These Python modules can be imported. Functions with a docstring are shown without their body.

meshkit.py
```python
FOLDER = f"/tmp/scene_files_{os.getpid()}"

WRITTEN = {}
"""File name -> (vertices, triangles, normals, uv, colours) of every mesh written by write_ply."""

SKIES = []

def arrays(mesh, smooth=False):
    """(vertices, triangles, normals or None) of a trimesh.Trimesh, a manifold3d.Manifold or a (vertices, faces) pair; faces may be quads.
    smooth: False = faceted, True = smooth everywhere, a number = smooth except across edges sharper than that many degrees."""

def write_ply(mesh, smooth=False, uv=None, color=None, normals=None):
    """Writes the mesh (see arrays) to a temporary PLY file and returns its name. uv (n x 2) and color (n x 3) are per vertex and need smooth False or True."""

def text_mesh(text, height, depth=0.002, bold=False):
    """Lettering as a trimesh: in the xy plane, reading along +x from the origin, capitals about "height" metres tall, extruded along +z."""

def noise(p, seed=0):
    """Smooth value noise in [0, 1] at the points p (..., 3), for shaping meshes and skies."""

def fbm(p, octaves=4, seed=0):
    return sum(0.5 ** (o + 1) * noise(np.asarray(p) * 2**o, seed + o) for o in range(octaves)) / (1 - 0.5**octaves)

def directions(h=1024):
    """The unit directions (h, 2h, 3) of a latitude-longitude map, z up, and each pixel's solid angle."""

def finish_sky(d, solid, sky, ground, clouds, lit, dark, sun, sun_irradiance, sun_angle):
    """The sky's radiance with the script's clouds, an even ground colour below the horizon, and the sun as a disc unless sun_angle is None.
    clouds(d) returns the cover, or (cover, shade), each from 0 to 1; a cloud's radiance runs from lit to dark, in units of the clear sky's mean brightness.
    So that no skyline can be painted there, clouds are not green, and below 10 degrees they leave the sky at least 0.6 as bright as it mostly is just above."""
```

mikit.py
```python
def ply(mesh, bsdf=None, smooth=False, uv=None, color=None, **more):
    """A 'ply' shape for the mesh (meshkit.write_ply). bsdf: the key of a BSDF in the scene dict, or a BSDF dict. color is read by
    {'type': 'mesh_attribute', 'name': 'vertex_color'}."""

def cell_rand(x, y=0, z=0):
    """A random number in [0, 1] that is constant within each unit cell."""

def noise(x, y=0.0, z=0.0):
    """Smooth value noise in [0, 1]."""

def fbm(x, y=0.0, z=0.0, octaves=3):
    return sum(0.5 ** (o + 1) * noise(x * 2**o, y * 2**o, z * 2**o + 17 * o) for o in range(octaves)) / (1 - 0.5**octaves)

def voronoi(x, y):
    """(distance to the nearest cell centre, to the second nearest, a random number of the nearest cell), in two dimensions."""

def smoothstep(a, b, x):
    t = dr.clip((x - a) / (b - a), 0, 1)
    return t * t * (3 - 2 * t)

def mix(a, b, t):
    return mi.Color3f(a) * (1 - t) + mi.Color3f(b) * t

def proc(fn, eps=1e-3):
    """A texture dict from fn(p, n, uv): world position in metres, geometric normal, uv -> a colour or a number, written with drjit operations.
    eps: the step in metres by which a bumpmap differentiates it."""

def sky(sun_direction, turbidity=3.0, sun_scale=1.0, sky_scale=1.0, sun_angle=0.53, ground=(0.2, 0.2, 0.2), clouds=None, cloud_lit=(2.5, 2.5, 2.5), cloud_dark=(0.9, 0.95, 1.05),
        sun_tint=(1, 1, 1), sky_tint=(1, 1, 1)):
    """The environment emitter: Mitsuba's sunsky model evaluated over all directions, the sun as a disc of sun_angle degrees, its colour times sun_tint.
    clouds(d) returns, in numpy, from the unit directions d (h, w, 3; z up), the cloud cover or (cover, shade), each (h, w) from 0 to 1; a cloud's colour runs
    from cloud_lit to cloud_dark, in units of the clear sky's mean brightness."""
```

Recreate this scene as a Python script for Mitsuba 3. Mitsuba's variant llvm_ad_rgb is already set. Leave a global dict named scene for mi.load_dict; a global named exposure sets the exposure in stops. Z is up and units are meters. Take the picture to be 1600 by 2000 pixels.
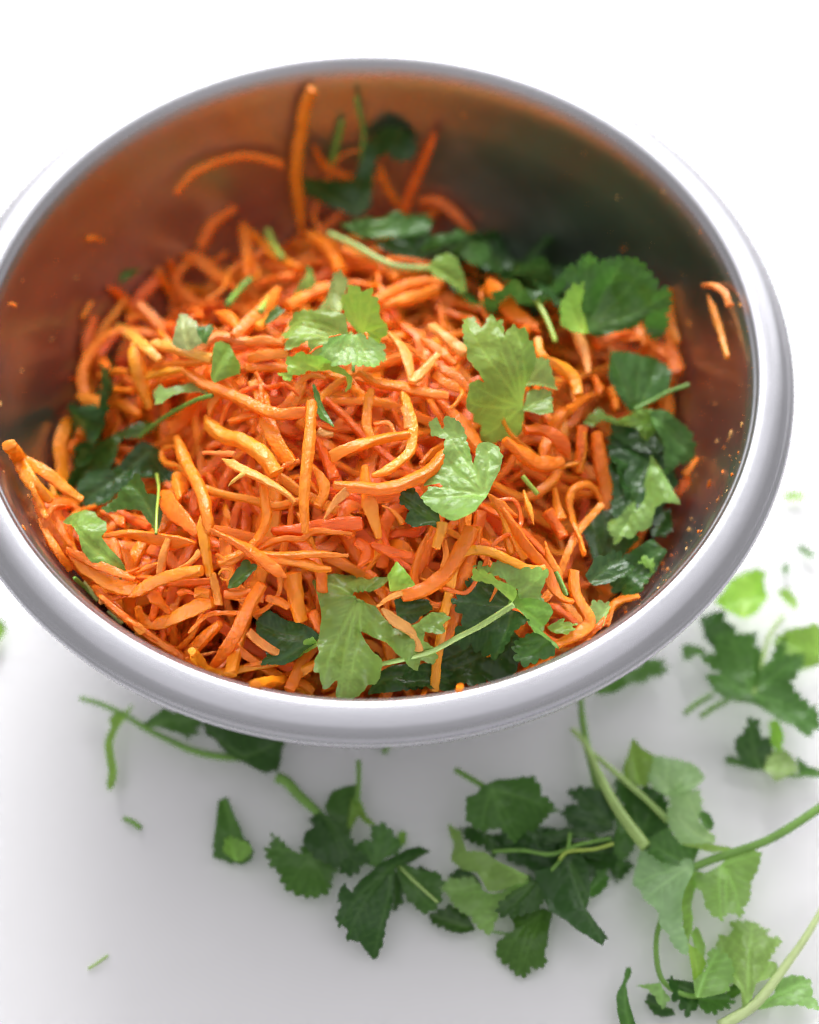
import math
import numpy as np
import trimesh
import shapely
from scipy.spatial import Delaunay
import drjit as dr
import mitsuba as mi
import mikit
import meshkit

T = mi.ScalarTransform4f
scene, labels = {}, {}

# ------------------------------------------------------------------ camera, light, exposure
scene['camera'] = {
    'type': 'thinlens',
    'to_world': T().look_at(origin=[0.0105, -0.2383, 0.40511], target=[0.0105, -0.0455, 0.078], up=[-0.021, 0.8613, 0.50766]),
    'fov': 26.785, 'fov_axis': 'x', 'aperture_radius': 0.0062, 'focus_distance': 0.381, 'near_clip': 0.02, 'far_clip': 20.0,
}
exposure = 0.44
# the room: dim walls all round, a pale lit ceiling high above, and the tall window behind the table
scene['room_light'] = {'type': 'constant', 'radiance': {'type': 'rgb', 'value': [0.38, 0.375, 0.384]}}
scene['ceiling_light'] = {
    'type': 'rectangle', 'to_world': T().translate([0.1, -0.1, 2.3]) @ T().rotate([1, 0, 0], 180) @ T().scale([1.9, 1.7, 1]),
    'emitter': {'type': 'area', 'radiance': {'type': 'rgb', 'value': [0.49, 0.483, 0.512]}}, 'bsdf': {'type': 'diffuse'},
}
labels['ceiling_light'] = {'label': 'pale lit ceiling high above the table, out of the picture', 'category': 'ceiling', 'kind': 'structure'}
scene['window_light'] = {
    'type': 'rectangle',
    'to_world': T().look_at(origin=[-0.22, 1.9, 1.25], target=[0.0, 0.0, 0.05], up=[0, 0, 1]) @ T().scale([0.62, 0.48, 1]),
    'emitter': {'type': 'area', 'radiance': {'type': 'rgb', 'value': [15.5, 15.5, 15.8]}}, 'bsdf': {'type': 'diffuse'},
}
labels['window_light'] = {'label': 'bright daylight window behind the table, out of the picture', 'category': 'window', 'kind': 'structure'}
scene['white_wall_light'] = {  # broad glowing panel added for an unseen white wall bright with daylight
    'type': 'rectangle',
    'to_world': T().look_at(origin=[0.1, 2.1, 1.15], target=[0.0, 0.0, 0.25], up=[0, 0, 1]) @ T().scale([2.1, 0.85, 1]),
    'emitter': {'type': 'area', 'radiance': {'type': 'rgb', 'value': [1.8, 1.8, 1.84]}}, 'bsdf': {'type': 'diffuse'},
}
labels['white_wall_light'] = {'label': 'wide sheer curtain glowing with daylight round the window, out of the picture', 'category': 'curtain', 'kind': 'structure'}

RIM = 0.078        # height of the bowl's rim above the table


# ------------------------------------------------------------------ materials
def speckle(p, n, uv):
    return 0.6 * mikit.fbm(p.x * 2600, p.y * 2600, p.z * 2600, 2) + 0.4 * mikit.noise(p.x * 900, p.y * 900, p.z * 900)


def vertex(name='vertex_color'):
    return {'type': 'mesh_attribute', 'name': name}


def wet_and_translucent(roughness, through, coat):
    # a wet skin over a sheet or strip that lets light through
    return {'type': 'blendbsdf', 'weight': through,
            'skin': {'type': 'twosided', 'b': {'type': 'principled', 'base_color': vertex(), 'roughness': roughness, 'specular': 0.38, 'clearcoat': coat, 'clearcoat_gloss': 0.85}},
            'inside': {'type': 'principledthin', 'base_color': vertex(), 'roughness': 0.6, 'spec_trans': 0.0, 'diff_trans': 2.0}}


scene['carrot_flesh'] = {'type': 'bumpmap', 'arbitrary': mikit.proc(speckle, 8e-5), 'scale': 0.00042, 'bsdf': wet_and_translucent(0.20, 0.24, 0.5)}


def leaf_relief(p, n, uv):
    return mikit.fbm(p.x * 700, p.y * 700, p.z * 700, 3)


scene['leaf_blade'] = {'type': 'bumpmap', 'arbitrary': mikit.proc(leaf_relief, 2e-4), 'scale': 0.00028, 'bsdf': wet_and_translucent(0.28, 0.48, 0.35)}
scene['stem_skin'] = {'type': 'principled', 'base_color': vertex(), 'roughness': 0.35, 'specular': 0.5}


def rim_rough(p, n, uv):
    return 0.07 + 0.09 * mikit.fbm(p.x * 60, p.y * 60, p.z * 60, 3)


scene['steel_satin'] = {'type': 'twosided', 'b': {'type': 'roughconductor', 'distribution': 'ggx', 'alpha': mikit.proc(rim_rough),
                        'eta': {'type': 'rgb', 'value': [2.5, 2.53, 2.34]}, 'k': {'type': 'rgb', 'value': [2.6, 2.6, 2.72]}}}


def wall_rough(p, n, uv):
    # spun steel: fine rings that follow the height, and dried smears of dressing
    return 0.045 + 0.035 * mikit.noise(p.z * 9000, 0.5, 0.5) + 0.06 * mikit.smoothstep(0.5, 0.8, mikit.fbm(p.x * 45, p.y * 45, p.z * 45, 3))


STEEL = {'eta': {'type': 'rgb', 'value': [2.5, 2.55, 2.35]}, 'k': {'type': 'rgb', 'value': [2.6, 2.6, 2.7]}}
scene['steel_spun'] = {'type': 'twosided', 'b': {'type': 'blendbsdf', 'weight': 0.10,
                       'clean': {'type': 'roughconductor', 'distribution': 'ggx', 'alpha': mikit.proc(wall_rough), **STEEL},
                       'dull': {'type': 'roughconductor', 'distribution': 'ggx', 'alpha': 0.42, **STEEL}}}


def table_relief(p, n, uv):
    a = mikit.noise((p.x * 0.8 + p.y * 0.6) * 3000, (p.y * 0.8 - p.x * 0.6) * 14, 0.3)
    return 0.5 * mikit.fbm(p.x * 900, p.y * 900, 0.0, 3) + 0.8 * mikit.smoothstep(0.93, 0.99, a)


scene['white_board'] = {'type': 'bumpmap', 'arbitrary': mikit.proc(table_relief, 1e-4), 'scale': 0.00011,
                        'bsdf': {'type': 'principled', 'base_color': {'type': 'rgb', 'value': [0.72, 0.712, 0.712]}, 'roughness': 0.42, 'specular': 0.5}}

# ------------------------------------------------------------------ the tabletop
top = trimesh.creation.box([2.4, 2.1, 0.03])
top.apply_translation([0, 0.25, -0.015])
scene['tabletop'] = mikit.ply(top, 'white_board')
labels['tabletop'] = {'label': 'plain white tabletop under the bowl', 'category': 'tabletop', 'kind': 'structure'}


# ------------------------------------------------------------------ helpers
def number(name):
    key, k = name, 0
    while key in scene or key in labels:
        k += 1
        key = '%s_%03d' % (name, k)
    return key


def part(root, name):
    key, k = '%s__%s' % (root, name), 0
    while key in scene:
        k += 1
        key = '%s__%s_%03d' % (root, name, k)
    return key


def spin(profile, n=256):
    """a surface of revolution about z from (r, z) pairs, with its joint closed"""
    a = np.arange(n) * 2 * np.pi / n
    p = np.asarray(profile, float)
    v = np.stack([p[:, :1] * np.cos(a), p[:, :1] * np.sin(a), np.repeat(p[:, 1:], n, 1)], -1).reshape(-1, 3)
    m = len(p)
    i, j = np.meshgrid(np.arange(m - 1), np.arange(n), indexing='ij')
    q = np.stack([i * n + j, i * n + (j + 1) % n, (i + 1) * n + (j + 1) % n, (i + 1) * n + j], -1).reshape(-1, 4)
    return trimesh.Trimesh(v, np.vstack([q[:, [0, 1, 2]], q[:, [0, 2, 3]]]), process=False)


def catmull(pts, step):
    """a smooth curve through the points, resampled at even steps"""
    p = np.asarray(pts, float)
    if len(p) == 2:
        p = np.array([p[0], p.mean(0), p[1]])
    e = np.vstack([2 * p[0] - p[1], p, 2 * p[-1] - p[-2]])
    out = []
    for k in range(len(p) - 1):
        a, b, c, d = e[k:k + 4]
        t = np.linspace(0, 1, 14, endpoint=False)[:, None]
        out.append(0.5 * (2 * b + (c - a) * t + (2 * a - 5 * b + 4 * c - d) * t**2 + (3 * b - a - 3 * c + d) * t**3))
    c = np.vstack(out + [p[-1:]])
    s = np.r_[0, np.cumsum(np.linalg.norm(np.diff(c, axis=0), axis=1))]
    n = max(5, int(s[-1] / step))
    u = np.linspace(0, s[-1], n)
    return np.stack([np.interp(u, s, c[:, k]) for k in range(3)], 1)


# ------------------------------------------------------------------ the bowl
INNER = np.array([(0.0005, -0.076), (0.035, -0.076), (0.048, -0.073), (0.062, -0.063), (0.073, -0.049), (0.081, -0.033), (0.0862, -0.016), (0.0884, -0.0062), (0.0892, -0.0034), (0.0901, -0.0015), (0.0908, -0.0008)])
RIMP = np.array([(0.0892, -0.0034), (0.0901, -0.0015), (0.0908, -0.0008), (0.0912, -0.0002), (0.0919, 0.00025), (0.0930, 0.0004), (0.0948, 0.0002), (0.0966, -0.0004), (0.0976, -0.0010), (0.0984, -0.0016), (0.0989, -0.0021), (0.0993, -0.0023), (0.0997, -0.0026), (0.1000, -0.0031), (0.1001, -0.0037), (0.0998, -0.0043), (0.0990, -0.0048), (0.0978, -0.0049), (0.0960, -0.0046), (0.0940, -0.0043)])
OUTER = np.array([(0.0940, -0.0043), (0.0918, -0.0052), (0.0905, -0.0075), (0.0877, -0.0175), (0.0822, -0.0345), (0.0742, -0.0506), (0.0630, -0.0650), (0.0487, -0.0750), (0.035, -0.078), (0.0005, -0.078)])


def smooth_profile(p, step):
    q = catmull(np.c_[p, np.zeros(len(p))], step)
    return q[:, :2] + [0, RIM]


BOWL = 'steel_mixing_bowl'
wall = smooth_profile(INNER[:-2], 0.0008)
scene[BOWL + '__body'] = mikit.ply(trimesh.util.concatenate([spin(wall), spin(smooth_profile(OUTER, 0.001))]), 'steel_spun', smooth=40)
scene[BOWL + '__rim'] = mikit.ply(spin(smooth_profile(RIMP, 0.0003)), 'steel_satin', smooth=60)
labels[BOWL] = {'label': 'round stainless steel mixing bowl full of carrot salad on the white tabletop', 'category': 'bowl'}


def wall_r(z):
    return np.interp(np.asarray(z) - RIM, INNER[:, 1] + np.arange(len(INNER)) * 1e-9, INNER[:, 0])


def wall_z(r):
    return np.interp(r, INNER[:, 0], INNER[:, 1]) + RIM


def keep_inside(p, gap):
    """pushes points that would pierce the bowl back inside it"""
    p = np.array(p)
    p[:, 2] = np.maximum(p[:, 2], RIM - 0.076 + gap)
    gap = gap + 0.0026 * np.clip((p[:, 2] - RIM + 0.016) / 0.012, 0, 1)
    r = np.hypot(p[:, 0], p[:, 1])
    lim = np.where(p[:, 2] < RIM - 0.0005, wall_r(np.minimum(p[:, 2], RIM - 0.001)) - gap, 1.0)
    f = np.minimum(1, lim / np.maximum(r, 1e-9))
    p[:, :2] *= f[:, None]
    return p


SALAD_TOP = np.array([[79.5,79.5,79.5,79.5,79.5,79.5,79.5,79.5,79.5,79.5,79.5,79.5,79.5,78.7,78.1,77.8,78.1,78.7,79.5,79.5,79.5,79.5,79.5,79.5,79.5,79.5,79.5,79.5,79.5,79.5,79.5],[79.5,79.5,79.5,79.5,79.5,79.5,79.5,79.5,79.5,79.4,76.1,68.7,62.5,59.1,57.0,56.3,57.0,59.1,62.5,68.7,76.1,79.4,79.5,79.5,79.5,79.5,79.5,79.5,79.5,79.5,79.5],[79.5,79.5,79.5,79.5,79.5,79.5,79.5,79.5,74.0,66.2,65.6,59.9,53.1,47.3,43.4,41.3,41.0,42.3,44.6,48.5,54.9,62.5,74.0,79.5,79.5,79.5,79.5,79.5,79.5,79.5,79.5],[79.5,79.5,79.5,79.5,79.5,79.5,77.8,65.0,62.3,63.7,61.9,56.2,49.6,44.6,42.3,42.5,43.3,42.6,40.3,37.4,40.5,45.5,54.2,65.0,77.8,79.5,79.5,79.5,79.5,79.5,79.5],[79.5,79.5,79.5,79.5,79.5,76.1,60.5,59.1,61.2,60.4,57.2,51.7,45.8,42.1,42.5,45.8,48.8,48.2,45.1,41.2,37.9,35.5,41.0,48.5,60.5,76.1,79.5,79.5,79.5,79.5,79.5],[79.5,79.5,79.5,79.5,76.1,59.1,57.3,61.8,61.5,58.6,54.3,49.0,44.1,41.9,45.9,52.4,56.5,54.6,49.8,44.6,40.5,37.7,36.0,38.2,45.9,59.1,76.1,79.5,79.5,79.5,79.5],[79.5,79.5,79.5,77.8,60.5,54.0,62.0,64.6,62.5,58.5,54.1,49.7,46.5,47.4,52.9,59.7,62.7,59.6,53.7,47.4,42.5,39.7,37.9,36.6,37.2,45.9,60.5,77.8,79.5,79.5,79.5],[79.5,79.5,79.5,65.0,48.5,59.0,65.7,67.0,64.5,60.3,56.9,54.0,52.9,55.3,60.6,65.9,66.6,63.0,56.9,50.1,45.0,42.0,40.1,38.6,37.3,38.2,48.5,65.0,79.5,79.5,79.5],[79.5,79.5,74.0,54.2,52.9,63.0,68.5,69.3,67.4,64.4,61.9,60.3,60.5,63.0,66.9,69.7,69.1,65.4,59.6,53.4,48.3,44.8,42.5,40.8,39.4,37.7,41.0,54.2,74.0,79.5,79.5],[79.5,79.4,62.5,45.5,57.5,66.2,70.1,71.1,70.3,68.8,67.4,66.6,67.0,69.0,71.4,72.2,70.7,67.0,61.8,56.3,51.3,47.5,44.9,43.0,41.4,39.6,37.0,45.5,62.5,79.4,79.5],[79.5,76.1,54.9,50.4,59.8,66.8,70.2,71.9,72.5,72.5,72.0,71.5,71.7,72.7,73.8,73.5,71.6,68.1,63.5,58.6,53.9,50.1,47.2,45.2,43.5,41.4,38.9,40.5,54.9,76.1,79.5],[79.5,68.7,48.5,53.2,60.3,65.9,69.2,72.0,73.8,74.8,75.1,74.6,74.3,74.4,74.6,74.0,72.0,68.8,64.7,60.2,56.0,52.4,49.6,47.4,45.4,43.3,40.7,37.5,48.5,68.7,79.5],[79.5,62.5,45.9,53.0,60.0,65.3,69.2,72.2,74.4,75.7,76.1,75.9,75.5,75.1,74.9,74.0,72.1,69.1,65.4,61.4,57.6,54.2,51.5,49.3,47.3,45.0,42.4,39.0,44.6,62.5,79.5],[78.7,59.1,45.9,52.4,59.7,65.4,69.5,72.5,74.5,75.7,76.1,76.1,75.8,75.5,75.0,74.0,72.1,69.2,65.8,62.1,58.6,55.5,53.0,50.8,48.8,46.4,43.7,40.3,42.3,59.1,78.7],[78.1,57.0,47.2,53.3,59.9,65.6,69.9,72.8,74.5,75.3,75.5,75.7,75.7,75.4,75.0,73.9,71.9,69.1,65.9,62.4,59.1,56.2,53.9,51.9,49.8,47.3,44.4,40.9,41.0,57.0,78.1],[77.8,56.3,48.9,54.6,60.5,65.8,70.1,72.8,74.2,74.8,74.9,75.1,75.2,75.0,74.5,73.4,71.4,68.8,65.8,62.5,59.3,56.6,54.4,52.4,50.3,47.6,44.2,40.3,40.5,56.3,77.8],[78.1,57.0,50.4,55.6,60.7,65.5,69.6,72.4,73.9,74.5,74.6,74.6,74.5,74.1,73.5,72.4,70.7,68.3,65.5,62.3,59.2,56.4,54.2,52.2,50.1,47.2,43.2,38.7,41.0,57.0,78.1],[78.7,59.1,51.1,55.6,60.0,64.7,68.9,71.8,73.4,74.0,74.1,74.0,73.6,73.1,72.4,71.4,69.9,67.8,65.1,62.0,58.7,55.7,53.1,51.1,49.1,45.9,41.2,36.1,42.3,59.1,78.7],[79.5,62.5,50.3,53.8,58.4,63.6,68.1,71.2,72.8,73.3,73.3,73.1,72.7,72.1,71.5,70.6,69.2,67.2,64.6,61.5,58.0,54.4,51.2,48.7,46.5,43.0,38.0,32.9,44.6,62.5,79.5],[79.5,68.7,48.5,50.6,56.6,62.8,67.7,70.6,71.9,72.2,72.0,71.8,71.6,71.3,70.8,69.9,68.5,66.7,64.3,61.2,57.5,53.1,48.8,45.6,42.6,38.7,34.0,36.3,48.5,68.7,79.5],[79.5,76.1,54.9,51.2,56.6,62.8,67.3,69.6,70.5,70.3,69.8,69.8,70.1,70.2,69.9,69.1,67.8,66.1,63.9,61.1,57.5,52.8,47.2,43.1,39.2,34.9,30.2,40.5,54.9,76.1,79.5],[79.5,79.4,62.5,52.5,57.2,62.3,65.9,67.5,68.0,67.5,66.6,67.0,68.0,68.8,68.8,67.9,66.7,65.1,63.2,60.8,57.6,53.6,47.6,41.7,36.9,32.5,34.9,45.5,62.5,79.4,79.5],[79.5,79.5,74.0,54.2,56.1,59.8,62.4,63.6,63.4,62.4,61.5,62.8,65.3,67.0,67.1,66.1,64.9,63.7,62.1,59.9,56.8,52.3,46.3,40.2,35.4,31.7,41.0,54.2,74.0,79.5,79.5],[79.5,79.5,79.5,65.0,53.4,56.0,58.2,59.1,57.6,54.4,54.3,57.6,61.8,64.5,64.4,63.3,62.4,61.6,60.5,58.5,55.2,50.4,44.3,38.6,34.5,38.2,48.5,65.0,79.5,79.5,79.5],[79.5,79.5,79.5,77.8,60.5,52.0,54.1,56.0,54.5,48.5,48.5,52.3,56.9,60.0,59.7,59.3,59.1,59.0,58.4,56.9,53.7,48.8,43.1,37.9,37.2,45.9,60.5,77.8,79.5,79.5,79.5],[79.5,79.5,79.5,79.5,76.1,59.1,51.2,53.5,53.6,48.4,46.2,48.1,50.7,52.3,53.3,54.5,55.5,56.0,55.9,54.8,51.9,47.4,42.3,38.2,45.9,59.1,76.1,79.5,79.5,79.5,79.5],[79.5,79.5,79.5,79.5,79.5,76.1,60.5,49.8,49.0,46.0,44.7,45.8,46.8,46.5,48.3,50.7,52.3,53.1,53.1,52.1,49.5,45.7,41.4,48.5,60.5,76.1,79.5,79.5,79.5,79.5,79.5],[79.5,79.5,79.5,79.5,79.5,79.5,77.8,65.0,54.2,45.5,43.9,45.5,47.3,48.0,48.3,49.4,50.4,50.8,50.6,49.4,47.2,45.5,54.2,65.0,77.8,79.5,79.5,79.5,79.5,79.5,79.5],[79.5,79.5,79.5,79.5,79.5,79.5,79.5,79.5,74.0,62.5,54.9,48.5,48.9,50.5,49.9,49.6,49.5,49.2,48.6,48.5,54.9,62.5,74.0,79.5,79.5,79.5,79.5,79.5,79.5,79.5,79.5],[79.5,79.5,79.5,79.5,79.5,79.5,79.5,79.5,79.5,79.4,76.1,68.7,62.5,59.1,57.0,56.3,57.0,59.1,62.5,68.7,76.1,79.4,79.5,79.5,79.5,79.5,79.5,79.5,79.5,79.5,79.5],[79.5,79.5,79.5,79.5,79.5,79.5,79.5,79.5,79.5,79.5,79.5,79.5,79.5,78.7,78.1,77.8,78.1,78.7,79.5,79.5,79.5,79.5,79.5,79.5,79.5,79.5,79.5,79.5,79.5,79.5,79.5]]) / 1000
HOLES = [[-0.0591, -0.0115, 0.0123], [0.0251, -0.0694, 0.0156], [0.0572, -0.0432, 0.0123], [0.0669, -0.0138, 0.0143], [0.009, -0.075, 0.0078], [0.0373, 0.0615, 0.0104], [-0.0237, -0.047, 0.0031], [0.0154, -0.0561, 0.0052], [0.0017, -0.0551, 0.0039], [-0.0145, -0.0218, 0.0036], [0.0525, 0.0306, 0.0052], [-0.0545, 0.0394, 0.0078], [0.0389, -0.0314, 0.0032]]
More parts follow.
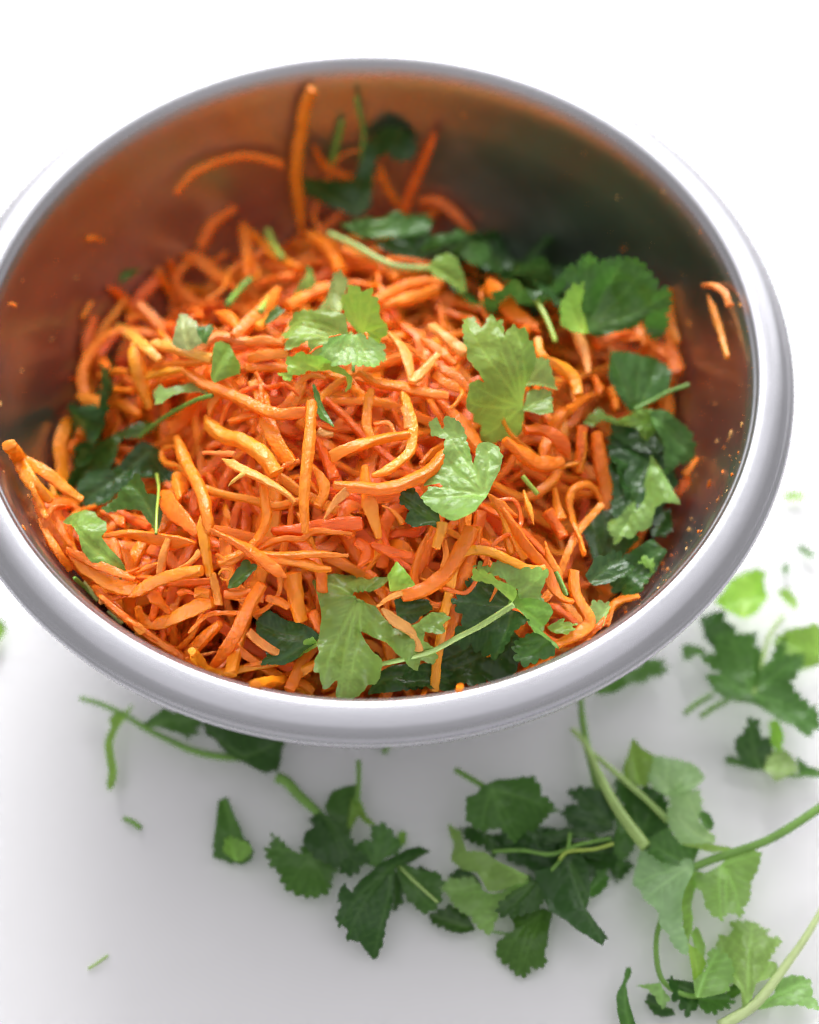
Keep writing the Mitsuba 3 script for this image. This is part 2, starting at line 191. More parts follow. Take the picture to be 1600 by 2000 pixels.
CARROTS = [
 ([[-43.27,-3.3,70.49],[-38.15,-8.47,72.29],[-33.16,-12.24,74.79],[-25.75,-17.95,77.95],[-19.55,-21.74,80.16],[-13.44,-21.46,81.01]],np.float64(3.07),'o','long carrot shred running from the rolled green leaf down to the upright shred',0),
 ([[-12.19,-19.42,81.91],[-12.25,-27.02,82.41],[-12.64,-36.95,82.06],[-12.9,-44.34,80.6],[-12.24,-51.4,77.96]],np.float64(2.73),'y','straight upright carrot shred standing alone in the middle of the salad',0),
 ([[-7.65,-32.6,79.63],[-2.75,-29.82,79.18],[4.37,-26.95,78.73],[10.13,-25.44,78.22]],np.float64(2.88),'o','thick pale edged shred arching to the right of the upright one',0),
 ([[8.44,-13.26,77.81],[10.02,-19.0,77.97],[10.83,-23.6,78.08],[10.22,-29.95,78.29],[6.0,-34.61,78.52],[2.06,-36.81,78.64]],np.float64(2.55),'y','curled carrot shred hooked into a loop right of centre',0),
 ([[-6.3,-40.62,80.72],[-0.92,-40.97,80.42],[4.74,-40.96,80.1],[10.36,-38.75,79.96],[15.43,-35.12,79.7],[18.55,-29.64,79.2]],np.float64(3.64),'o','broad curved carrot ribbon ending beside the pale veined leaf',0),
 ([[-3.44,-41.7,80.43],[-6.15,-44.7,79.83],[-8.29,-48.27,78.61]],np.float64(2.82),'p','short pale carrot stub hanging from the broad curved ribbon',0),
 ([[0.27,-34.28,78.84],[0.66,-37.88,78.15],[1.34,-41.93,77.16],[2.59,-46.28,75.65],[3.82,-49.81,73.87]],np.float64(3.64),'y','wide carrot strip hanging below the broad curved ribbon',0),
 ([[-33.13,-51.2,78.13],[-25.77,-54.22,76.4],[-20.67,-57.13,74.35],[-16.14,-59.59,72.61]],np.float64(3.14),'o','blunt ended carrot shred lying diagonally below the garlic piece',0),
 ([[-22.62,-54.19,73.01],[-16.96,-54.38,73.02],[-10.46,-54.19,73.54],[-2.82,-54.48,73.82]],np.float64(2.03),'o','slim level carrot shred just above the big front leaf',0),
 ([[-20.9,-55.14,72.47],[-13.25,-55.84,72.32],[-9.55,-56.8,71.89],[-6.58,-57.06,71.9]],np.float64(2.48),'o','pointed carrot shred under the slim level one',0),
 ([[-31.96,-31.49,75.84],[-26.81,-36.01,78.92],[-21.41,-39.4,79.74],[-16.73,-42.36,79.34],[-14.96,-44.3,78.8]],np.float64(2.39),'p','pale topped carrot shred slanting left of the upright shred',0),
 ([[-22.31,-38.25,77.84],[-21.66,-42.96,76.83],[-21.22,-46.81,75.55],[-23.35,-51.01,73.68],[-26.08,-53.5,72.79],[-31.57,-56.26,72.3]],np.float64(2.27),'o','carrot shred bent around the dark gap below the garlic piece',0),
 ([[-26.18,-9.48,75.23],[-24.41,-13.8,75.29],[-22.87,-19.36,75.69],[-20.01,-27.04,76.86],[-15.89,-33.55,77.03]],np.float64(3.75),'o','carrot shred crossing under the long shred towards the middle',0),
 ([[1.07,-13.14,77.88],[0.36,-18.65,78.13],[0.51,-23.86,78.09],[1.45,-26.17,77.95]],np.float64(2.57),'o','short upright carrot shred below the lobed green sprig',0),
 ([[-19.86,-48.25,73.01],[-12.17,-47.77,73.63],[-6.49,-47.22,74.05],[0.03,-46.5,74.22]],np.float64(3.87),'r','deep red orange carrot strip behind the upright shred end',0),
 ([[-23.37,-52.35,72.01],[-17.75,-50.26,73.17],[-13.19,-50.31,73.44],[-10.4,-48.77,74.31],[-2.15,-49.26,74.37]],np.float64(1.7),'o',None,0),
 ([[-44.79,-18.23,63.94],[-40.99,-28.51,69.1],[-36.93,-38.49,75.44],[-34.39,-46.4,77.68],[-33.48,-51.55,77.04]],np.float64(3.01),'o','long knobbly carrot shred with a rounded top left of the garlic piece',0),
 ([[-35.66,-46.51,76.13],[-34.33,-53.29,75.51],[-33.02,-59.49,72.26]],np.float64(2.93),'y','carrot shred that runs on below the knobbly one',0),
 ([[-32.46,-59.03,72.63],[-31.61,-61.64,70.41],[-31.11,-64.0,67.65]],np.float64(2.7),'y',None,0),
 ([[-21.5,-60.53,71.16],[-23.72,-63.73,68.68],[-26.31,-67.38,64.56],[-29.34,-70.26,59.39],[-33.48,-72.71,52.41]],np.float64(3.29),'o','thick carrot shred slanting down to the front rim',0),
 ([[-51.7,-59.86,62.16],[-47.19,-59.37,66.63],[-42.28,-58.94,70.24],[-34.63,-58.91,73.49]],np.float64(2.84),'y','tapered carrot shred pointing left above the front rim',0),
 ([[-67.4,-48.66,62.23],[-64.97,-50.45,61.48],[-60.31,-53.63,61.45],[-55.59,-56.76,61.36],[-49.92,-58.51,63.69]],np.float64(4.17),'o','thick carrot shred lying along the front left of the rim',0),
 ([[-68.04,-38.5,65.76],[-70.42,-39.42,66.63],[-72.17,-42.52,66.09],[-71.81,-46.46,63.6],[-69.51,-49.42,61.23],[-66.28,-51.78,59.59]],np.float64(2.45),'o','carrot shred bent like a hook beside the left rim',0),
 ([[-75.42,-42.27,64.35],[-72.03,-48.44,65.91],[-69.14,-52.14,64.95],[-67.23,-52.55,60.36]],np.float64(2.09),'o',None,0),
 ([[-67.23,-48.55,63.35],[-61.61,-51.55,63.62],[-55.28,-55.06,64.91],[-50.33,-57.41,65.85]],np.float64(2.31),'o',None,0),
 ([[-84.12,-30.31,76.24],[-81.01,-27.49,67.01],[-75.92,-34.42,68.88],[-71.56,-37.6,66.4]],np.float64(3.75),'y','wide bright carrot strip leaning on the bowl wall at the left edge',0),
 ([[-79.06,-26.21,65.61],[-73.94,-30.15,66.52],[-70.05,-32.83,64.82],[-65.33,-35.34,62.88]],np.float64(2.96),'y',None,0),
 ([[-59.04,-46.21,65.47],[-52.86,-46.76,67.85],[-43.42,-50.49,71.91],[-36.59,-51.94,73.6]],np.float64(3.55),'o','broad carrot strip behind the front left shreds',0),
 ([[-55.44,-46.56,63.89],[-53.52,-50.22,64.55],[-52.02,-54.5,62.8]],np.float64(2.32),'o',None,0),
 ([[-42.68,-50.85,73.15],[-43.67,-54.04,71.84],[-44.25,-57.37,69.05],[-43.13,-59.12,67.55]],np.float64(2.84),'p','short pale carrot shred standing on the front left pile',0),
 ([[-35.22,-54.41,74.02],[-37.74,-56.49,72.43],[-40.08,-57.34,70.96]],np.float64(2.37),'p',None,0),
 ([[-50.35,-60.91,59.57],[-48.59,-63.29,56.7],[-43.64,-64.24,58.81],[-37.97,-63.86,63.99],[-32.59,-63.31,67.47]],np.float64(3.44),'o','wide carrot ribbon curled into a shallow cup near the front rim',0),
 ([[-47.56,-59.12,63.72],[-45.26,-60.95,62.38],[-42.67,-62.99,60.82]],np.float64(3.44),'o',None,0),
 ([[-35.13,-64.01,63.79],[-37.2,-66.1,58.33],[-39.52,-67.13,54.47],[-43.04,-67.83,50.8]],np.float64(1.38),'o',None,0),
 ([[-31.11,-66.1,62.43],[-34.83,-67.45,57.95],[-38.05,-68.53,53.47],[-40.29,-69.26,50.87]],np.float64(3.23),'o',None,0),
 ([[-39.33,-69.88,51.22],[-35.66,-69.7,53.35],[-32.24,-69.89,55.89]],np.float64(1.62),'p',None,0),
 ([[-24.68,-68.08,62.89],[-21.58,-70.07,60.66],[-17.63,-71.69,58.35]],np.float64(2.28),'p','slim pale carrot shred lying over the dark wet leaf',0),
 ([[-28.07,-69.58,58.07],[-24.6,-71.63,56.58],[-22.32,-72.87,55.3]],np.float64(2.52),'o',None,0),
 ([[-25.73,-73.05,55.51],[-21.68,-72.76,56.43],[-18.54,-72.34,56.69]],np.float64(1.37),'o',None,0),
 ([[-20.99,-87.85,77.92],[-17.43,-75.2,53.12],[-13.43,-73.77,54.3],[-9.69,-72.46,56.06]],np.float64(3.16),'o','carrot shred lying level along the front rim',0),
 ([[-27.33,-69.46,56.54],[-23.3,-71.86,54.47],[-18.15,-73.93,51.72],[-12.98,-74.7,50.21],[-10.65,-76.22,48.8]],np.float64(2.77),'o',None,0),
 ([[-20.77,-62.22,67.75],[-17.94,-62.76,67.08],[-15.82,-63.66,66.16]],np.float64(2.94),'o',None,0),
 ([[-29.81,-61.94,68.03],[-25.33,-61.9,67.54],[-21.39,-61.89,67.09]],np.float64(2.49),'o',None,0),
 ([[-15.7,-56.13,68.01],[-14.19,-61.23,64.31],[-13.01,-64.47,61.33]],np.float64(5.02),'o',None,0),
 ([[-10.78,-62.6,62.15],[-9.61,-64.31,60.52],[-8.73,-66.4,58.35]],np.float64(3.44),'r',None,0),
 ([[3.93,-65.1,70.45],[6.42,-63.61,71.63],[9.19,-62.57,72.19]],np.float64(2.57),'p','pale carrot piece lying across the big front leaf',0),
 ([[5.06,-65.27,69.3],[7.91,-67.17,67.62],[11.04,-68.59,66.21],[12.92,-70.05,64.83],[13.11,-72.25,63.26]],np.float64(2.7),'t','tan carrot peel draped over the right lobe of the front leaf',0),
 ([[40.89,-54.55,69.97],[39.14,-55.1,70.31],[36.24,-55.32,71.19],[32.78,-53.99,72.43],[28.79,-52.57,73.19],[24.83,-52.18,73.19],[21.75,-53.21,72.29],[20.42,-55.79,70.17],[19.68,-59.26,66.99],[18.68,-63.11,63.25],[17.97,-67.44,59.13],[17.24,-71.86,55.78],[16.94,-76.92,52.41]],np.float64(2.28),'y','long thin carrot shred arched like a hairpin right of the front leaf',0),
 ([[24.2,-47.24,74.8],[22.84,-51.05,73.41],[20.37,-54.59,71.51],[17.61,-57.53,69.69],[13.69,-59.89,68.53],[9.19,-61.15,68.29]],np.float64(3.74),'o','wide carrot shred sweeping left under the arched one',0),
 ([[17.74,-47.56,77.35],[17.37,-50.47,76.16],[16.64,-52.88,74.95]],np.float64(2.71),'y','small carrot stub below the pale veined leaf',0),
 ([[18.42,-50.27,74.16],[18.76,-53.0,72.67],[18.12,-55.42,71.17]],np.float64(1.59),'o',None,0),
 ([[24.36,-52.12,70.75],[23.05,-55.16,67.93],[21.75,-58.04,64.78],[20.76,-61.7,60.6],[19.48,-65.85,55.97]],np.float64(3.9),'o',None,0),
 ([[31.26,-42.86,76.06],[32.13,-44.25,75.65],[36.2,-49.85,73.01],[40.66,-53.88,69.34],[43.11,-57.67,66.27],[45.24,-59.14,64.24],[47.38,-59.01,62.85]],np.float64(2.74),'o','long carrot shred slanting down to the right behind the stemmed leaf',0),
 ([[29.12,-39.92,73.83],[31.45,-42.07,73.04],[32.89,-45.53,72.22],[34.35,-47.91,71.25],[36.42,-52.03,69.34]],np.float64(2.98),'y',None,0),
 ([[31.49,-45.29,71.74],[32.66,-48.06,70.87],[33.55,-51.05,69.81]],np.float64(2.52),'o',None,0),
 ([[41.29,-46.13,67.24],[42.15,-49.58,66.34],[43.96,-52.18,64.56],[45.49,-54.77,62.74]],np.float64(2.31),'o',None,0),
 ([[47.89,-51.2,62.94],[47.84,-55.4,62.19],[49.36,-58.33,60.39],[51.35,-60.85,58.45],[51.0,-63.01,58.22],[48.4,-65.43,59.08],[43.96,-68.68,59.66]],np.float64(3.0),'o','knobbly carrot shred curling round to the right front rim',0),
 ([[36.36,-34.58,70.02],[37.45,-38.81,70.05],[38.59,-43.07,69.35]],np.float64(2.32),'y','small upright carrot tip beside the ring shaped shred',0),
 ([[50.56,-46.56,62.47],[49.69,-40.12,59.99],[48.55,-34.26,58.15],[47.96,-30.11,59.36],[49.58,-26.81,59.19],[52.83,-24.99,57.5],[55.18,-25.92,55.03],[56.06,-28.31,53.12],[52.99,-30.05,54.15]],np.float64(2.04),'o','ring shaped carrot curl at the right of the salad',0),
 ([[44.31,-28.86,62.07],[44.91,-32.54,60.96],[45.74,-36.45,60.59]],np.float64(2.62),'o',None,0),
 ([[42.48,-35.28,62.57],[44.97,-38.33,60.24],[46.13,-40.81,59.85]],np.float64(3.32),'r',None,0),
 ([[51.47,-13.7,62.9],[51.28,-18.14,60.23],[50.78,-21.68,57.85]],np.float64(3.16),'o',None,0),
 ([[55.04,-10.95,58.82],[56.1,-16.8,55.45],[57.61,-21.37,51.17],[58.07,-27.18,47.66]],np.float64(3.7),'o','long upright carrot strip beside the dark right hand leaves',0),
 ([[31.92,-22.95,73.08],[36.17,-25.16,70.69],[40.52,-25.83,67.49],[45.94,-22.88,64.13]],np.float64(4.27),'o','wide carrot strip below the pale upright leaf',0),
 ([[36.87,-18.39,70.59],[41.5,-17.41,68.74],[45.59,-18.41,66.04],[47.92,-20.92,62.8]],np.float64(3.6),'r','arched red orange carrot shred below the pale upright leaf',0),
 ([[29.58,35.03,55.63],[32.48,27.64,61.04],[34.76,20.84,64.28],[37.18,17.42,65.26],[40.91,15.25,65.17]],np.float64(4.84),'o','thick carrot shred at the back right of the heap',0),
 ([[50.33,15.49,65.18],[51.43,10.82,65.26],[52.56,6.48,64.95],[53.03,1.98,64.91]],np.float64(3.36),'p','shiny pale carrot shred standing left of the smooth dark leaf',0),
 ([[40.51,8.66,68.87],[41.55,2.75,69.76],[45.3,1.54,68.44],[49.04,-1.03,66.91],[50.11,-5.89,67.02]],np.float64(4.17),'y','bent carrot shred with a blunt lower end right of the pale leaf',0),
 ([[54.64,3.47,61.76],[55.57,1.31,61.1],[55.97,-1.43,60.73]],np.float64(3.48),'o',None,0),
 ([[58.99,2.35,58.63],[59.79,0.0,57.67],[60.25,-2.74,56.73]],np.float64(3.5),'o',None,0),
 ([[4.47,4.42,76.44],[7.89,-0.53,77.23],[9.49,-6.07,77.87],[10.17,-11.06,78.31]],np.float64(2.63),'p','left arm of the pale V of shreds right of the lobed sprig',0),
 ([[16.31,-2.11,77.17],[13.37,-7.38,78.32],[10.46,-11.76,79.33]],np.float64(2.73),'p','right arm of the pale V of shreds right of the lobed sprig',0),
 ([[-2.0,-8.95,78.97],[2.51,-11.83,78.62],[7.83,-12.22,77.83],[12.88,-12.98,77.05],[18.81,-13.3,76.16]],np.float64(2.84),'o','level carrot shred under the pale V of shreds',0),
 ([[1.23,20.93,67.16],[6.14,27.44,63.52],[10.9,31.49,61.09],[17.71,33.22,59.11]],np.float64(3.07),'o','long shiny carrot shred behind the lobed sprig',0),
 ([[3.15,19.73,66.73],[9.39,24.4,63.95],[16.42,29.77,60.36]],np.float64(3.56),'o',None,0),
 ([[14.17,9.48,72.5],[18.77,4.75,73.45],[22.42,1.63,73.75]],np.float64(2.93),'p',None,0),
 ([[12.38,5.21,73.1],[16.98,1.32,73.46],[20.63,-2.44,73.68]],np.float64(2.91),'o',None,0),
 ([[15.81,-5.89,74.75],[18.83,-8.66,74.66],[22.43,-10.56,74.4]],np.float64(3.11),'o',None,0),
 ([[-17.32,57.57,47.16],[-12.86,51.51,50.45],[-10.17,45.05,53.24],[-8.18,38.21,56.09]],np.float64(4.55),'o',None,0),
 ([[-8.05,49.37,51.13],[-2.53,45.34,53.13],[2.58,40.79,54.78],[6.33,35.16,56.78]],np.float64(4.24),'o',None,0),
 ([[-20.39,18.79,66.63],[-16.74,24.77,63.1],[-11.31,30.06,60.61]],np.float64(3.44),'o',None,0),
 ([[-30.88,38.27,50.5],[-25.52,39.13,52.25],[-20.71,37.87,54.53]],np.float64(2.78),'o',None,0),
 ([[-23.99,30.32,58.81],[-25.0,17.98,67.54],[-26.31,6.38,74.75]],np.float64(3.14),'y',None,0),
 ([[-32.44,59.99,42.68],[-26.37,49.68,48.03],[-18.94,41.16,53.6]],np.float64(2.84),'o',None,0),
 ([[-66.48,29.38,42.97],[-60.17,18.03,54.68],[-53.78,4.75,67.76],[-49.78,0.15,69.33]],np.float64(2.79),'p','slim carrot shred poking out to the left of the heap',0),
 ([[-57.58,9.76,62.32],[-56.41,3.31,62.81],[-55.16,-0.36,59.98],[-53.33,-4.84,56.14]],np.float64(4.24),'y','wide bright carrot strip hanging down the left of the heap',0),
 ([[-52.01,6.08,68.09],[-46.68,2.33,71.61],[-41.63,-1.02,73.59],[-36.41,-3.57,75.79]],np.float64(3.04),'p','pale carrot shred in front of the whitish leaf',0),
 ([[-51.44,0.62,65.98],[-43.31,-1.81,71.26],[-36.24,-2.81,74.99]],np.float64(3.04),'o',None,0),
 ([[-41.09,-1.21,72.84],[-37.59,2.36,74.45],[-34.9,3.42,74.89],[-31.08,1.99,75.96],[-26.4,0.38,76.8],[-20.35,-0.01,77.04]],np.float64(3.02),'p','pale carrot shred humped behind the rolled green leaf',0),
 ([[-53.09,-0.81,63.95],[-47.5,-2.3,68.65],[-43.15,-3.71,71.34]],np.float64(2.93),'y',None,0),
 ([[-70.35,40.15,46.23],[-66.1,40.55,39.3],[-60.8,36.9,38.14],[-54.43,29.61,43.63],[-48.38,15.35,60.59]],np.float64(3.33),'r','dark orange carrot shred lying in shadow by the left wall',0),
 ([[-55.86,54.4,40.14],[-54.94,52.0,35.5],[-51.28,44.76,38.22],[-46.29,38.2,41.93],[-40.3,34.96,46.1]],np.float64(2.73),'r',None,0),
 ([[-53.51,56.28,39.52],[-50.04,58.01,37.5],[-45.84,52.22,40.46],[-41.69,46.08,43.43],[-35.18,36.92,49.4]],np.float64(3.42),'o',None,0),
 ([[-36.31,64.91,41.46],[-34.24,54.16,45.98],[-33.44,41.46,50.09]],np.float64(3.0),'o','upright carrot shred standing at the back left of the heap',0),
 ([[-36.09,65.46,40.27],[-30.25,55.68,45.85],[-24.28,45.51,51.14]],np.float64(2.73),'o',None,0),
 ([[-48.36,60.41,38.96],[-44.91,65.54,43.09],[-39.21,69.9,44.49]],np.float64(3.75),'r','carrot shred pointing up the back left wall',0),
 ([[-74.3,26.3,41.84],[-70.32,19.75,43.7],[-65.64,8.95,52.34]],np.float64(3.14),'r',None,0),
 ([[-68.64,10.18,47.98],[-63.23,6.84,54.31],[-59.15,3.86,58.96]],np.float64(2.8),'o',None,0),
 ([[-66.13,4.65,51.25],[-62.05,1.54,54.23],[-57.25,-0.86,57.89]],np.float64(3.03),'o',None,0),
 ([[-73.07,4.8,44.55],[-68.6,3.04,47.3],[-62.65,-0.67,50.45]],np.float64(3.07),'o',None,0),
 ([[-73.01,5.64,45.61],[-68.73,1.94,47.79],[-64.33,-0.14,50.16]],np.float64(3.07),'o',None,0),
 ([[-66.11,-1.85,47.53],[-70.44,-3.05,45.42],[-71.81,-6.48,45.37]],np.float64(3.31),'o',None,0),
 ([[-62.26,-0.27,51.28],[-59.36,-2.47,52.39],[-56.17,-5.03,53.24]],np.float64(3.03),'o',None,0),
 ([[-63.56,-0.69,48.46],[-65.0,-3.23,45.33],[-66.64,-4.92,43.75]],np.float64(3.06),'r',None,0),
 ([[-73.65,-10.81,45.59],[-72.82,-6.89,43.63],[-69.87,-5.4,43.19]],np.float64(2.8),'r',None,0),
 ([[-38.35,19.27,62.79],[-34.53,13.22,69.39],[-31.18,6.09,74.46]],np.float64(3.72),'o',None,0),
 ([[-23.68,27.68,61.68],[-26.39,13.96,71.25],[-29.81,5.42,75.91],[-31.58,1.59,76.99]],np.float64(3.46),'o',None,0),
 ([[-17.16,84.11,75.0],[-19.06,81.83,70.75],[-20.44,79.0,62.7],[-21.84,75.41,54.2],[-21.55,72.0,45.22],[-20.63,67.34,36.9]],np.float64(3.55),'o','tall carrot strip leaning up the back wall almost to the rim',0),
 ([[-17.32,80.29,56.96],[-14.7,79.06,51.36],[-10.6,78.74,48.27],[-5.75,78.54,46.06]],np.float64(2.78),'r',None,0),
 ([[0.65,76.06,53.65],[2.39,74.8,47.45],[5.23,73.34,42.42],[8.08,72.06,39.22]],np.float64(3.07),'o','left arm of the V of shreds against the back wall',0),
 ([[15.02,80.34,62.33],[12.64,77.58,55.36],[9.68,74.83,48.17],[7.37,71.54,41.93]],np.float64(3.04),'r','right arm of the V of shreds against the back wall',0),
 ([[11.52,74.82,41.43],[16.78,74.25,42.25],[21.08,71.83,39.9],[26.12,68.57,36.93]],np.float64(3.23),'r',None,0),
 ([[-52.68,62.08,57.84],[-46.55,67.75,60.59],[-35.6,73.7,59.46],[-25.56,76.04,53.99]],np.float64(2.58),'o','curved carrot shred stuck on the back left wall of the bowl',0),
 ([[81.75,26.02,69.54],[84.36,21.96,74.82],[86.54,17.89,76.94],[87.45,14.25,77.11]],np.float64(1.73),'p','short curved carrot shred stuck high on the right wall',1.2),
 ([[82.99,22.48,70.48],[84.42,16.31,70.44],[85.49,9.8,70.78],[86.38,2.37,72.32]],np.float64(1.85),'p','straight carrot shred hanging down the right wall of the bowl',1.2),
 ([[76.05,35.65,55.98],[77.02,29.75,51.31],[77.94,22.08,50.77]],np.float64(2.88),'o','carrot shred standing by the right wall behind the dark leaf',0),
 ([[66.81,27.6,53.37],[67.67,22.08,54.76],[68.45,17.77,55.04]],np.float64(2.59),'o',None,0),
 ([[56.0,15.29,58.87],[63.12,21.84,54.93],[70.59,20.88,51.72]],np.float64(4.63),'r','dark red carrot curl under the back right leaf',0),
 ([[73.51,21.31,49.47],[76.79,19.57,48.66],[77.66,13.68,49.17]],np.float64(3.12),'r',None,0),
 ([[55.84,-61.26,55.6],[57.11,-56.97,56.23],[58.95,-55.09,56.18],[64.21,-53.47,54.58]],np.float64(1.99),'o','small hooked carrot shred on the right front rim',0),
 ([[77.04,-17.48,50.95],[78.58,-15.77,51.79],[80.19,-13.53,52.37]],np.float64(2.98),'o',None,0),
 ([[75.67,-21.82,47.87],[76.88,-19.59,49.03],[78.1,-17.34,50.17]],np.float64(3.23),'r',None,0),
 ([[-1.31,-49.91,72.11],[1.3,-51.92,71.14],[-0.61,-54.98,69.54]],np.float64(3.64),'r',None,0),
 ([[2.12,-50.58,71.69],[6.41,-51.62,70.82],[11.27,-52.04,70.04]],np.float64(3.87),'r',None,0),
 ([[4.49,-42.72,75.84],[7.08,-44.04,75.38],[9.13,-46.48,74.56]],np.float64(2.51),'o',None,0),
 ([[8.82,-17.68,78.06],[9.46,-20.52,78.12],[9.81,-23.71,78.2]],np.float64(2.1),'p',None,0),
 ([[1.93,-22.71,77.98],[5.12,-21.9,77.66],[6.93,-24.72,77.52]],np.float64(1.4),'o',None,0),
 ([[-43.47,-26.22,64.23],[-47.37,-22.39,59.1],[-49.06,-18.66,56.55],[-48.67,-17.19,57.11],[-46.1,-18.07,60.28]],np.float64(1.7),'y','thin carrot peel looped at the left of the knobbly shred',0),
 ([[-37.89,-15.84,68.77],[-33.26,-22.14,72.02],[-27.62,-26.8,76.2],[-23.14,-31.19,78.39],[-19.37,-36.57,78.49]],np.float64(3.97),'y','wide wavy carrot ribbon left of the middle',0),
 ([[-37.18,-26.43,70.64],[-33.44,-28.86,74.33],[-29.26,-31.0,77.6]],np.float64(1.4),'p',None,0),
 ([[-47.13,-32.01,61.54],[-42.78,-41.16,69.58],[-39.08,-46.47,73.09],[-36.13,-50.18,73.96]],np.float64(4.39),'o',None,0),
 ([[-43.44,-28.2,62.89],[-42.5,-32.53,65.44],[-42.07,-37.61,68.19]],np.float64(4.25),'y',None,0),
 ([[15.09,10.13,72.17],[19.69,3.95,73.54],[23.33,0.44,73.88]],np.float64(3.66),'p','shiny pale carrot shred just left of the upright leaf',0),
 ([[16.38,-4.18,75.46],[21.19,-7.57,75.26],[23.88,-10.73,75.21]],np.float64(2.99),'o',None,0),
 ([[15.9,-11.87,73.43],[20.11,-16.27,73.22],[24.29,-22.15,72.64],[26.66,-26.23,72.01]],np.float64(4.73),'o',None,0),
 ([[-30.96,-59.61,73.17],[-30.14,-58.65,73.78],[-28.76,-58.66,73.58],[-28.33,-59.55,72.89],[-29.29,-60.52,72.27],[-30.68,-60.04,72.81]],np.float64(0.79),'y','tiny thin carrot curl like a ring near the front left',0),
 ([[-29.69,-40.72,79.67],[-28.19,-39.37,80.23],[-26.37,-38.23,80.9]],np.float64(1.59),'w',None,0),
 ([[-36.23,-62.14,68.73],[-34.62,-62.26,69.32],[-33.04,-62.45,69.46]],np.float64(2.71),'y',None,0),
 ([[-50.93,-64.3,53.44],[-49.09,-64.77,53.82],[-46.99,-65.74,53.59]],np.float64(3.02),'p',None,0),
 ([[-10.51,-26.12,80.06],[-9.04,-26.7,79.94],[-7.16,-26.88,79.76]],np.float64(3.23),'t',None,0),
 ([[-49.25,-55.14,67.11],[-51.14,-55.34,65.59],[-53.67,-55.17,63.96]],np.float64(2.75),'o',None,0),
 ([[-44.83,-55.55,70.41],[-47.26,-55.75,68.91],[-50.08,-56.15,66.53]],np.float64(2.73),'o',None,0),
 ([[-60.91,-36.25,59.93],[-57.55,-38.51,60.99],[-54.76,-42.31,63.53]],np.float64(2.84),'r',None,0),
 ([[-57.71,-35.33,57.93],[-53.41,-38.89,60.64],[-48.95,-43.24,64.81]],np.float64(2.37),'r',None,0),
 ([[25.99,-46.07,72.87],[25.18,-50.02,71.69],[23.83,-53.63,69.91]],np.float64(3.42),'o',None,0),
 ([[27.62,-38.47,75.26],[30.52,-40.89,74.39],[34.61,-43.12,72.7]],np.float64(2.98),'o',None,0),
 ([[26.6,-41.82,72.42],[26.03,-44.97,72.1],[24.91,-47.95,71.49]],np.float64(3.44),'r',None,0),
 ([[23.57,-71.04,47.57],[23.02,-72.25,46.69],[21.66,-88.55,78.1]],np.float64(1.82),'o',None,0),
 ([[-27.86,-4.38,77.22],[-24.3,-3.76,77.5],[-18.67,-2.93,77.57]],np.float64(2.63),'o',None,0),
 ([[-25.8,-8.44,77.37],[-24.37,-12.36,77.36],[-24.07,-17.3,77.31]],np.float64(2.36),'o',None,0),
 ([[-28.69,-0.38,77.76],[-24.53,0.38,77.88],[-19.64,-0.85,78.22]],np.float64(2.88),'y',None,0),
 ([[51.15,-12.32,63.54],[50.86,-15.81,62.21],[50.36,-19.68,59.79]],np.float64(2.92),'r',None,0),
 ([[36.99,12.36,66.85],[38.98,14.77,65.75],[41.48,13.48,65.48]],np.float64(3.75),'o',None,0),
 ([[-11.97,-32.13,76.01],[-9.82,-35.24,75.62],[-8.8,-39.24,75.05],[-10.11,-42.55,74.4]],np.float64(3.45),'y',None,0),
 ([[-19.37,-37.83,77.27],[-17.82,-34.15,77.92],[-14.44,-32.81,78.07]],np.float64(1.38),'o',None,0),
 ([[-10.8,-25.95,76.07],[-8.89,-29.91,75.86],[-6.64,-35.66,75.34]],np.float64(3.01),'r',None,0),
 ([[-31.34,-19.34,72.68],[-28.26,-19.12,74.59],[-24.63,-19.01,76.15]],np.float64(2.36),'o',None,0),
 ([[-33.37,-11.17,73.22],[-36.17,-12.7,70.59],[-36.68,-15.63,69.03]],np.float64(2.63),'o',None,0),
 ([[-30.01,-62.08,68.9],[-26.93,-61.92,68.73],[-24.14,-61.3,68.88]],np.float64(2.71),'o',None,0),
 ([[-27.07,-66.25,62.92],[-25.34,-64.85,64.63],[-22.51,-63.91,65.4]],np.float64(2.5),'o',None,0),
 ([[-31.91,-54.47,73.12],[-29.34,-56.12,72.13],[-26.34,-54.04,72.58]],np.float64(2.03),'o',None,0),
 ([[-40.4,-60.46,65.36],[-38.58,-60.4,66.53],[-36.51,-61.33,66.56]],np.float64(2.5),'r',None,0),
 ([[-60.11,-58.89,56.5],[-58.42,-58.0,56.75],[-57.2,-59.29,56.13],[-54.8,-61.56,54.94]],np.float64(1.63),'p',None,0),
 ([[-46.78,-64.96,51.05],[-44.81,-64.65,53.13],[-43.49,-64.23,54.95]],np.float64(2.56),'r',None,0),
 ([[-8.67,-5.73,88.0],[-7.38,-5.27,87.92],[-5.95,-4.67,87.79]],np.float64(0.82),'o','tiny carrot bit lying on the lobed sprig,upper one',0),
 ([[-12.73,-9.81,87.33],[-11.49,-8.3,87.25],[-10.08,-7.51,87.2]],np.float64(1.05),'r','tiny dark carrot bit lying on the lobed sprig,lower one',0),
 ([[-0.37,-5.29,89.41],[0.03,-6.03,89.45],[0.18,-6.98,89.54]],np.float64(1.04),'o','tiny carrot bit lying on the raised front lobe of the sprig',0),
 ([[-73.03,42.45,62.39],[-71.38,44.18,60.75],[-69.67,45.24,57.89]],np.float64(1.7),'o','small carrot crumb high on the left wall of the bowl',0),
 ([[-74.74,28.35,47.47],[-73.9,30.84,47.89],[-72.85,33.31,47.95]],np.float64(1.85),'o','small oblong carrot crumb lower on the left wall of the bowl',0),
 ([[-87.49,10.89,76.3],[-86.91,11.53,75.28],[-86.43,11.89,74.22]],np.float64(1.35),'p','round carrot crumb on the wall at the left border',0),
]
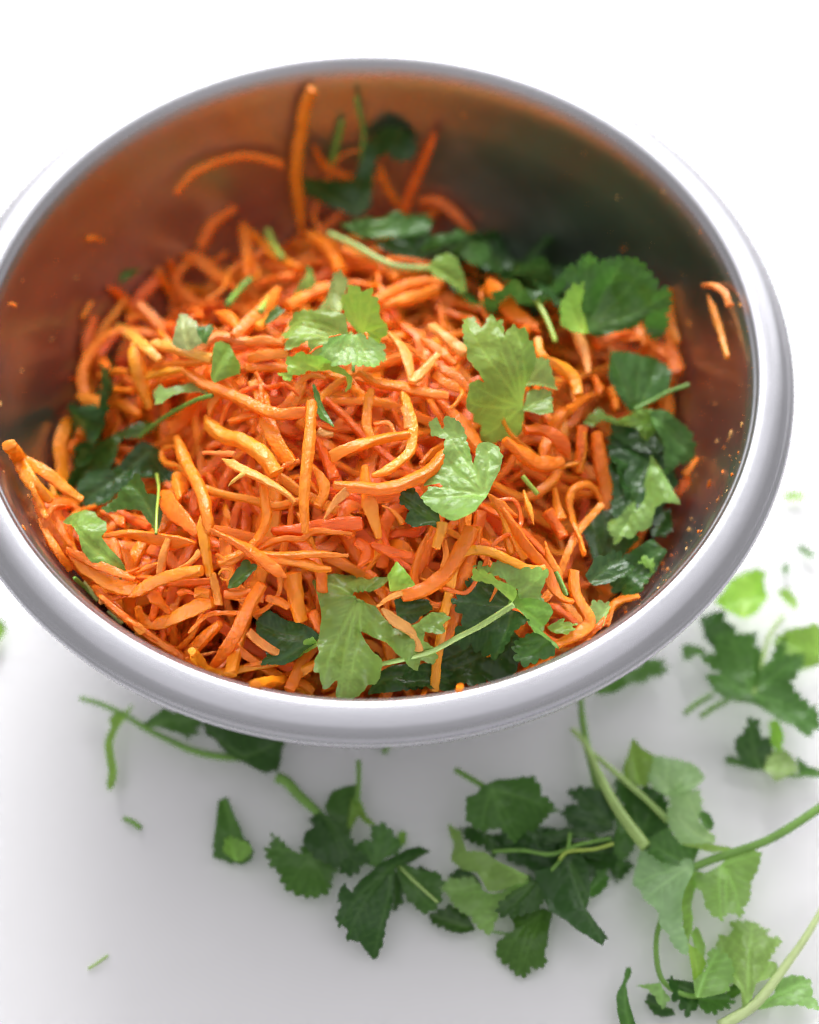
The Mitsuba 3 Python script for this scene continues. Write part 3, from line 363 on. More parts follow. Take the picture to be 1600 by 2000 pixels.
HERBS = [
 ('cilantro_leaf','pale green notched leaf standing upright right of the middle of the salad','cilantro leaf','cilantro scattered through the salad',[('leaf','leaf',[[22.77,2.77,84.29],[25.28,3.47,84.42],[26.68,1.35,83.11],[27.42,1.54,83.14],[28.85,4.25,84.49],[30.07,3.29,83.84],[31.42,3.13,83.62],[31.4,-0.27,81.75],[32.51,1.11,82.4],[33.82,2.65,83.11],[34.9,1.28,82.25],[36.09,1.63,82.33],[36.74,-0.94,80.85],[37.8,-1.13,80.64],[38.17,-4.5,78.74],[37.77,-6.62,77.62],[36.63,-9.31,76.25],[36.39,-11.94,74.83],[36.72,-13.75,73.8],[36.91,-15.56,72.79],[36.82,-18.18,71.36],[33.88,-20.2,70.54],[32.07,-19.8,70.94],[30.3,-20.7,70.63],[29.12,-21.3,70.41],[27.3,-19.85,71.39],[27.25,-17.51,72.68],[25.45,-17.11,73.08],[25.12,-15.58,73.96],[23.62,-15.16,74.34],[22.99,-13.38,75.38],[23.55,-11.78,76.21],[23.81,-10.2,77.05],[25.58,-9.42,77.3],[27.08,-9.97,76.85],[24.63,-7.01,78.72],[23.09,-5.03,79.96],[23.37,-3.97,80.52],[22.29,-2.48,81.44],[22.7,-0.89,82.28],[22.36,0.91,83.31]],[36.72,-13.62,73.88],[28.86,3.99,84.35],[0.087,-0.48,0.873],{'tone': 'l','teeth': 0.35,'fold': 0.08,'bend': 0.1,'ruf': 0.06,'wave': 0.0,'table': 0},None)]),
 ('cilantro_sprig','bright lobed cilantro leaf with a raised front lobe at the top of the heap','cilantro sprig','cilantro scattered through the salad',[('leaf','leaf',[[-6.03,8.01,86.15],[-4.54,8.04,86.17],[-4.72,9.21,87.06],[-3.38,9.47,87.25],[-1.88,8.91,86.83],[-1.27,8.33,86.39],[-0.4,9.17,87.02],[0.64,9.07,86.95],[0.68,7.41,85.71],[1.87,7.32,85.63],[2.21,5.78,84.48],[2.55,3.9,83.07],[3.91,2.97,82.37],[4.26,1.08,80.96],[2.78,0.34,80.4],[2.51,-0.85,79.51],[0.73,-1.24,79.22],[0.11,-0.41,79.84],[0.08,1.01,80.9],[-2.31,1.21,81.05],[-4.74,3.3,82.62],[-5.68,5.65,84.39],[-6.16,7.06,85.44]],[-1.41,0.98,80.89],[-1.89,9.26,87.09],[0.0,-0.6,0.8],{'tone': 'y','teeth': 0.35,'fold': 0.05,'bend': 0.1,'ruf': 0.05,'wave': 0.0,'table': 0},None),('leaf','leaf',[[-20.02,5.13,80.15],[-18.12,6.58,80.77],[-15.7,6.91,81.41],[-11.42,5.91,82.38],[-5.95,4.39,83.6],[-5.47,-0.83,83.2],[-6.86,-3.35,82.6],[-9.23,-3.68,81.97],[-10.92,-6.14,81.3],[-13.02,-5.84,80.81],[-13.46,-2.72,81.01],[-16.11,-3.7,80.25],[-18.45,-5.06,79.53],[-18.69,-3.33,79.64],[-17.41,-1.81,80.11],[-19.64,0.58,79.79],[-19.29,2.59,80.08]],[-5.47,-0.83,83.2],[-19.85,4.75,80.16],[-0.241,-0.097,0.966],{'tone': 'l','teeth': 0.4,'fold': 0.1,'bend': 0.15,'ruf': 0.08,'wave': 0.0,'table': 0},None),('leaf','leaf',[[-10.33,-4.65,83.27],[-8.06,-2.77,82.76],[-5.44,-2.07,82.39],[-2.21,-1.29,81.95],[0.18,-1.85,81.8],[2.58,-2.81,81.7],[3.75,-2.27,81.5],[3.85,-6.34,82.1],[2.5,-10.51,82.87],[0.8,-12.29,83.3],[-2.42,-11.84,83.56],[-3.67,-9.58,83.34],[-4.48,-11.27,83.68],[-5.38,-10.56,83.66],[-6.54,-10.69,83.8],[-8.39,-8.49,83.65],[-10.5,-7.11,83.65]],[-3.44,-0.19,81.91],[-1.83,-12.17,83.55],[0.098,0.148,0.984],{'tone': 'g','teeth': 0.4,'fold': 0.08,'bend': 0.1,'ruf': 0.05,'wave': 0.0,'table': 0},None),('leaf','leaf',[[-12.83,14.66,70.8],[-10.51,19.47,72.2],[-8.77,23.36,73.29],[-7.22,24.04,73.98],[-5.52,20.32,74.28],[-6.37,17.65,73.68],[-6.16,11.87,73.18],[-10.25,12.92,71.65]],[-6.49,12.31,73.1],[-8.16,23.93,73.59],[-0.37,-0.092,0.925],{'tone': 'g','teeth': 0.2,'fold': 0.1,'bend': 0.1,'ruf': 0.05,'wave': 0.0,'table': 0},None),('leaf','leaf',[[-18.28,-8.07,82.71],[-15.52,-6.69,83.4],[-12.85,-7.7,82.9],[-10.21,-7.65,82.92],[-8.12,-8.94,82.28],[-5.44,-10.21,81.64],[-3.64,-11.76,80.87],[-3.89,-13.62,79.94],[-5.61,-14.97,79.26],[-4.78,-13.11,80.19],[-5.12,-11.53,80.98],[-8.96,-10.28,81.61],[-13.95,-10.37,81.56],[-14.22,-11.17,81.16],[-16.56,-11.74,80.88],[-17.55,-12.82,80.34],[-18.9,-11.79,80.85],[-20.1,-11.02,81.24],[-17.76,-10.71,81.39],[-17.8,-9.38,82.05]],[-4.19,-13.1,80.2],[-18.11,-8.6,82.45],[0.0,-0.447,0.894],{'tone': 'y','teeth': 0.3,'fold': 0.1,'bend': 0.2,'ruf': 0.08,'wave': 0.0,'table': 0},None),('stem','stem',[[-4.35,5.17,75.11],[-3.2,-0.99,76.97],[-3.24,-7.94,77.99]],np.float64(0.42),np.float64(0.42),'s',None)]),
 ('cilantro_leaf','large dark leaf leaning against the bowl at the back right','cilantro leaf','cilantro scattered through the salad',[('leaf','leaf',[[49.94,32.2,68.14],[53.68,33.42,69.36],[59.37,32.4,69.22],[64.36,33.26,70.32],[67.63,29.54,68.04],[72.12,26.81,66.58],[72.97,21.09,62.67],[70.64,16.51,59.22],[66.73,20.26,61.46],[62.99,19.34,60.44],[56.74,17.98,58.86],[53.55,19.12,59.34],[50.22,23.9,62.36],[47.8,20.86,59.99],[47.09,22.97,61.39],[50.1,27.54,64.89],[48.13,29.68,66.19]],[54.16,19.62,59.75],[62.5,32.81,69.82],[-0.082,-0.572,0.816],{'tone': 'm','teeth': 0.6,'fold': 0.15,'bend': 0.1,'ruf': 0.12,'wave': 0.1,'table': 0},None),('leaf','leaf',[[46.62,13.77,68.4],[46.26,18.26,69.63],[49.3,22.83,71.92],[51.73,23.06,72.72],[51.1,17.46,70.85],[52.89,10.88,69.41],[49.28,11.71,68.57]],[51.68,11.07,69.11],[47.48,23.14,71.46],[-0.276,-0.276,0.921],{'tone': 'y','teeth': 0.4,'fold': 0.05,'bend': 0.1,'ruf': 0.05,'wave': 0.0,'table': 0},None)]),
 ('cilantro_leaf','smooth dark squarish leaf at the right of the salad','cilantro leaf','cilantro scattered through the salad',[('leaf','leaf',[[59.5,10.26,62.6],[63.63,10.74,62.36],[67.45,10.27,61.81],[70.63,10.21,61.47],[72.84,8.53,60.66],[73.94,6.77,59.94],[73.12,3.64,58.93],[72.14,1.13,58.14],[69.28,-0.31,57.93],[66.1,-2.38,57.52],[64.2,-2.82,57.55],[62.32,-0.84,58.44],[59.8,2.02,59.69],[58.7,4.38,60.62],[59.18,7.47,61.66]],[65.46,-2.73,57.46],[67.45,10.57,61.92],[0.094,-0.329,0.94],{'tone': 'm','teeth': 0.12,'fold': -0.15,'bend': 0.25,'ruf': 0.05,'wave': 0.0,'table': 0},None),('stem','stem',[[64.73,-3.51,58.03],[69.12,-1.23,58.71],[73.07,0.52,60.16],[77.77,1.76,61.54]],np.float64(0.5),np.float64(0.5),'s',None)]),
 ('cilantro_sprig','curled leaf pair with light edges below the smooth dark leaf','cilantro sprig','cilantro scattered through the salad',[('leaf','leaf',[[52.79,-7.42,57.86],[54.61,-5.16,59.0],[56.46,-4.0,59.57],[57.72,-5.65,58.75],[60.83,-6.43,58.36],[63.3,-5.55,58.8],[65.76,-4.39,59.38],[68.86,-4.33,59.41],[70.14,-7.09,58.03],[68.93,-9.35,56.9],[67.09,-11.05,56.05],[65.84,-9.96,56.59],[64.58,-8.31,57.42],[60.54,-7.55,57.8],[57.12,-6.78,58.18],[54.97,-8.22,57.47]],[67.66,-7.14,58.0],[53.09,-7.14,58.01],[0.0,-0.447,0.894],{'tone': 'l','teeth': 0.2,'fold': 0.2,'bend': 0.2,'ruf': 0.1,'wave': 0.1,'table': 0},None),('leaf','leaf',[[68.39,-5.88,60.05],[70.66,-4.84,59.68],[72.92,-5.03,58.94],[74.19,-6.34,58.17],[76.44,-7.47,57.15],[78.69,-8.6,56.14],[79.62,-10.91,55.17],[79.24,-13.75,54.43],[76.6,-16.07,54.52],[73.67,-17.52,54.97],[71.71,-19.39,54.99],[71.09,-18.29,55.51],[71.48,-13.63,56.79],[69.92,-10.84,58.1],[68.34,-8.98,59.13]],[68.7,-6.44,59.78],[78.93,-12.89,54.78],[0.276,-0.276,0.921],{'tone': 'm','teeth': 0.4,'fold': 0.15,'bend': 0.2,'ruf': 0.08,'wave': 0.0,'table': 0},None),('leaf','leaf',[[59.14,-3.56,52.27],[62.6,-3.98,52.18],[65.73,-4.74,52.03],[67.85,-8.01,51.38],[72.53,-8.9,51.2],[72.4,-13.18,50.34],[69.61,-12.58,50.46],[65.26,-11.04,50.77],[62.79,-9.77,51.02],[60.31,-8.18,51.34]],[67.92,-5.36,51.91],[60.37,-5.19,51.94],[0.0,-0.196,0.981],{'tone': 'd','teeth': 0.4,'fold': 0.1,'bend': 0.1,'ruf': 0.08,'wave': 0.0,'table': 0},None),('stem','stem',[[66.46,-1.44,55.02],[69.05,-3.46,53.63],[69.66,-5.89,52.78]],np.float64(0.44),np.float64(0.44),'s',None)]),
 ('cilantro_sprig','pale drooping leaf over a dark one by the right wall','cilantro sprig','cilantro scattered through the salad',[('leaf','leaf',[[58.97,-30.37,49.5],[61.95,-29.5,50.56],[65.6,-24.9,52.58],[67.14,-19.99,54.02],[68.43,-15.66,55.28],[70.47,-19.18,55.18],[74.32,-28.02,54.57],[71.4,-27.99,53.7],[69.04,-28.56,52.88],[67.75,-32.81,51.64],[63.59,-35.4,49.88],[62.43,-34.37,49.74],[60.27,-36.48,48.66],[59.15,-33.56,48.91]],[68.75,-17.0,55.11],[60.05,-35.57,48.78],[-0.282,-0.188,0.941],{'tone': 'g','teeth': 0.25,'fold': 0.15,'bend': 0.2,'ruf': 0.08,'wave': 0.0,'table': 0},None),('leaf','leaf',[[59.78,-10.13,49.73],[65.79,-3.16,49.63],[69.89,-7.37,50.46],[72.65,-12.25,51.22],[72.6,-21.6,52.15],[67.04,-26.73,52.11],[62.99,-29.6,51.99],[59.42,-28.72,51.55],[58.68,-19.51,50.55]],[68.96,-12.1,50.84],[59.58,-25.69,51.26],[-0.099,0.099,0.99],{'tone': 'd','teeth': 0.4,'fold': 0.2,'bend': 0.2,'ruf': 0.1,'wave': 0.0,'table': 0},None)]),
 ('cilantro_leaf','whitish green veined leaf with slits right of the broad carrot ribbon','cilantro leaf','cilantro scattered through the salad',[('leaf','leaf',[[15.66,-24.82,77.48],[17.38,-23.9,77.73],[18.55,-26.62,78.24],[18.83,-23.69,78.0],[20.56,-23.52,78.33],[22.29,-25.57,78.88],[23.15,-27.87,79.28],[23.71,-31.21,79.73],[24.54,-35.98,80.37],[25.41,-31.04,80.05],[27.41,-29.8,80.33],[29.68,-30.42,80.84],[30.62,-33.41,81.33],[29.87,-37.26,81.57],[28.43,-40.29,81.58],[27.28,-43.33,81.66],[26.42,-46.72,81.82],[25.7,-50.76,82.08],[23.36,-51.22,81.66],[21.15,-51.17,81.21],[18.93,-49.42,80.59],[17.24,-47.19,80.03],[14.7,-44.85,79.29],[13.27,-42.25,78.75],[14.95,-41.37,78.99],[15.22,-39.99,78.91],[16.92,-40.51,79.3],[18.33,-40.31,79.56],[20.02,-41.89,80.06],[22.54,-44.24,80.8],[24.21,-44.76,81.18],[20.58,-41.6,80.14],[17.19,-39.48,79.25],[13.79,-39.13,78.54],[16.04,-36.51,78.73],[18.3,-33.88,78.91],[18.85,-28.86,78.52],[15.97,-27.81,77.84]],[26.86,-43.64,81.6],[15.97,-28.54,77.92],[-0.195,0.098,0.976],{'tone': 'g','teeth': 0.3,'fold': 0.1,'bend': 0.15,'ruf': 0.06,'wave': 0.0,'table': 0},None)]),
 ('cilantro_leaf','small dark leaf tucked under the carrots left of the whitish veined leaf','cilantro leaf','cilantro scattered through the salad',[('leaf','leaf',[[8.72,-40.62,75.84],[10.98,-38.89,75.84],[12.73,-41.52,75.84],[15.03,-42.79,75.84],[16.77,-45.06,75.84],[17.37,-48.98,75.84],[14.81,-47.74,75.84],[11.41,-47.82,75.84],[9.69,-46.55,75.84],[10.51,-44.89,75.84],[8.48,-42.95,75.84]],[16.78,-46.71,75.84],[9.03,-41.61,75.84],[0.0,0.0,1.0],{'tone': 'd','teeth': 0.2,'fold': 0.1,'bend': 0.1,'ruf': 0.1,'wave': 0.0,'table': 0},None)]),
 ('cilantro_leaf','big wet leaf with wavy lobes at the front of the bowl','cilantro leaf','cilantro scattered through the salad',[('leaf','leaf',[[-10.89,-56.02,67.42],[-8.05,-55.45,67.7],[-4.65,-54.6,68.08],[-1.23,-54.04,68.39],[1.07,-54.62,68.36],[3.67,-56.06,68.13],[6.52,-55.92,68.31],[4.58,-58.05,67.68],[1.77,-59.47,67.19],[-1.63,-59.74,66.95],[-1.9,-60.31,66.79],[0.7,-61.73,66.57],[3.28,-62.86,66.41],[5.34,-65.68,65.81],[7.08,-67.65,65.41],[9.07,-68.21,65.36],[12.16,-67.38,65.73],[15.21,-64.86,66.51],[17.47,-64.72,66.66],[19.18,-65.99,66.43],[17.51,-67.67,65.92],[18.24,-68.78,65.68],[17.26,-69.62,65.42],[13.88,-69.06,65.39],[13.62,-70.45,65.03],[15.33,-71.57,64.84],[16.48,-73.23,64.48],[15.38,-74.62,64.08],[12.85,-74.06,64.09],[12.33,-76.0,63.58],[10.63,-75.45,63.63],[9.77,-74.34,63.87],[7.78,-73.23,64.05],[6.04,-71.28,64.45],[3.19,-69.88,64.65],[1.46,-68.48,64.92],[0.02,-67.64,65.06],[1.22,-69.88,64.56],[2.98,-72.67,63.95],[5.0,-74.61,63.56],[5.32,-76.0,63.23],[4.53,-78.2,62.64],[3.44,-79.03,62.38],[2.03,-78.75,62.38],[0.68,-80.68,61.83],[-1.24,-81.78,61.46],[-3.2,-81.78,61.36],[-4.61,-81.5,61.36],[-4.16,-78.2,62.21],[-5.8,-79.58,61.78],[-7.33,-79.85,61.63],[-7.85,-77.1,62.3],[-8.98,-76.82,62.31],[-8.77,-74.88,62.81],[-8.0,-72.94,63.33],[-8.62,-71.26,63.72],[-8.14,-69.03,64.3],[-7.81,-66.22,65.02],[-8.35,-63.12,65.77],[-9.01,-60.57,66.37],[-10.24,-58.01,66.95]],[-0.19,-60.31,66.88],[-2.65,-81.5,61.46],[-0.048,-0.242,0.969],{'tone': 'l','teeth': 0.22,'fold': 0.12,'bend': 0.1,'ruf': 0.1,'wave': 0.12,'table': 0},None),('leaf','leaf',[[8.2,-56.37,75.38],[9.64,-58.12,74.57],[11.95,-61.14,73.2],[9.46,-62.24,73.37],[6.96,-62.79,73.7],[6.05,-59.9,74.75]],[6.67,-62.55,73.83],[8.2,-56.37,75.38],[0.188,-0.282,0.941],{'tone': 'y','teeth': 0.1,'fold': 0.1,'bend': 0.1,'ruf': 0.05,'wave': 0.0,'table': 0},None)]),
 ('cilantro_sprig','stemmed cilantro leaf with a light curled crest at the right front of the bowl','cilantro sprig','cilantro scattered through the salad',[('leaf','leaf',[[23.23,-59.23,63.41],[25.79,-55.29,64.06],[29.23,-55.69,64.37],[32.65,-57.02,64.57],[34.06,-59.52,64.47],[33.19,-61.94,64.14],[35.17,-63.21,64.21],[37.4,-66.29,64.12],[33.73,-68.01,63.58],[32.58,-71.57,63.11],[30.33,-73.01,62.74],[26.96,-70.84,62.62],[23.29,-69.55,62.39],[21.3,-68.3,62.31],[22.98,-64.71,62.84],[21.54,-61.63,63.0]],[34.05,-61.05,64.31],[22.99,-65.93,62.72],[-0.099,-0.099,0.99],{'tone': 'd','teeth': 0.6,'fold': 0.1,'bend': 0.1,'ruf': 0.1,'wave': 0.0,'table': 0},None),('leaf','leaf',[[25.44,-55.7,71.99],[27.42,-54.46,72.16],[28.85,-55.47,71.72],[29.98,-54.28,71.96],[32.26,-54.41,71.7],[35.11,-55.6,71.05],[37.97,-55.96,70.66],[40.25,-56.08,70.39],[40.83,-57.43,69.93],[39.97,-59.42,69.42],[39.98,-60.8,69.01],[40.83,-61.84,68.61],[41.97,-63.14,68.1],[42.26,-64.77,67.59],[41.41,-66.74,67.08],[39.14,-67.16,67.18],[37.72,-65.89,67.71],[35.72,-62.45,68.94],[34.85,-59.76,69.83],[33.43,-59.3,70.11],[31.71,-58.04,70.66],[29.15,-56.83,71.28]],[34.58,-61.16,69.44],[30.55,-54.52,71.83],[0.095,-0.286,0.953],{'tone': 'g','teeth': 0.5,'fold': 0.1,'bend': 0.1,'ruf': 0.1,'wave': 0.0,'table': 0},None),('leaf','leaf',[[22.55,-59.44,74.04],[24.77,-58.92,74.35],[25.03,-57.95,74.93],[26.72,-58.28,74.73],[28.69,-58.85,74.39],[30.4,-60.02,73.69],[32.09,-60.47,73.42],[33.79,-61.16,73.01],[34.09,-62.35,72.29],[33.29,-63.81,71.42],[31.3,-62.4,72.26],[28.73,-60.53,73.39],[26.48,-60.09,73.65],[24.23,-59.65,73.91]],[33.71,-63.8,71.42],[22.83,-59.43,74.04],[0.0,-0.514,0.857],{'tone': 'y','teeth': 0.35,'fold': 0.1,'bend': 0.15,'ruf': 0.06,'wave': 0.0,'table': 0},None),('leaf','leaf',[[34.25,-59.73,70.35],[35.39,-59.93,70.18],[36.25,-61.8,69.53],[39.09,-62.16,69.14],[41.37,-63.11,68.63],[42.22,-64.7,68.06],[40.81,-67.25,67.44],[39.67,-67.87,67.37],[41.38,-69.4,66.74],[43.36,-70.63,66.17],[45.05,-71.88,65.63],[43.07,-71.19,66.03],[40.24,-69.47,66.83],[37.98,-68.25,67.42],[37.12,-66.13,68.15],[35.13,-63.79,69.05],[33.71,-63.89,69.16],[33.42,-62.81,69.51]],[33.85,-63.06,69.39],[44.77,-71.76,65.69],[0.095,-0.286,0.953],{'tone': 'l','teeth': 0.1,'fold': 0.1,'bend': 0.1,'ruf': 0.1,'wave': 0.0,'table': 0},None),('stem','stem',[[5.2,-73.97,59.75],[9.72,-73.71,61.79],[16.44,-72.14,63.26],[21.81,-69.18,64.12],[26.79,-67.36,66.51],[33.73,-64.57,71.45]],np.float64(0.56),np.float64(0.68),'p',None)]),
 ('cilantro_leaf','small notched leaf on the right front rim below the stemmed leaf','cilantro leaf','cilantro scattered through the salad',[('leaf','leaf',[[34.55,-69.63,59.22],[35.42,-67.19,59.46],[37.72,-66.23,59.56],[39.74,-65.58,59.62],[42.57,-67.64,59.42],[43.41,-68.83,59.3],[43.1,-70.65,59.12],[41.38,-71.29,59.05],[38.51,-72.85,58.9],[36.8,-73.19,58.86],[35.1,-72.33,58.95]],[42.59,-66.73,59.51],[35.11,-71.43,59.04],[0.0,-0.1,0.995],{'tone': 'm','teeth': 0.6,'fold': 0.08,'bend': 0.1,'ruf': 0.08,'wave': 0.0,'table': 0},None)]),
 ('cilantro_leaf','slim light leaf tips beside the knobbly shred on the right front rim','cilantro leaf','cilantro scattered through the salad',[('leaf','leaf',[[41.93,-64.71,61.18],[46.28,-62.36,61.18],[45.39,-63.67,61.18],[48.85,-62.95,61.18],[47.65,-64.58,61.18],[48.21,-64.88,61.18],[46.17,-66.52,61.18],[43.89,-66.26,61.18]],[42.19,-65.66,61.18],[48.56,-62.95,61.18],[0.0,0.0,1.0],{'tone': 'l','teeth': 0.3,'fold': 0.1,'bend': 0.1,'ruf': 0.08,'wave': 0.0,'table': 0},None)]),
 ('cilantro_leaf','wet whitish leaf scrap at the right front rim','cilantro leaf','cilantro scattered through the salad',[('leaf','leaf',[[51.75,-58.91,56.56],[53.29,-56.85,56.46],[56.46,-56.4,57.0],[56.37,-57.86,57.28],[54.94,-62.79,57.98],[52.4,-62.58,57.43]],[53.81,-62.7,57.73],[56.15,-56.74,57.01],[-0.192,0.192,0.962],{'tone': 'g','teeth': 0.3,'fold': 0.1,'bend': 0.1,'ruf': 0.15,'wave': 0.0,'table': 0},None)]),
 ('cilantro_sprig','dark leaf with a bright green edge and long stem at the left of the heap','cilantro sprig','cilantro scattered through the salad',[('leaf','leaf',[[-72.8,-14.51,46.15],[-70.84,-11.78,46.62],[-67.84,-9.77,47.12],[-63.12,-8.89,47.68],[-59.61,-5.13,48.41],[-55.32,-2.8,49.07],[-53.3,-3.95,49.15],[-54.99,-6.72,48.71],[-56.82,-7.71,48.43],[-60.55,-8.99,47.93],[-62.08,-13.15,47.36],[-63.29,-17.29,46.82],[-67.08,-17.5,46.42],[-70.17,-18.43,46.02],[-71.59,-16.99,46.02]],[-55.02,-6.37,48.74],[-72.37,-15.57,46.08],[-0.099,-0.099,0.99],{'tone': 'm','teeth': 0.4,'fold': 0.2,'bend': 0.2,'ruf': 0.1,'wave': 0.0,'table': 0},None),('leaf','leaf',[[-70.38,-22.73,49.44],[-66.51,-19.12,49.05],[-61.91,-19.09,48.59],[-55.84,-11.9,47.98],[-50.77,-12.94,47.48],[-50.5,-15.89,47.45],[-45.42,-17.29,46.94],[-48.75,-21.61,47.28],[-51.87,-21.15,47.59],[-56.68,-22.29,48.07],[-62.14,-28.52,48.62],[-64.77,-29.46,48.88],[-67.79,-26.85,49.18]],[-53.85,-13.22,47.79],[-68.17,-26.16,49.22],[0.1,0.0,0.995],{'tone': 'd','teeth': 0.4,'fold': 0.1,'bend': 0.2,'ruf': 0.1,'wave': 0.0,'table': 0},None),('stem','stem',[[-55.75,-10.79,52.05],[-53.92,-10.49,54.51],[-48.08,-10.88,62.03],[-40.4,-12.17,70.71],[-35.93,-13.25,74.58]],np.float64(0.55),np.float64(0.55),'s',None)]),
 ('cilantro_leaf','small rolled green leaf on top of the shreds at the left','cilantro leaf','cilantro scattered through the salad',[('leaf','leaf',[[-35.02,-3.36,81.62],[-33.92,-2.47,81.44],[-31.62,-2.47,80.52],[-30.64,-4.92,79.4],[-29.14,-6.33,78.37],[-29.33,-8.47,77.81],[-31.57,-9.93,78.26],[-34.62,-11.89,78.89],[-35.53,-10.64,79.64],[-35.39,-7.63,80.48],[-35.38,-4.95,81.28]],[-34.93,-11.38,79.17],[-31.0,-3.51,79.96],[0.358,-0.268,0.894],{'tone': 'l','teeth': 0.1,'fold': -0.3,'bend': 0.4,'ruf': 0.05,'wave': 0.0,'table': 0},None)]),
 ('cilantro_leaf','folded leaf strip with a whitish upper side below the rolled leaf','cilantro leaf','cilantro scattered through the salad',[('leaf','leaf',[[-50.71,-5.77,68.47],[-49.39,-5.3,68.37],[-47.64,-7.39,68.79],[-43.15,-6.83,68.68],[-41.73,-5.93,68.5],[-39.14,-7.56,68.83],[-36.87,-9.19,69.15],[-39.62,-8.85,69.08],[-42.93,-8.95,69.1],[-46.57,-11.59,69.63],[-49.42,-12.93,69.9]],[-37.17,-9.2,69.15],[-50.31,-7.89,68.89],[0.0,0.196,0.981],{'tone': 'g','teeth': 0.2,'fold': 0.1,'bend': 0.1,'ruf': 0.06,'wave': 0.0,'table': 0},None)]),
 ('cilantro_leaf','whitish pointed leaf at the back left of the heap','cilantro leaf','cilantro scattered through the salad',[('leaf','leaf',[[-45.84,-0.38,77.15],[-45.26,3.79,77.57],[-44.7,8.34,78.02],[-43.16,8.03,77.99],[-40.84,5.29,77.72],[-38.9,-0.9,77.1],[-41.26,-1.47,77.04],[-44.28,-1.2,77.07]],[-42.17,-1.32,77.06],[-44.09,8.36,78.03],[0.0,-0.1,0.995],{'tone': 'w','teeth': 0.2,'fold': 0.1,'bend': 0.1,'ruf': 0.05,'wave': 0.0,'table': 0},None),('leaf','leaf',[[-40.34,3.43,78.23],[-38.6,4.22,78.23],[-37.12,4.63,78.23],[-36.65,2.4,78.23],[-37.92,-0.59,78.23],[-39.44,-0.26,78.23]],[-39.14,-0.25,78.23],[-37.12,4.63,78.23],[0.0,0.0,1.0],{'tone': 'm','teeth': 0.3,'fold': 0.1,'bend': 0.1,'ruf': 0.05,'wave': 0.0,'table': 0},None)]),
 ('cilantro_leaf','translucent curled leaf inside the hooked shred at the left rim','cilantro leaf','cilantro scattered through the salad',[('leaf','leaf',[[-68.99,-41.94,66.37],[-66.84,-39.77,66.8],[-64.56,-38.88,67.12],[-62.12,-39.6,67.29],[-61.4,-40.91,67.23],[-58.84,-42.9,67.29],[-58.34,-45.14,67.12],[-59.36,-46.68,66.86],[-57.36,-49.26,66.8],[-54.78,-51.83,66.8],[-53.04,-54.99,66.66],[-55.02,-55.55,66.41],[-57.59,-52.99,66.41],[-61.16,-52.27,66.12],[-63.17,-49.71,66.18],[-64.08,-46.53,66.4],[-66.48,-43.29,66.49]],[-53.63,-54.97,66.61],[-67.9,-41.01,66.57],[-0.099,-0.099,0.99],{'tone': 'l','teeth': 0.05,'fold': -0.15,'bend': 0.25,'ruf': 0.05,'wave': 0.0,'table': 0},None)]),
 ('cilantro_leaf','leaf scrap with a thin yellow stalk left of the knobbly shred','cilantro leaf','cilantro scattered through the salad',[('leaf','leaf',[[-60.16,-37.3,62.33],[-57.2,-34.48,62.34],[-55.0,-32.71,62.38],[-52.26,-30.22,62.41],[-50.72,-33.25,62.87],[-49.92,-35.12,63.13],[-45.94,-36.0,63.62],[-46.68,-40.33,63.98],[-47.86,-43.17,64.14],[-51.36,-38.35,63.31],[-55.64,-37.47,62.8],[-57.96,-38.11,62.63]],[-47.09,-42.12,64.12],[-59.86,-37.31,62.36],[-0.099,0.099,0.99],{'tone': 'm','teeth': 0.3,'fold': 0.1,'bend': 0.1,'ruf': 0.1,'wave': 0.0,'table': 0},None),('stem','stem',[[-49.24,-25.9,59.79],[-47.57,-32.92,64.75],[-46.2,-43.36,72.02],[-45.46,-50.18,74.14]],np.float64(0.35),np.float64(0.35),'y',None)]),
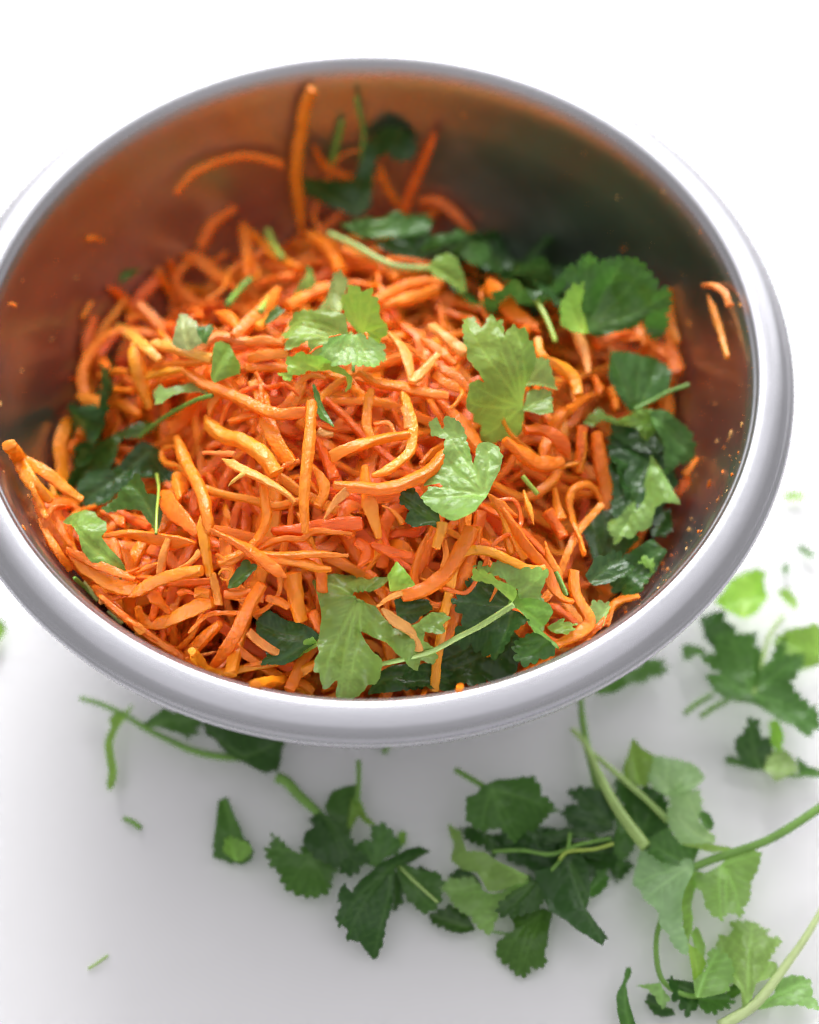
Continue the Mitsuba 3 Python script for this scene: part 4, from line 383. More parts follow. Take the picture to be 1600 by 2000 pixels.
 ('cilantro_sprig','dark cilantro sprig with a curved pale stem at the back of the heap','cilantro sprig','cilantro scattered through the salad',[('leaf','leaf',[[-8.28,51.29,59.14],[-3.67,52.49,59.38],[0.96,52.97,59.47],[4.89,54.89,59.86],[6.56,54.56,59.79],[7.58,53.49,59.57],[10.54,54.65,59.81],[12.53,54.7,59.82],[14.23,52.54,59.39],[13.94,49.98,58.87],[10.98,48.82,58.64],[7.69,48.02,58.48],[2.44,46.81,58.24],[-0.87,47.09,58.3],[-4.89,48.82,58.64]],[-4.21,48.47,58.57],[12.88,53.98,59.67],[0.0,-0.196,0.981],{'tone': 'm','teeth': 0.2,'fold': 0.2,'bend': 0.2,'ruf': 0.1,'wave': 0.1,'table': 0},None),('leaf','leaf',[[12.12,44.0,54.24],[14.04,49.28,54.57],[17.35,51.59,54.47],[19.37,50.61,54.17],[21.7,53.22,54.2],[25.08,51.18,53.66],[29.11,52.78,53.42],[30.12,50.11,53.05],[29.12,45.29,52.67],[27.11,41.97,52.53],[24.11,42.84,52.92],[19.07,47.03,53.85],[15.75,45.92,54.07]],[15.78,43.58,53.83],[29.11,51.19,53.26],[0.099,-0.099,0.99],{'tone': 'm','teeth': 0.3,'fold': 0.2,'bend': 0.2,'ruf': 0.12,'wave': 0.0,'table': 0},None),('leaf','leaf',[[14.0,32.29,66.83],[16.19,34.95,67.63],[18.73,35.66,67.84],[20.99,34.08,67.37],[22.65,29.87,66.11],[23.33,26.64,65.14],[22.06,25.97,64.93],[18.85,28.49,65.69],[15.65,29.4,65.96]],[15.61,31.68,66.65],[22.69,26.63,65.13],[0.0,-0.287,0.958],{'tone': 'l','teeth': 0.1,'fold': 0.1,'bend': 0.2,'ruf': 0.05,'wave': 0.0,'table': 0},None),('leaf','leaf',[[0.05,48.92,55.07],[7.67,50.83,55.07],[12.66,51.39,55.07],[12.11,43.74,55.07],[5.81,44.0,55.07]],[11.78,43.73,55.07],[1.04,48.95,55.07],[0.0,0.0,1.0],{'tone': 'd','teeth': 0.2,'fold': 0.1,'bend': 0.1,'ruf': 0.1,'wave': 0.0,'table': 0},None),('stem','stem',[[-12.02,51.26,55.72],[-5.42,45.21,58.9],[1.03,38.63,61.57],[5.97,35.37,62.71],[11.79,35.52,61.95],[16.35,36.66,60.42]],np.float64(0.78),np.float64(0.78),'p',None)]),
 ('cilantro_sprig','dark looped leaf with thin stems against the back wall','cilantro sprig','cilantro scattered through the salad',[('leaf','leaf',[[-3.61,81.22,56.37],[-1.24,83.0,57.98],[2.16,84.55,59.37],[5.59,84.6,59.42],[8.38,83.15,58.11],[9.82,80.92,56.1],[8.85,78.65,54.06],[6.1,78.36,53.8],[3.68,78.82,54.21],[2.27,79.8,55.1],[-0.46,78.76,54.16],[-1.08,75.73,51.43],[-1.64,69.65,45.96],[-5.07,67.57,44.09],[-11.34,69.5,45.83],[-17.96,71.94,48.02],[-19.03,74.95,50.73],[-12.81,74.54,50.36],[-6.59,74.64,50.45],[-4.57,77.19,52.74]],[-5.08,68.33,44.77],[8.45,80.9,56.09],[0.0,-0.669,0.743],{'tone': 'd','teeth': 0.15,'fold': 0.2,'bend': 0.2,'ruf': 0.08,'wave': 0.0,'table': 0},None),('stem','stem',[[-5.91,85.03,71.12],[-5.25,83.7,67.79],[-3.91,81.78,61.67],[-4.25,79.23,55.52],[-4.96,75.2,44.67],[-5.63,71.81,39.07]],np.float64(0.55),np.float64(0.55),'s',None),('stem','stem',[[-9.76,83.89,63.14],[-10.49,82.59,59.13],[-11.93,80.74,53.63],[-12.33,79.53,49.89]],np.float64(0.83),np.float64(0.83),'s',None)]),
 ('cilantro_leaf','small pointed leaf tip behind the lobed sprig','cilantro leaf','cilantro scattered through the salad',[('leaf','leaf',[[-19.61,25.37,63.77],[-18.12,27.83,64.26],[-16.61,29.95,64.68],[-16.41,32.75,65.24],[-15.42,32.08,65.11],[-13.98,27.93,64.28],[-15.53,26.85,64.06]],[-15.53,26.85,64.06],[-16.09,32.76,65.25],[0.0,-0.196,0.981],{'tone': 'l','teeth': 0.3,'fold': 0.1,'bend': 0.1,'ruf': 0.05,'wave': 0.0,'table': 0},None)]),
 ('cilantro_leaf','small dark leaf corner left of the lobed sprig','cilantro leaf','cilantro scattered through the salad',[('leaf','leaf',[[-24.95,6.05,76.75],[-23.61,9.1,76.75],[-21.92,11.42,76.75],[-20.03,10.33,76.75],[-20.86,8.8,76.75],[-22.87,6.86,76.75]],[-24.64,6.06,76.75],[-20.34,10.32,76.75],[0.0,0.0,1.0],{'tone': 'm','teeth': 0.2,'fold': 0.1,'bend': 0.1,'ruf': 0.05,'wave': 0.0,'table': 0},None)]),
 ('cilantro_leaf','pale crumpled leaf showing right behind the upright leaf','cilantro leaf','cilantro scattered through the salad',[('leaf','leaf',[[36.95,-5.21,72.46],[38.82,-2.79,72.22],[42.45,-2.69,72.21],[44.71,-7.35,72.67],[42.87,-8.58,72.8],[37.49,-7.94,72.73]],[37.52,-6.77,72.62],[44.14,-6.59,72.6],[0.0,0.1,0.995],{'tone': 'g','teeth': 0.2,'fold': 0.2,'bend': 0.2,'ruf': 0.1,'wave': 0.0,'table': 0},None),('leaf','leaf',[[36.5,-14.06,72.67],[37.81,-9.0,72.16],[42.92,-8.66,72.13],[43.17,-15.03,72.77],[40.33,-15.69,72.83]],[36.8,-14.06,72.67],[42.91,-9.25,72.19],[0.0,0.1,0.995],{'tone': 'g','teeth': 0.2,'fold': 0.2,'bend': 0.2,'ruf': 0.1,'wave': 0.0,'table': 0},None)]),
 ('cilantro_stalk','short yellow green stem standing at the back right of the heap','cilantro stalk','cilantro stalk pieces in the salad',[('stem','stem',[[40.45,22.35,66.9],[42.28,17.23,68.29],[43.67,12.42,69.08],[44.76,7.91,69.52]],np.float64(0.62),np.float64(0.62),'y',None)]),
 ('cilantro_leaf','leaf scrap under the blunt ended diagonal shred','cilantro leaf','cilantro scattered through the salad',[('leaf','leaf',[[-28.7,-59.24,70.22],[-25.89,-54.82,70.22],[-22.96,-56.21,70.22],[-24.78,-58.83,70.22],[-26.88,-61.11,70.22],[-29.13,-61.17,70.22]],[-28.87,-60.84,70.22],[-23.27,-55.89,70.22],[0.0,0.0,1.0],{'tone': 'm','teeth': 0.2,'fold': 0.1,'bend': 0.1,'ruf': 0.08,'wave': 0.0,'table': 0},None)]),
 ('cilantro_leaf','dark wet crinkled leaf near the front rim left of the big leaf','cilantro leaf','cilantro scattered through the salad',[('leaf','leaf',[[-23.02,-64.35,59.34],[-21.0,-62.26,59.13],[-17.2,-63.18,59.23],[-14.25,-64.47,59.35],[-11.31,-65.74,59.48],[-9.2,-67.71,59.68],[-11.6,-71.1,60.02],[-13.76,-73.13,60.22],[-16.27,-73.85,60.29],[-19.09,-74.08,60.32],[-21.63,-74.15,60.32],[-20.38,-71.64,60.07],[-22.62,-68.04,59.71]],[-10.3,-68.74,59.78],[-22.23,-65.34,59.44],[0.0,0.1,0.995],{'tone': 'd','teeth': 0.15,'fold': 0.1,'bend': 0.1,'ruf': 0.25,'wave': 0.0,'table': 0},None),('leaf','leaf',[[-12.57,-69.05,59.67],[-10.63,-67.9,59.67],[-8.98,-69.6,59.67],[-11.61,-71.09,59.67],[-14.08,-72.87,59.67],[-13.33,-70.97,59.67]],[-9.13,-69.29,59.67],[-13.82,-72.55,59.67],[0.0,0.0,1.0],{'tone': 'y','teeth': 0.4,'fold': 0.1,'bend': 0.1,'ruf': 0.05,'wave': 0.0,'table': 0},None)]),
 ('cilantro_leaf','dark leaf low in the gap at the right front','cilantro leaf','cilantro scattered through the salad',[('leaf','leaf',[[51.25,-50.15,58.71],[53.75,-46.08,58.71],[57.34,-44.64,58.71],[60.27,-45.25,58.71],[61.55,-49.24,58.71],[59.42,-50.96,58.71],[56.45,-52.02,58.71],[53.21,-52.76,58.71]],[51.78,-51.8,58.71],[60.24,-45.92,58.71],[0.0,0.0,1.0],{'tone': 'd','teeth': 0.5,'fold': 0.1,'bend': 0.1,'ruf': 0.12,'wave': 0.0,'table': 0},None)]),
 ('cilantro_leaf','small bright leaf tip beside the right wall near the front','cilantro leaf','cilantro scattered through the salad',[('leaf','leaf',[[64.18,-43.88,53.95],[65.8,-41.45,53.95],[67.39,-39.69,53.95],[67.71,-42.09,53.95],[67.67,-45.5,53.95],[66.22,-44.85,53.95]],[67.35,-40.38,53.95],[67.38,-45.5,53.95],[0.0,0.0,1.0],{'tone': 'l','teeth': 0.5,'fold': 0.1,'bend': 0.1,'ruf': 0.1,'wave': 0.0,'table': 0},None)]),
 ('cilantro_leaf','dark leaf edge beneath the drooping leaf at the right wall','cilantro leaf','cilantro scattered through the salad',[('leaf','leaf',[[68.8,-26.75,46.15],[71.38,-24.88,46.15],[73.93,-23.74,46.15],[73.51,-30.92,46.15],[71.54,-33.1,46.15],[68.49,-32.46,46.15],[69.88,-29.58,46.15]],[72.61,-25.21,46.15],[69.15,-31.74,46.15],[0.0,0.0,1.0],{'tone': 'd','teeth': 0.4,'fold': 0.1,'bend': 0.1,'ruf': 0.12,'wave': 0.0,'table': 0},None)]),
 ('cilantro_leaf','dark leaf hidden deep at the front rim right of the big leaf','cilantro leaf','cilantro scattered through the salad',[('leaf','leaf',[[7.79,-61.11,65.09],[10.89,-59.43,65.09],[15.48,-61.57,65.09],[15.8,-63.8,65.09],[13.82,-64.48,65.09],[11.58,-66.44,65.09],[9.04,-66.81,65.09]],[8.13,-63.66,65.09],[15.49,-62.21,65.09],[0.0,0.0,1.0],{'tone': 'd','teeth': 0.3,'fold': 0.1,'bend': 0.1,'ruf': 0.1,'wave': 0.0,'table': 0},None),('leaf','leaf',[[4.89,-72.01,51.47],[8.33,-70.34,51.47],[14.13,-70.2,51.47],[15.91,-73.35,51.47],[13.64,-75.93,51.47],[5.59,-76.75,51.47],[2.13,-76.51,51.47]],[5.51,-73.59,51.47],[15.33,-73.36,51.47],[0.0,0.0,1.0],{'tone': 'd','teeth': 0.3,'fold': 0.1,'bend': 0.1,'ruf': 0.1,'wave': 0.0,'table': 0},None)]),
 ('cilantro_stalk','green stem piece wedged between carrots at the centre right','cilantro stalk','cilantro stalk pieces in the salad',[('stem','stem',[[36.17,-30.31,69.49],[37.68,-31.79,68.59],[39.81,-33.6,67.12]],np.float64(0.59),np.float64(0.59),'y',None)]),
 ('cilantro_stalk','green stem piece beside the long slanting shred at the right front','cilantro stalk','cilantro stalk pieces in the salad',[('stem','stem',[[43.56,-53.09,65.62],[44.79,-54.91,64.2],[46.18,-57.18,62.4]],np.float64(0.58),np.float64(0.58),'s',None)]),
 ('cilantro_stalk','split stem piece lying along the left front rim','cilantro stalk','cilantro stalk pieces in the salad',[('stem','stem',[[-65.27,-56.11,62.77],[-63.64,-55.31,57.04],[-60.72,-57.35,54.44]],np.float64(0.47),np.float64(0.47),'s',None),('stem','stem',[[-63.78,-53.77,57.25],[-62.33,-55.13,56.14],[-60.39,-57.09,54.92]],np.float64(0.53),np.float64(0.53),'p',None)]),
 ('cilantro_stalk','stem tip at the front rim beyond the split stem piece','cilantro stalk','cilantro stalk pieces in the salad',[('stem','stem',[[-58.06,-59.52,53.99],[-56.5,-60.68,53.77],[-54.52,-62.17,53.25]],np.float64(0.47),np.float64(0.47),'p',None)]),
 ('cilantro_stalk','flat green stem piece lying across shreds at the back left','cilantro stalk','cilantro stalk pieces in the salad',[('stem','stem',[[-35.51,21.07,64.16],[-34.27,31.19,56.29],[-31.79,37.57,53.49]],np.float64(0.84),np.float64(0.84),'s',None)]),
 ('cilantro_stalk','short green stem piece left of the small dark leaf corner','cilantro stalk','cilantro stalk pieces in the salad',[('stem','stem',[[-26.39,11.63,73.82],[-25.88,15.58,71.17],[-25.52,21.02,67.15]],np.float64(0.81),np.float64(0.81),'y',None)]),
 ('cilantro_stalk','green stem piece at the back left beside the tall carrot strip','cilantro stalk','cilantro stalk pieces in the salad',[('stem','stem',[[-29.18,60.32,45.59],[-26.79,52.26,49.08],[-23.88,45.43,52.32]],np.float64(0.88),np.float64(0.88),'y',None)]),
 ('cilantro_leaf','narrow dark leaf sliver above the tan chunk in the middle','cilantro leaf','cilantro scattered through the salad',[('leaf','leaf',[[-12.32,-14.12,81.37],[-10.75,-16.69,81.06],[-9.13,-20.64,80.74],[-6.92,-25.5,80.29],[-10.14,-23.93,80.94],[-11.14,-20.96,81.14]],[-7.22,-25.2,80.35],[-12.16,-14.27,81.34],[0.196,0.0,0.981],{'tone': 'm','teeth': 0.1,'fold': 0.1,'bend': 0.1,'ruf': 0.05,'wave': 0.0,'table': 0},None)]),
 ('cilantro_leaf','green fleck stuck on the left wall of the bowl','cilantro leaf','cilantro scattered through the salad',[('leaf','leaf',[[-66.97,43.27,45.07],[-65.97,46.42,44.89],[-63.1,49.55,43.23],[-62.73,48.65,42.75],[-64.1,46.01,43.32],[-66.05,43.24,44.33]],[-66.66,43.26,44.82],[-62.92,49.28,43.03],[0.617,-0.154,0.772],{'tone': 'm','teeth': 0.1,'fold': 0.05,'bend': 0.05,'ruf': 0.05,'wave': 0.0,'table': 0},None)]),
 ('cilantro_sprig','dark leaves low in the shade between the heap and the back right wall','cilantro sprig','cilantro scattered through the salad',[('leaf','leaf',[[31.77,66.19,29.54],[37.79,74.8,25.93],[46.47,73.53,25.51],[51.9,66.68,27.36],[52.6,54.4,31.59],[45.14,46.17,35.21],[36.86,47.37,35.62],[31.47,53.78,33.92]],[43.74,45.98,35.42],[37.79,74.8,25.93],[0.094,0.329,0.94],{'tone': 'd','teeth': 0.5,'fold': 0.2,'bend': 0.2,'ruf': 0.12,'wave': 0.0,'table': 0},None),('leaf','leaf',[[17.44,79.42,28.63],[26.14,78.23,28.12],[34.7,72.1,29.1],[35.8,60.3,32.53],[28.68,56.97,34.24],[20.29,62.82,33.33]],[34.38,60.1,32.74],[18.89,77.15,29.17],[0.095,0.286,0.953],{'tone': 'd','teeth': 0.5,'fold': 0.2,'bend': 0.2,'ruf': 0.12,'wave': 0.0,'table': 0},None)]),  # added dark leaves stand in for the black shade of an empty gap
 ('cilantro_sprig','dark leaves in the deep gap at the right below the curled leaf pair','cilantro sprig','cilantro scattered through the salad',[('leaf','leaf',[[58.87,-9.11,52.73],[64.07,-5.76,52.37],[69.86,-6.29,51.1],[72.95,-11.16,49.51],[73.99,-18.88,47.76],[71.23,-25.71,46.94],[66.09,-27.65,47.58],[61.73,-24.35,49.11],[59.96,-18.12,50.71]],[67.4,-26.2,47.61],[64.04,-7.08,52.11],[0.192,-0.192,0.962],{'tone': 'd','teeth': 0.5,'fold': 0.2,'bend': 0.2,'ruf': 0.12,'wave': 0.0,'table': 0},None),('leaf','leaf',[[53.59,-28.62,48.71],[58.56,-25.95,49.25],[63.44,-28.4,48.76],[64.52,-34.73,47.49],[59.52,-39.87,46.46],[54.64,-39.98,46.44],[52.29,-33.73,47.69]],[58.3,-39.9,46.46],[57.31,-27.26,48.98],[0.0,-0.196,0.981],{'tone': 'd','teeth': 0.6,'fold': 0.2,'bend': 0.2,'ruf': 0.12,'wave': 0.0,'table': 0},None),('leaf','leaf',[[61.0,-42.39,53.58],[67.25,-38.0,53.39],[70.81,-40.35,52.8],[66.88,-47.11,52.52],[61.86,-52.59,52.47],[58.37,-49.02,53.18]],[69.64,-39.13,53.04],[59.54,-50.21,52.94],[0.099,-0.099,0.99],{'tone': 'd','teeth': 0.6,'fold': 0.2,'bend': 0.2,'ruf': 0.12,'wave': 0.0,'table': 0},None)]),  # filler leaves added here to make the right hand gap read darker
 ('cilantro_sprig','dark leaves in the deep gap at the front under the stemmed leaf','cilantro sprig','cilantro scattered through the salad',[('leaf','leaf',[[19.26,-63.04,52.92],[25.09,-60.43,53.18],[33.29,-61.49,53.07],[36.76,-66.36,52.59],[34.39,-72.52,51.97],[27.46,-75.1,51.71],[20.53,-74.04,51.82],[17.01,-69.25,52.3]],[35.62,-62.68,52.95],[19.35,-71.64,52.06],[0.0,-0.1,0.995],{'tone': 'd','teeth': 0.6,'fold': 0.2,'bend': 0.2,'ruf': 0.12,'wave': 0.0,'table': 0},None),('leaf','leaf',[[10.1,-71.63,51.59],[17.03,-70.19,51.59],[22.84,-72.61,51.59],[21.7,-76.43,51.59],[11.35,-76.92,51.59]],[21.69,-73.91,51.59],[10.15,-74.17,51.59],[0.0,0.0,1.0],{'tone': 'd','teeth': 0.5,'fold': 0.2,'bend': 0.2,'ruf': 0.12,'wave': 0.0,'table': 0},None)]),  # filler leaves added low down so the front gap turns dark
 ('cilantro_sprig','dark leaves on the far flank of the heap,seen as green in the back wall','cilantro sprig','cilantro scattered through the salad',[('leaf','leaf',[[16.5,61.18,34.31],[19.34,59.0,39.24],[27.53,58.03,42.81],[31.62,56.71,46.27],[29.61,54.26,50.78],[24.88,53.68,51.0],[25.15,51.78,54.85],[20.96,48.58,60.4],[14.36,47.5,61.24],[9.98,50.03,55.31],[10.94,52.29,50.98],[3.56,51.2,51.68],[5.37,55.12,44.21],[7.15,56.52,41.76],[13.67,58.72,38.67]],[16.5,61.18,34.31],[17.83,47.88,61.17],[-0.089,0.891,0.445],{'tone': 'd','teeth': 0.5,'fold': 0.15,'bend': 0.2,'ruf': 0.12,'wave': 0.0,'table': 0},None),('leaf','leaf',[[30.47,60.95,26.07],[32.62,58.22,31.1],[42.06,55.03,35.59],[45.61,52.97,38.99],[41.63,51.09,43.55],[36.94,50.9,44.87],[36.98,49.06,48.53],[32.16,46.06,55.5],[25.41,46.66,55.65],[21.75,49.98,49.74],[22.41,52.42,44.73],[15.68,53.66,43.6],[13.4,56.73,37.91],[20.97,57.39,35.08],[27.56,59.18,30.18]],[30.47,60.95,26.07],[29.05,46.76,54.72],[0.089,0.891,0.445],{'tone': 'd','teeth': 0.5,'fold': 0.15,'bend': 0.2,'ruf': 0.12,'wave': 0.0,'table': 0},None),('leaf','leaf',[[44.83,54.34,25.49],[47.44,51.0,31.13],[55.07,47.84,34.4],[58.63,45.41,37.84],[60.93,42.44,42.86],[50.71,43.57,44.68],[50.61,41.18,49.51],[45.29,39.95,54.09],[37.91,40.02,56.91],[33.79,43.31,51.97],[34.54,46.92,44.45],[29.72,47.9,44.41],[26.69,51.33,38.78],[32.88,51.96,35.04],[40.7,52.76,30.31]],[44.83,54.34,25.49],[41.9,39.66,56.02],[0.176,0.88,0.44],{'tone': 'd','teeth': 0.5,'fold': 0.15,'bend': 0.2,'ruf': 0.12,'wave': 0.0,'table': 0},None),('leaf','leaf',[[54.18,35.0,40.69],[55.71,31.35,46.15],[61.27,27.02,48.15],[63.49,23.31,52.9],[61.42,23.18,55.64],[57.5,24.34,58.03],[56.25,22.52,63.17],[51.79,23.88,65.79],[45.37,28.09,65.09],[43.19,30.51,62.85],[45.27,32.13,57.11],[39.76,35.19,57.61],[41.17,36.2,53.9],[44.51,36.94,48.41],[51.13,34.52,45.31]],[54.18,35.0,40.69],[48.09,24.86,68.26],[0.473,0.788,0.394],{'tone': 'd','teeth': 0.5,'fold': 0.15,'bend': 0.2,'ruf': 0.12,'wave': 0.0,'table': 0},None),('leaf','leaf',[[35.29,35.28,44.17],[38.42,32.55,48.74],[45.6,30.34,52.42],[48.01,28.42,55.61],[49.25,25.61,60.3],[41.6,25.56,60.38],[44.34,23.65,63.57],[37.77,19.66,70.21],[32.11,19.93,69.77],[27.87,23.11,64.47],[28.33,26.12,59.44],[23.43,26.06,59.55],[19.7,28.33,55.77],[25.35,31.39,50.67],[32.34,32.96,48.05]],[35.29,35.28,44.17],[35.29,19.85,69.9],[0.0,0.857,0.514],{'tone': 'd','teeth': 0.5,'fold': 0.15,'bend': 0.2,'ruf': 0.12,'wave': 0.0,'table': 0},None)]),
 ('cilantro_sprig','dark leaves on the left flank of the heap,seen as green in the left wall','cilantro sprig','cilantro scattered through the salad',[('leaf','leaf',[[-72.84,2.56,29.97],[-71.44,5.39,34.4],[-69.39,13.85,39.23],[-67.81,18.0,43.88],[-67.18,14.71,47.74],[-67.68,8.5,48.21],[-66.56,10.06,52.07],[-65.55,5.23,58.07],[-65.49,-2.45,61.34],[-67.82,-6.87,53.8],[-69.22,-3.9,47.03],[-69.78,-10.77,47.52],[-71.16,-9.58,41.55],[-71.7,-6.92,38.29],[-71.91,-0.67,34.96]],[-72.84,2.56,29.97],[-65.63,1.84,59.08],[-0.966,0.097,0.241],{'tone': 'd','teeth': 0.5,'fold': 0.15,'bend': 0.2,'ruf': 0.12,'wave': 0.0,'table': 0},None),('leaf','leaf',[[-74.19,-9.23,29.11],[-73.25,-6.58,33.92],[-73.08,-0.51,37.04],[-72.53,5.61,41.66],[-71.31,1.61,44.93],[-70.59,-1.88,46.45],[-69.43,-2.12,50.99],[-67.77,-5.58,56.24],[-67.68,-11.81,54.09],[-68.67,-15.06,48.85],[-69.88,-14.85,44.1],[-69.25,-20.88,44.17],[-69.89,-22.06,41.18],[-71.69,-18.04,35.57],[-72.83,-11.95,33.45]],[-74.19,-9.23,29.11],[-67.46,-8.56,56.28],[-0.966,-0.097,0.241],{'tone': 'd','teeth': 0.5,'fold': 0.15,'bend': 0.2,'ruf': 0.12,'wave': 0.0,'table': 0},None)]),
 ('cilantro_sprig','long stemmed sprig lying along the front left of the bowl','cilantro sprig','cilantro scattered on the tabletop',[('stem','stem',[[-72.02,-59.22,5.0],[-67.1,-60.59,5.0],[-62.12,-62.69,5.0],[-58.9,-64.46,5.0],[-54.23,-67.28,5.0],[-48.58,-70.05,5.0],[-42.31,-72.8,5.0],[-35.5,-74.26,5.0],[-28.8,-74.47,5.0]],np.float64(0.58),np.float64(0.9),'s',None),('leaf','leaf',[[-54.89,-66.24,5.95],[-51.66,-64.42,6.13],[-49.75,-62.97,6.27],[-48.38,-63.3,6.24],[-47.65,-63.98,6.17],[-46.48,-61.49,6.42],[-43.65,-63.19,6.25],[-41.09,-65.94,5.98],[-41.59,-68.39,5.73],[-43.6,-68.44,5.73],[-43.84,-69.83,5.59],[-47.3,-68.52,5.72],[-51.44,-67.21,5.85]],[-54.16,-66.92,5.88],[-41.81,-65.26,6.04],[0.0,-0.1,0.995],{'tone': 'm','teeth': 0.5,'fold': 0.15,'bend': 0.1,'ruf': 0.12,'wave': 0.0,'table': 1},None),('leaf','leaf',[[-39.11,-67.73,7.68],[-37.19,-66.32,7.89],[-33.79,-66.93,7.8],[-26.35,-68.13,7.62],[-20.23,-70.04,7.33],[-20.72,-73.76,6.77],[-21.52,-77.81,6.17],[-23.8,-78.52,6.06],[-26.51,-77.58,6.2],[-29.24,-76.3,6.39],[-31.98,-75.01,6.59],[-34.78,-72.71,6.93],[-36.24,-70.72,7.23],[-38.31,-69.75,7.38]],[-29.3,-75.29,6.54],[-38.78,-67.72,7.68],[0.0,-0.148,0.989],{'tone': 'd','teeth': 0.3,'fold': 0.2,'bend': 0.15,'ruf': 0.1,'wave': 0.0,'table': 1},None),('leaf','leaf',[[-63.92,-65.49,4.59],[-62.02,-63.78,4.97],[-59.99,-63.18,5.37],[-59.48,-61.37,5.47],[-58.75,-61.79,5.62],[-59.49,-64.68,5.47],[-60.96,-67.14,5.18],[-61.77,-69.27,5.01],[-62.23,-71.41,4.92],[-61.53,-74.69,5.06],[-60.46,-78.32,5.28],[-61.22,-80.75,5.13],[-62.44,-82.09,4.88],[-63.28,-80.63,4.71],[-62.56,-77.84,4.86],[-63.18,-75.31,4.73],[-64.45,-71.64,4.48],[-64.17,-69.48,4.53],[-63.06,-67.01,4.76]],[-59.95,-63.55,5.38],[-62.47,-81.74,4.87],[-0.196,0.0,0.981],{'tone': 'l','teeth': 0.1,'fold': 0.1,'bend': 0.1,'ruf': 0.06,'wave': 0.0,'table': 1},None)]),
 ('cilantro_stalk','tiny cut stem piece alone on the table at the left','cilantro stalk','cilantro stalk bits on the tabletop',[('stem','stem',[[-58.35,-89.51,1.2],[-56.12,-90.33,1.2],[-53.81,-91.94,1.2]],np.float64(0.57),np.float64(0.57),'s',None)]),
 ('cilantro_leaf','single triangular folded leaf alone on the table left of the clusters','cilantro leaf','cilantro scattered on the tabletop',[('leaf','leaf',[[-34.69,-86.12,4.22],[-32.77,-85.09,4.38],[-31.23,-88.68,3.84],[-29.38,-92.24,3.31],[-28.58,-94.83,2.92],[-26.54,-96.08,2.73],[-25.95,-98.01,2.44],[-27.64,-99.97,2.15],[-29.59,-100.02,2.14],[-31.87,-100.06,2.13],[-34.86,-99.16,2.27],[-34.98,-94.63,2.95],[-34.75,-90.39,3.58]],[-33.74,-85.44,4.33],[-30.57,-100.04,2.14],[0.0,-0.148,0.989],{'tone': 'm','teeth': 0.3,'fold': 0.1,'bend': 0.15,'ruf': 0.08,'wave': 0.0,'table': 1},None),('leaf','leaf',[[-32.07,-96.64,6.8],[-30.85,-95.55,6.7],[-29.47,-96.58,6.8],[-28.13,-97.25,6.87],[-26.43,-98.26,6.97],[-25.82,-99.99,7.14],[-28.11,-101.77,7.32],[-30.09,-101.12,7.25],[-32.11,-100.13,7.15]],[-29.42,-101.46,7.29],[-30.18,-95.89,6.73],[0.0,0.1,0.995],{'tone': 'l','teeth': 0.3,'fold': 0.05,'bend': 0.1,'ruf': 0.05,'wave': 0.0,'table': 1},None)]),
 ('cilantro_stalk','thin pale stem shaving at the lower left of the table','cilantro stalk','cilantro stalk bits on the tabletop',[('stem','stem',[[-62.91,-126.74,0.8],[-60.91,-125.25,0.8],[-58.57,-123.37,0.8]],np.float64(0.3),np.float64(0.3),'p',None)]),
 ('cilantro_stalk','short stem end peeping out under the front of the bowl','cilantro stalk','cilantro stalk bits on the tabletop',[('stem','stem',[[5.34,-70.96,1.5],[5.81,-69.42,1.5],[6.53,-67.18,1.5]],np.float64(0.65),np.float64(0.65),'s',None)]),
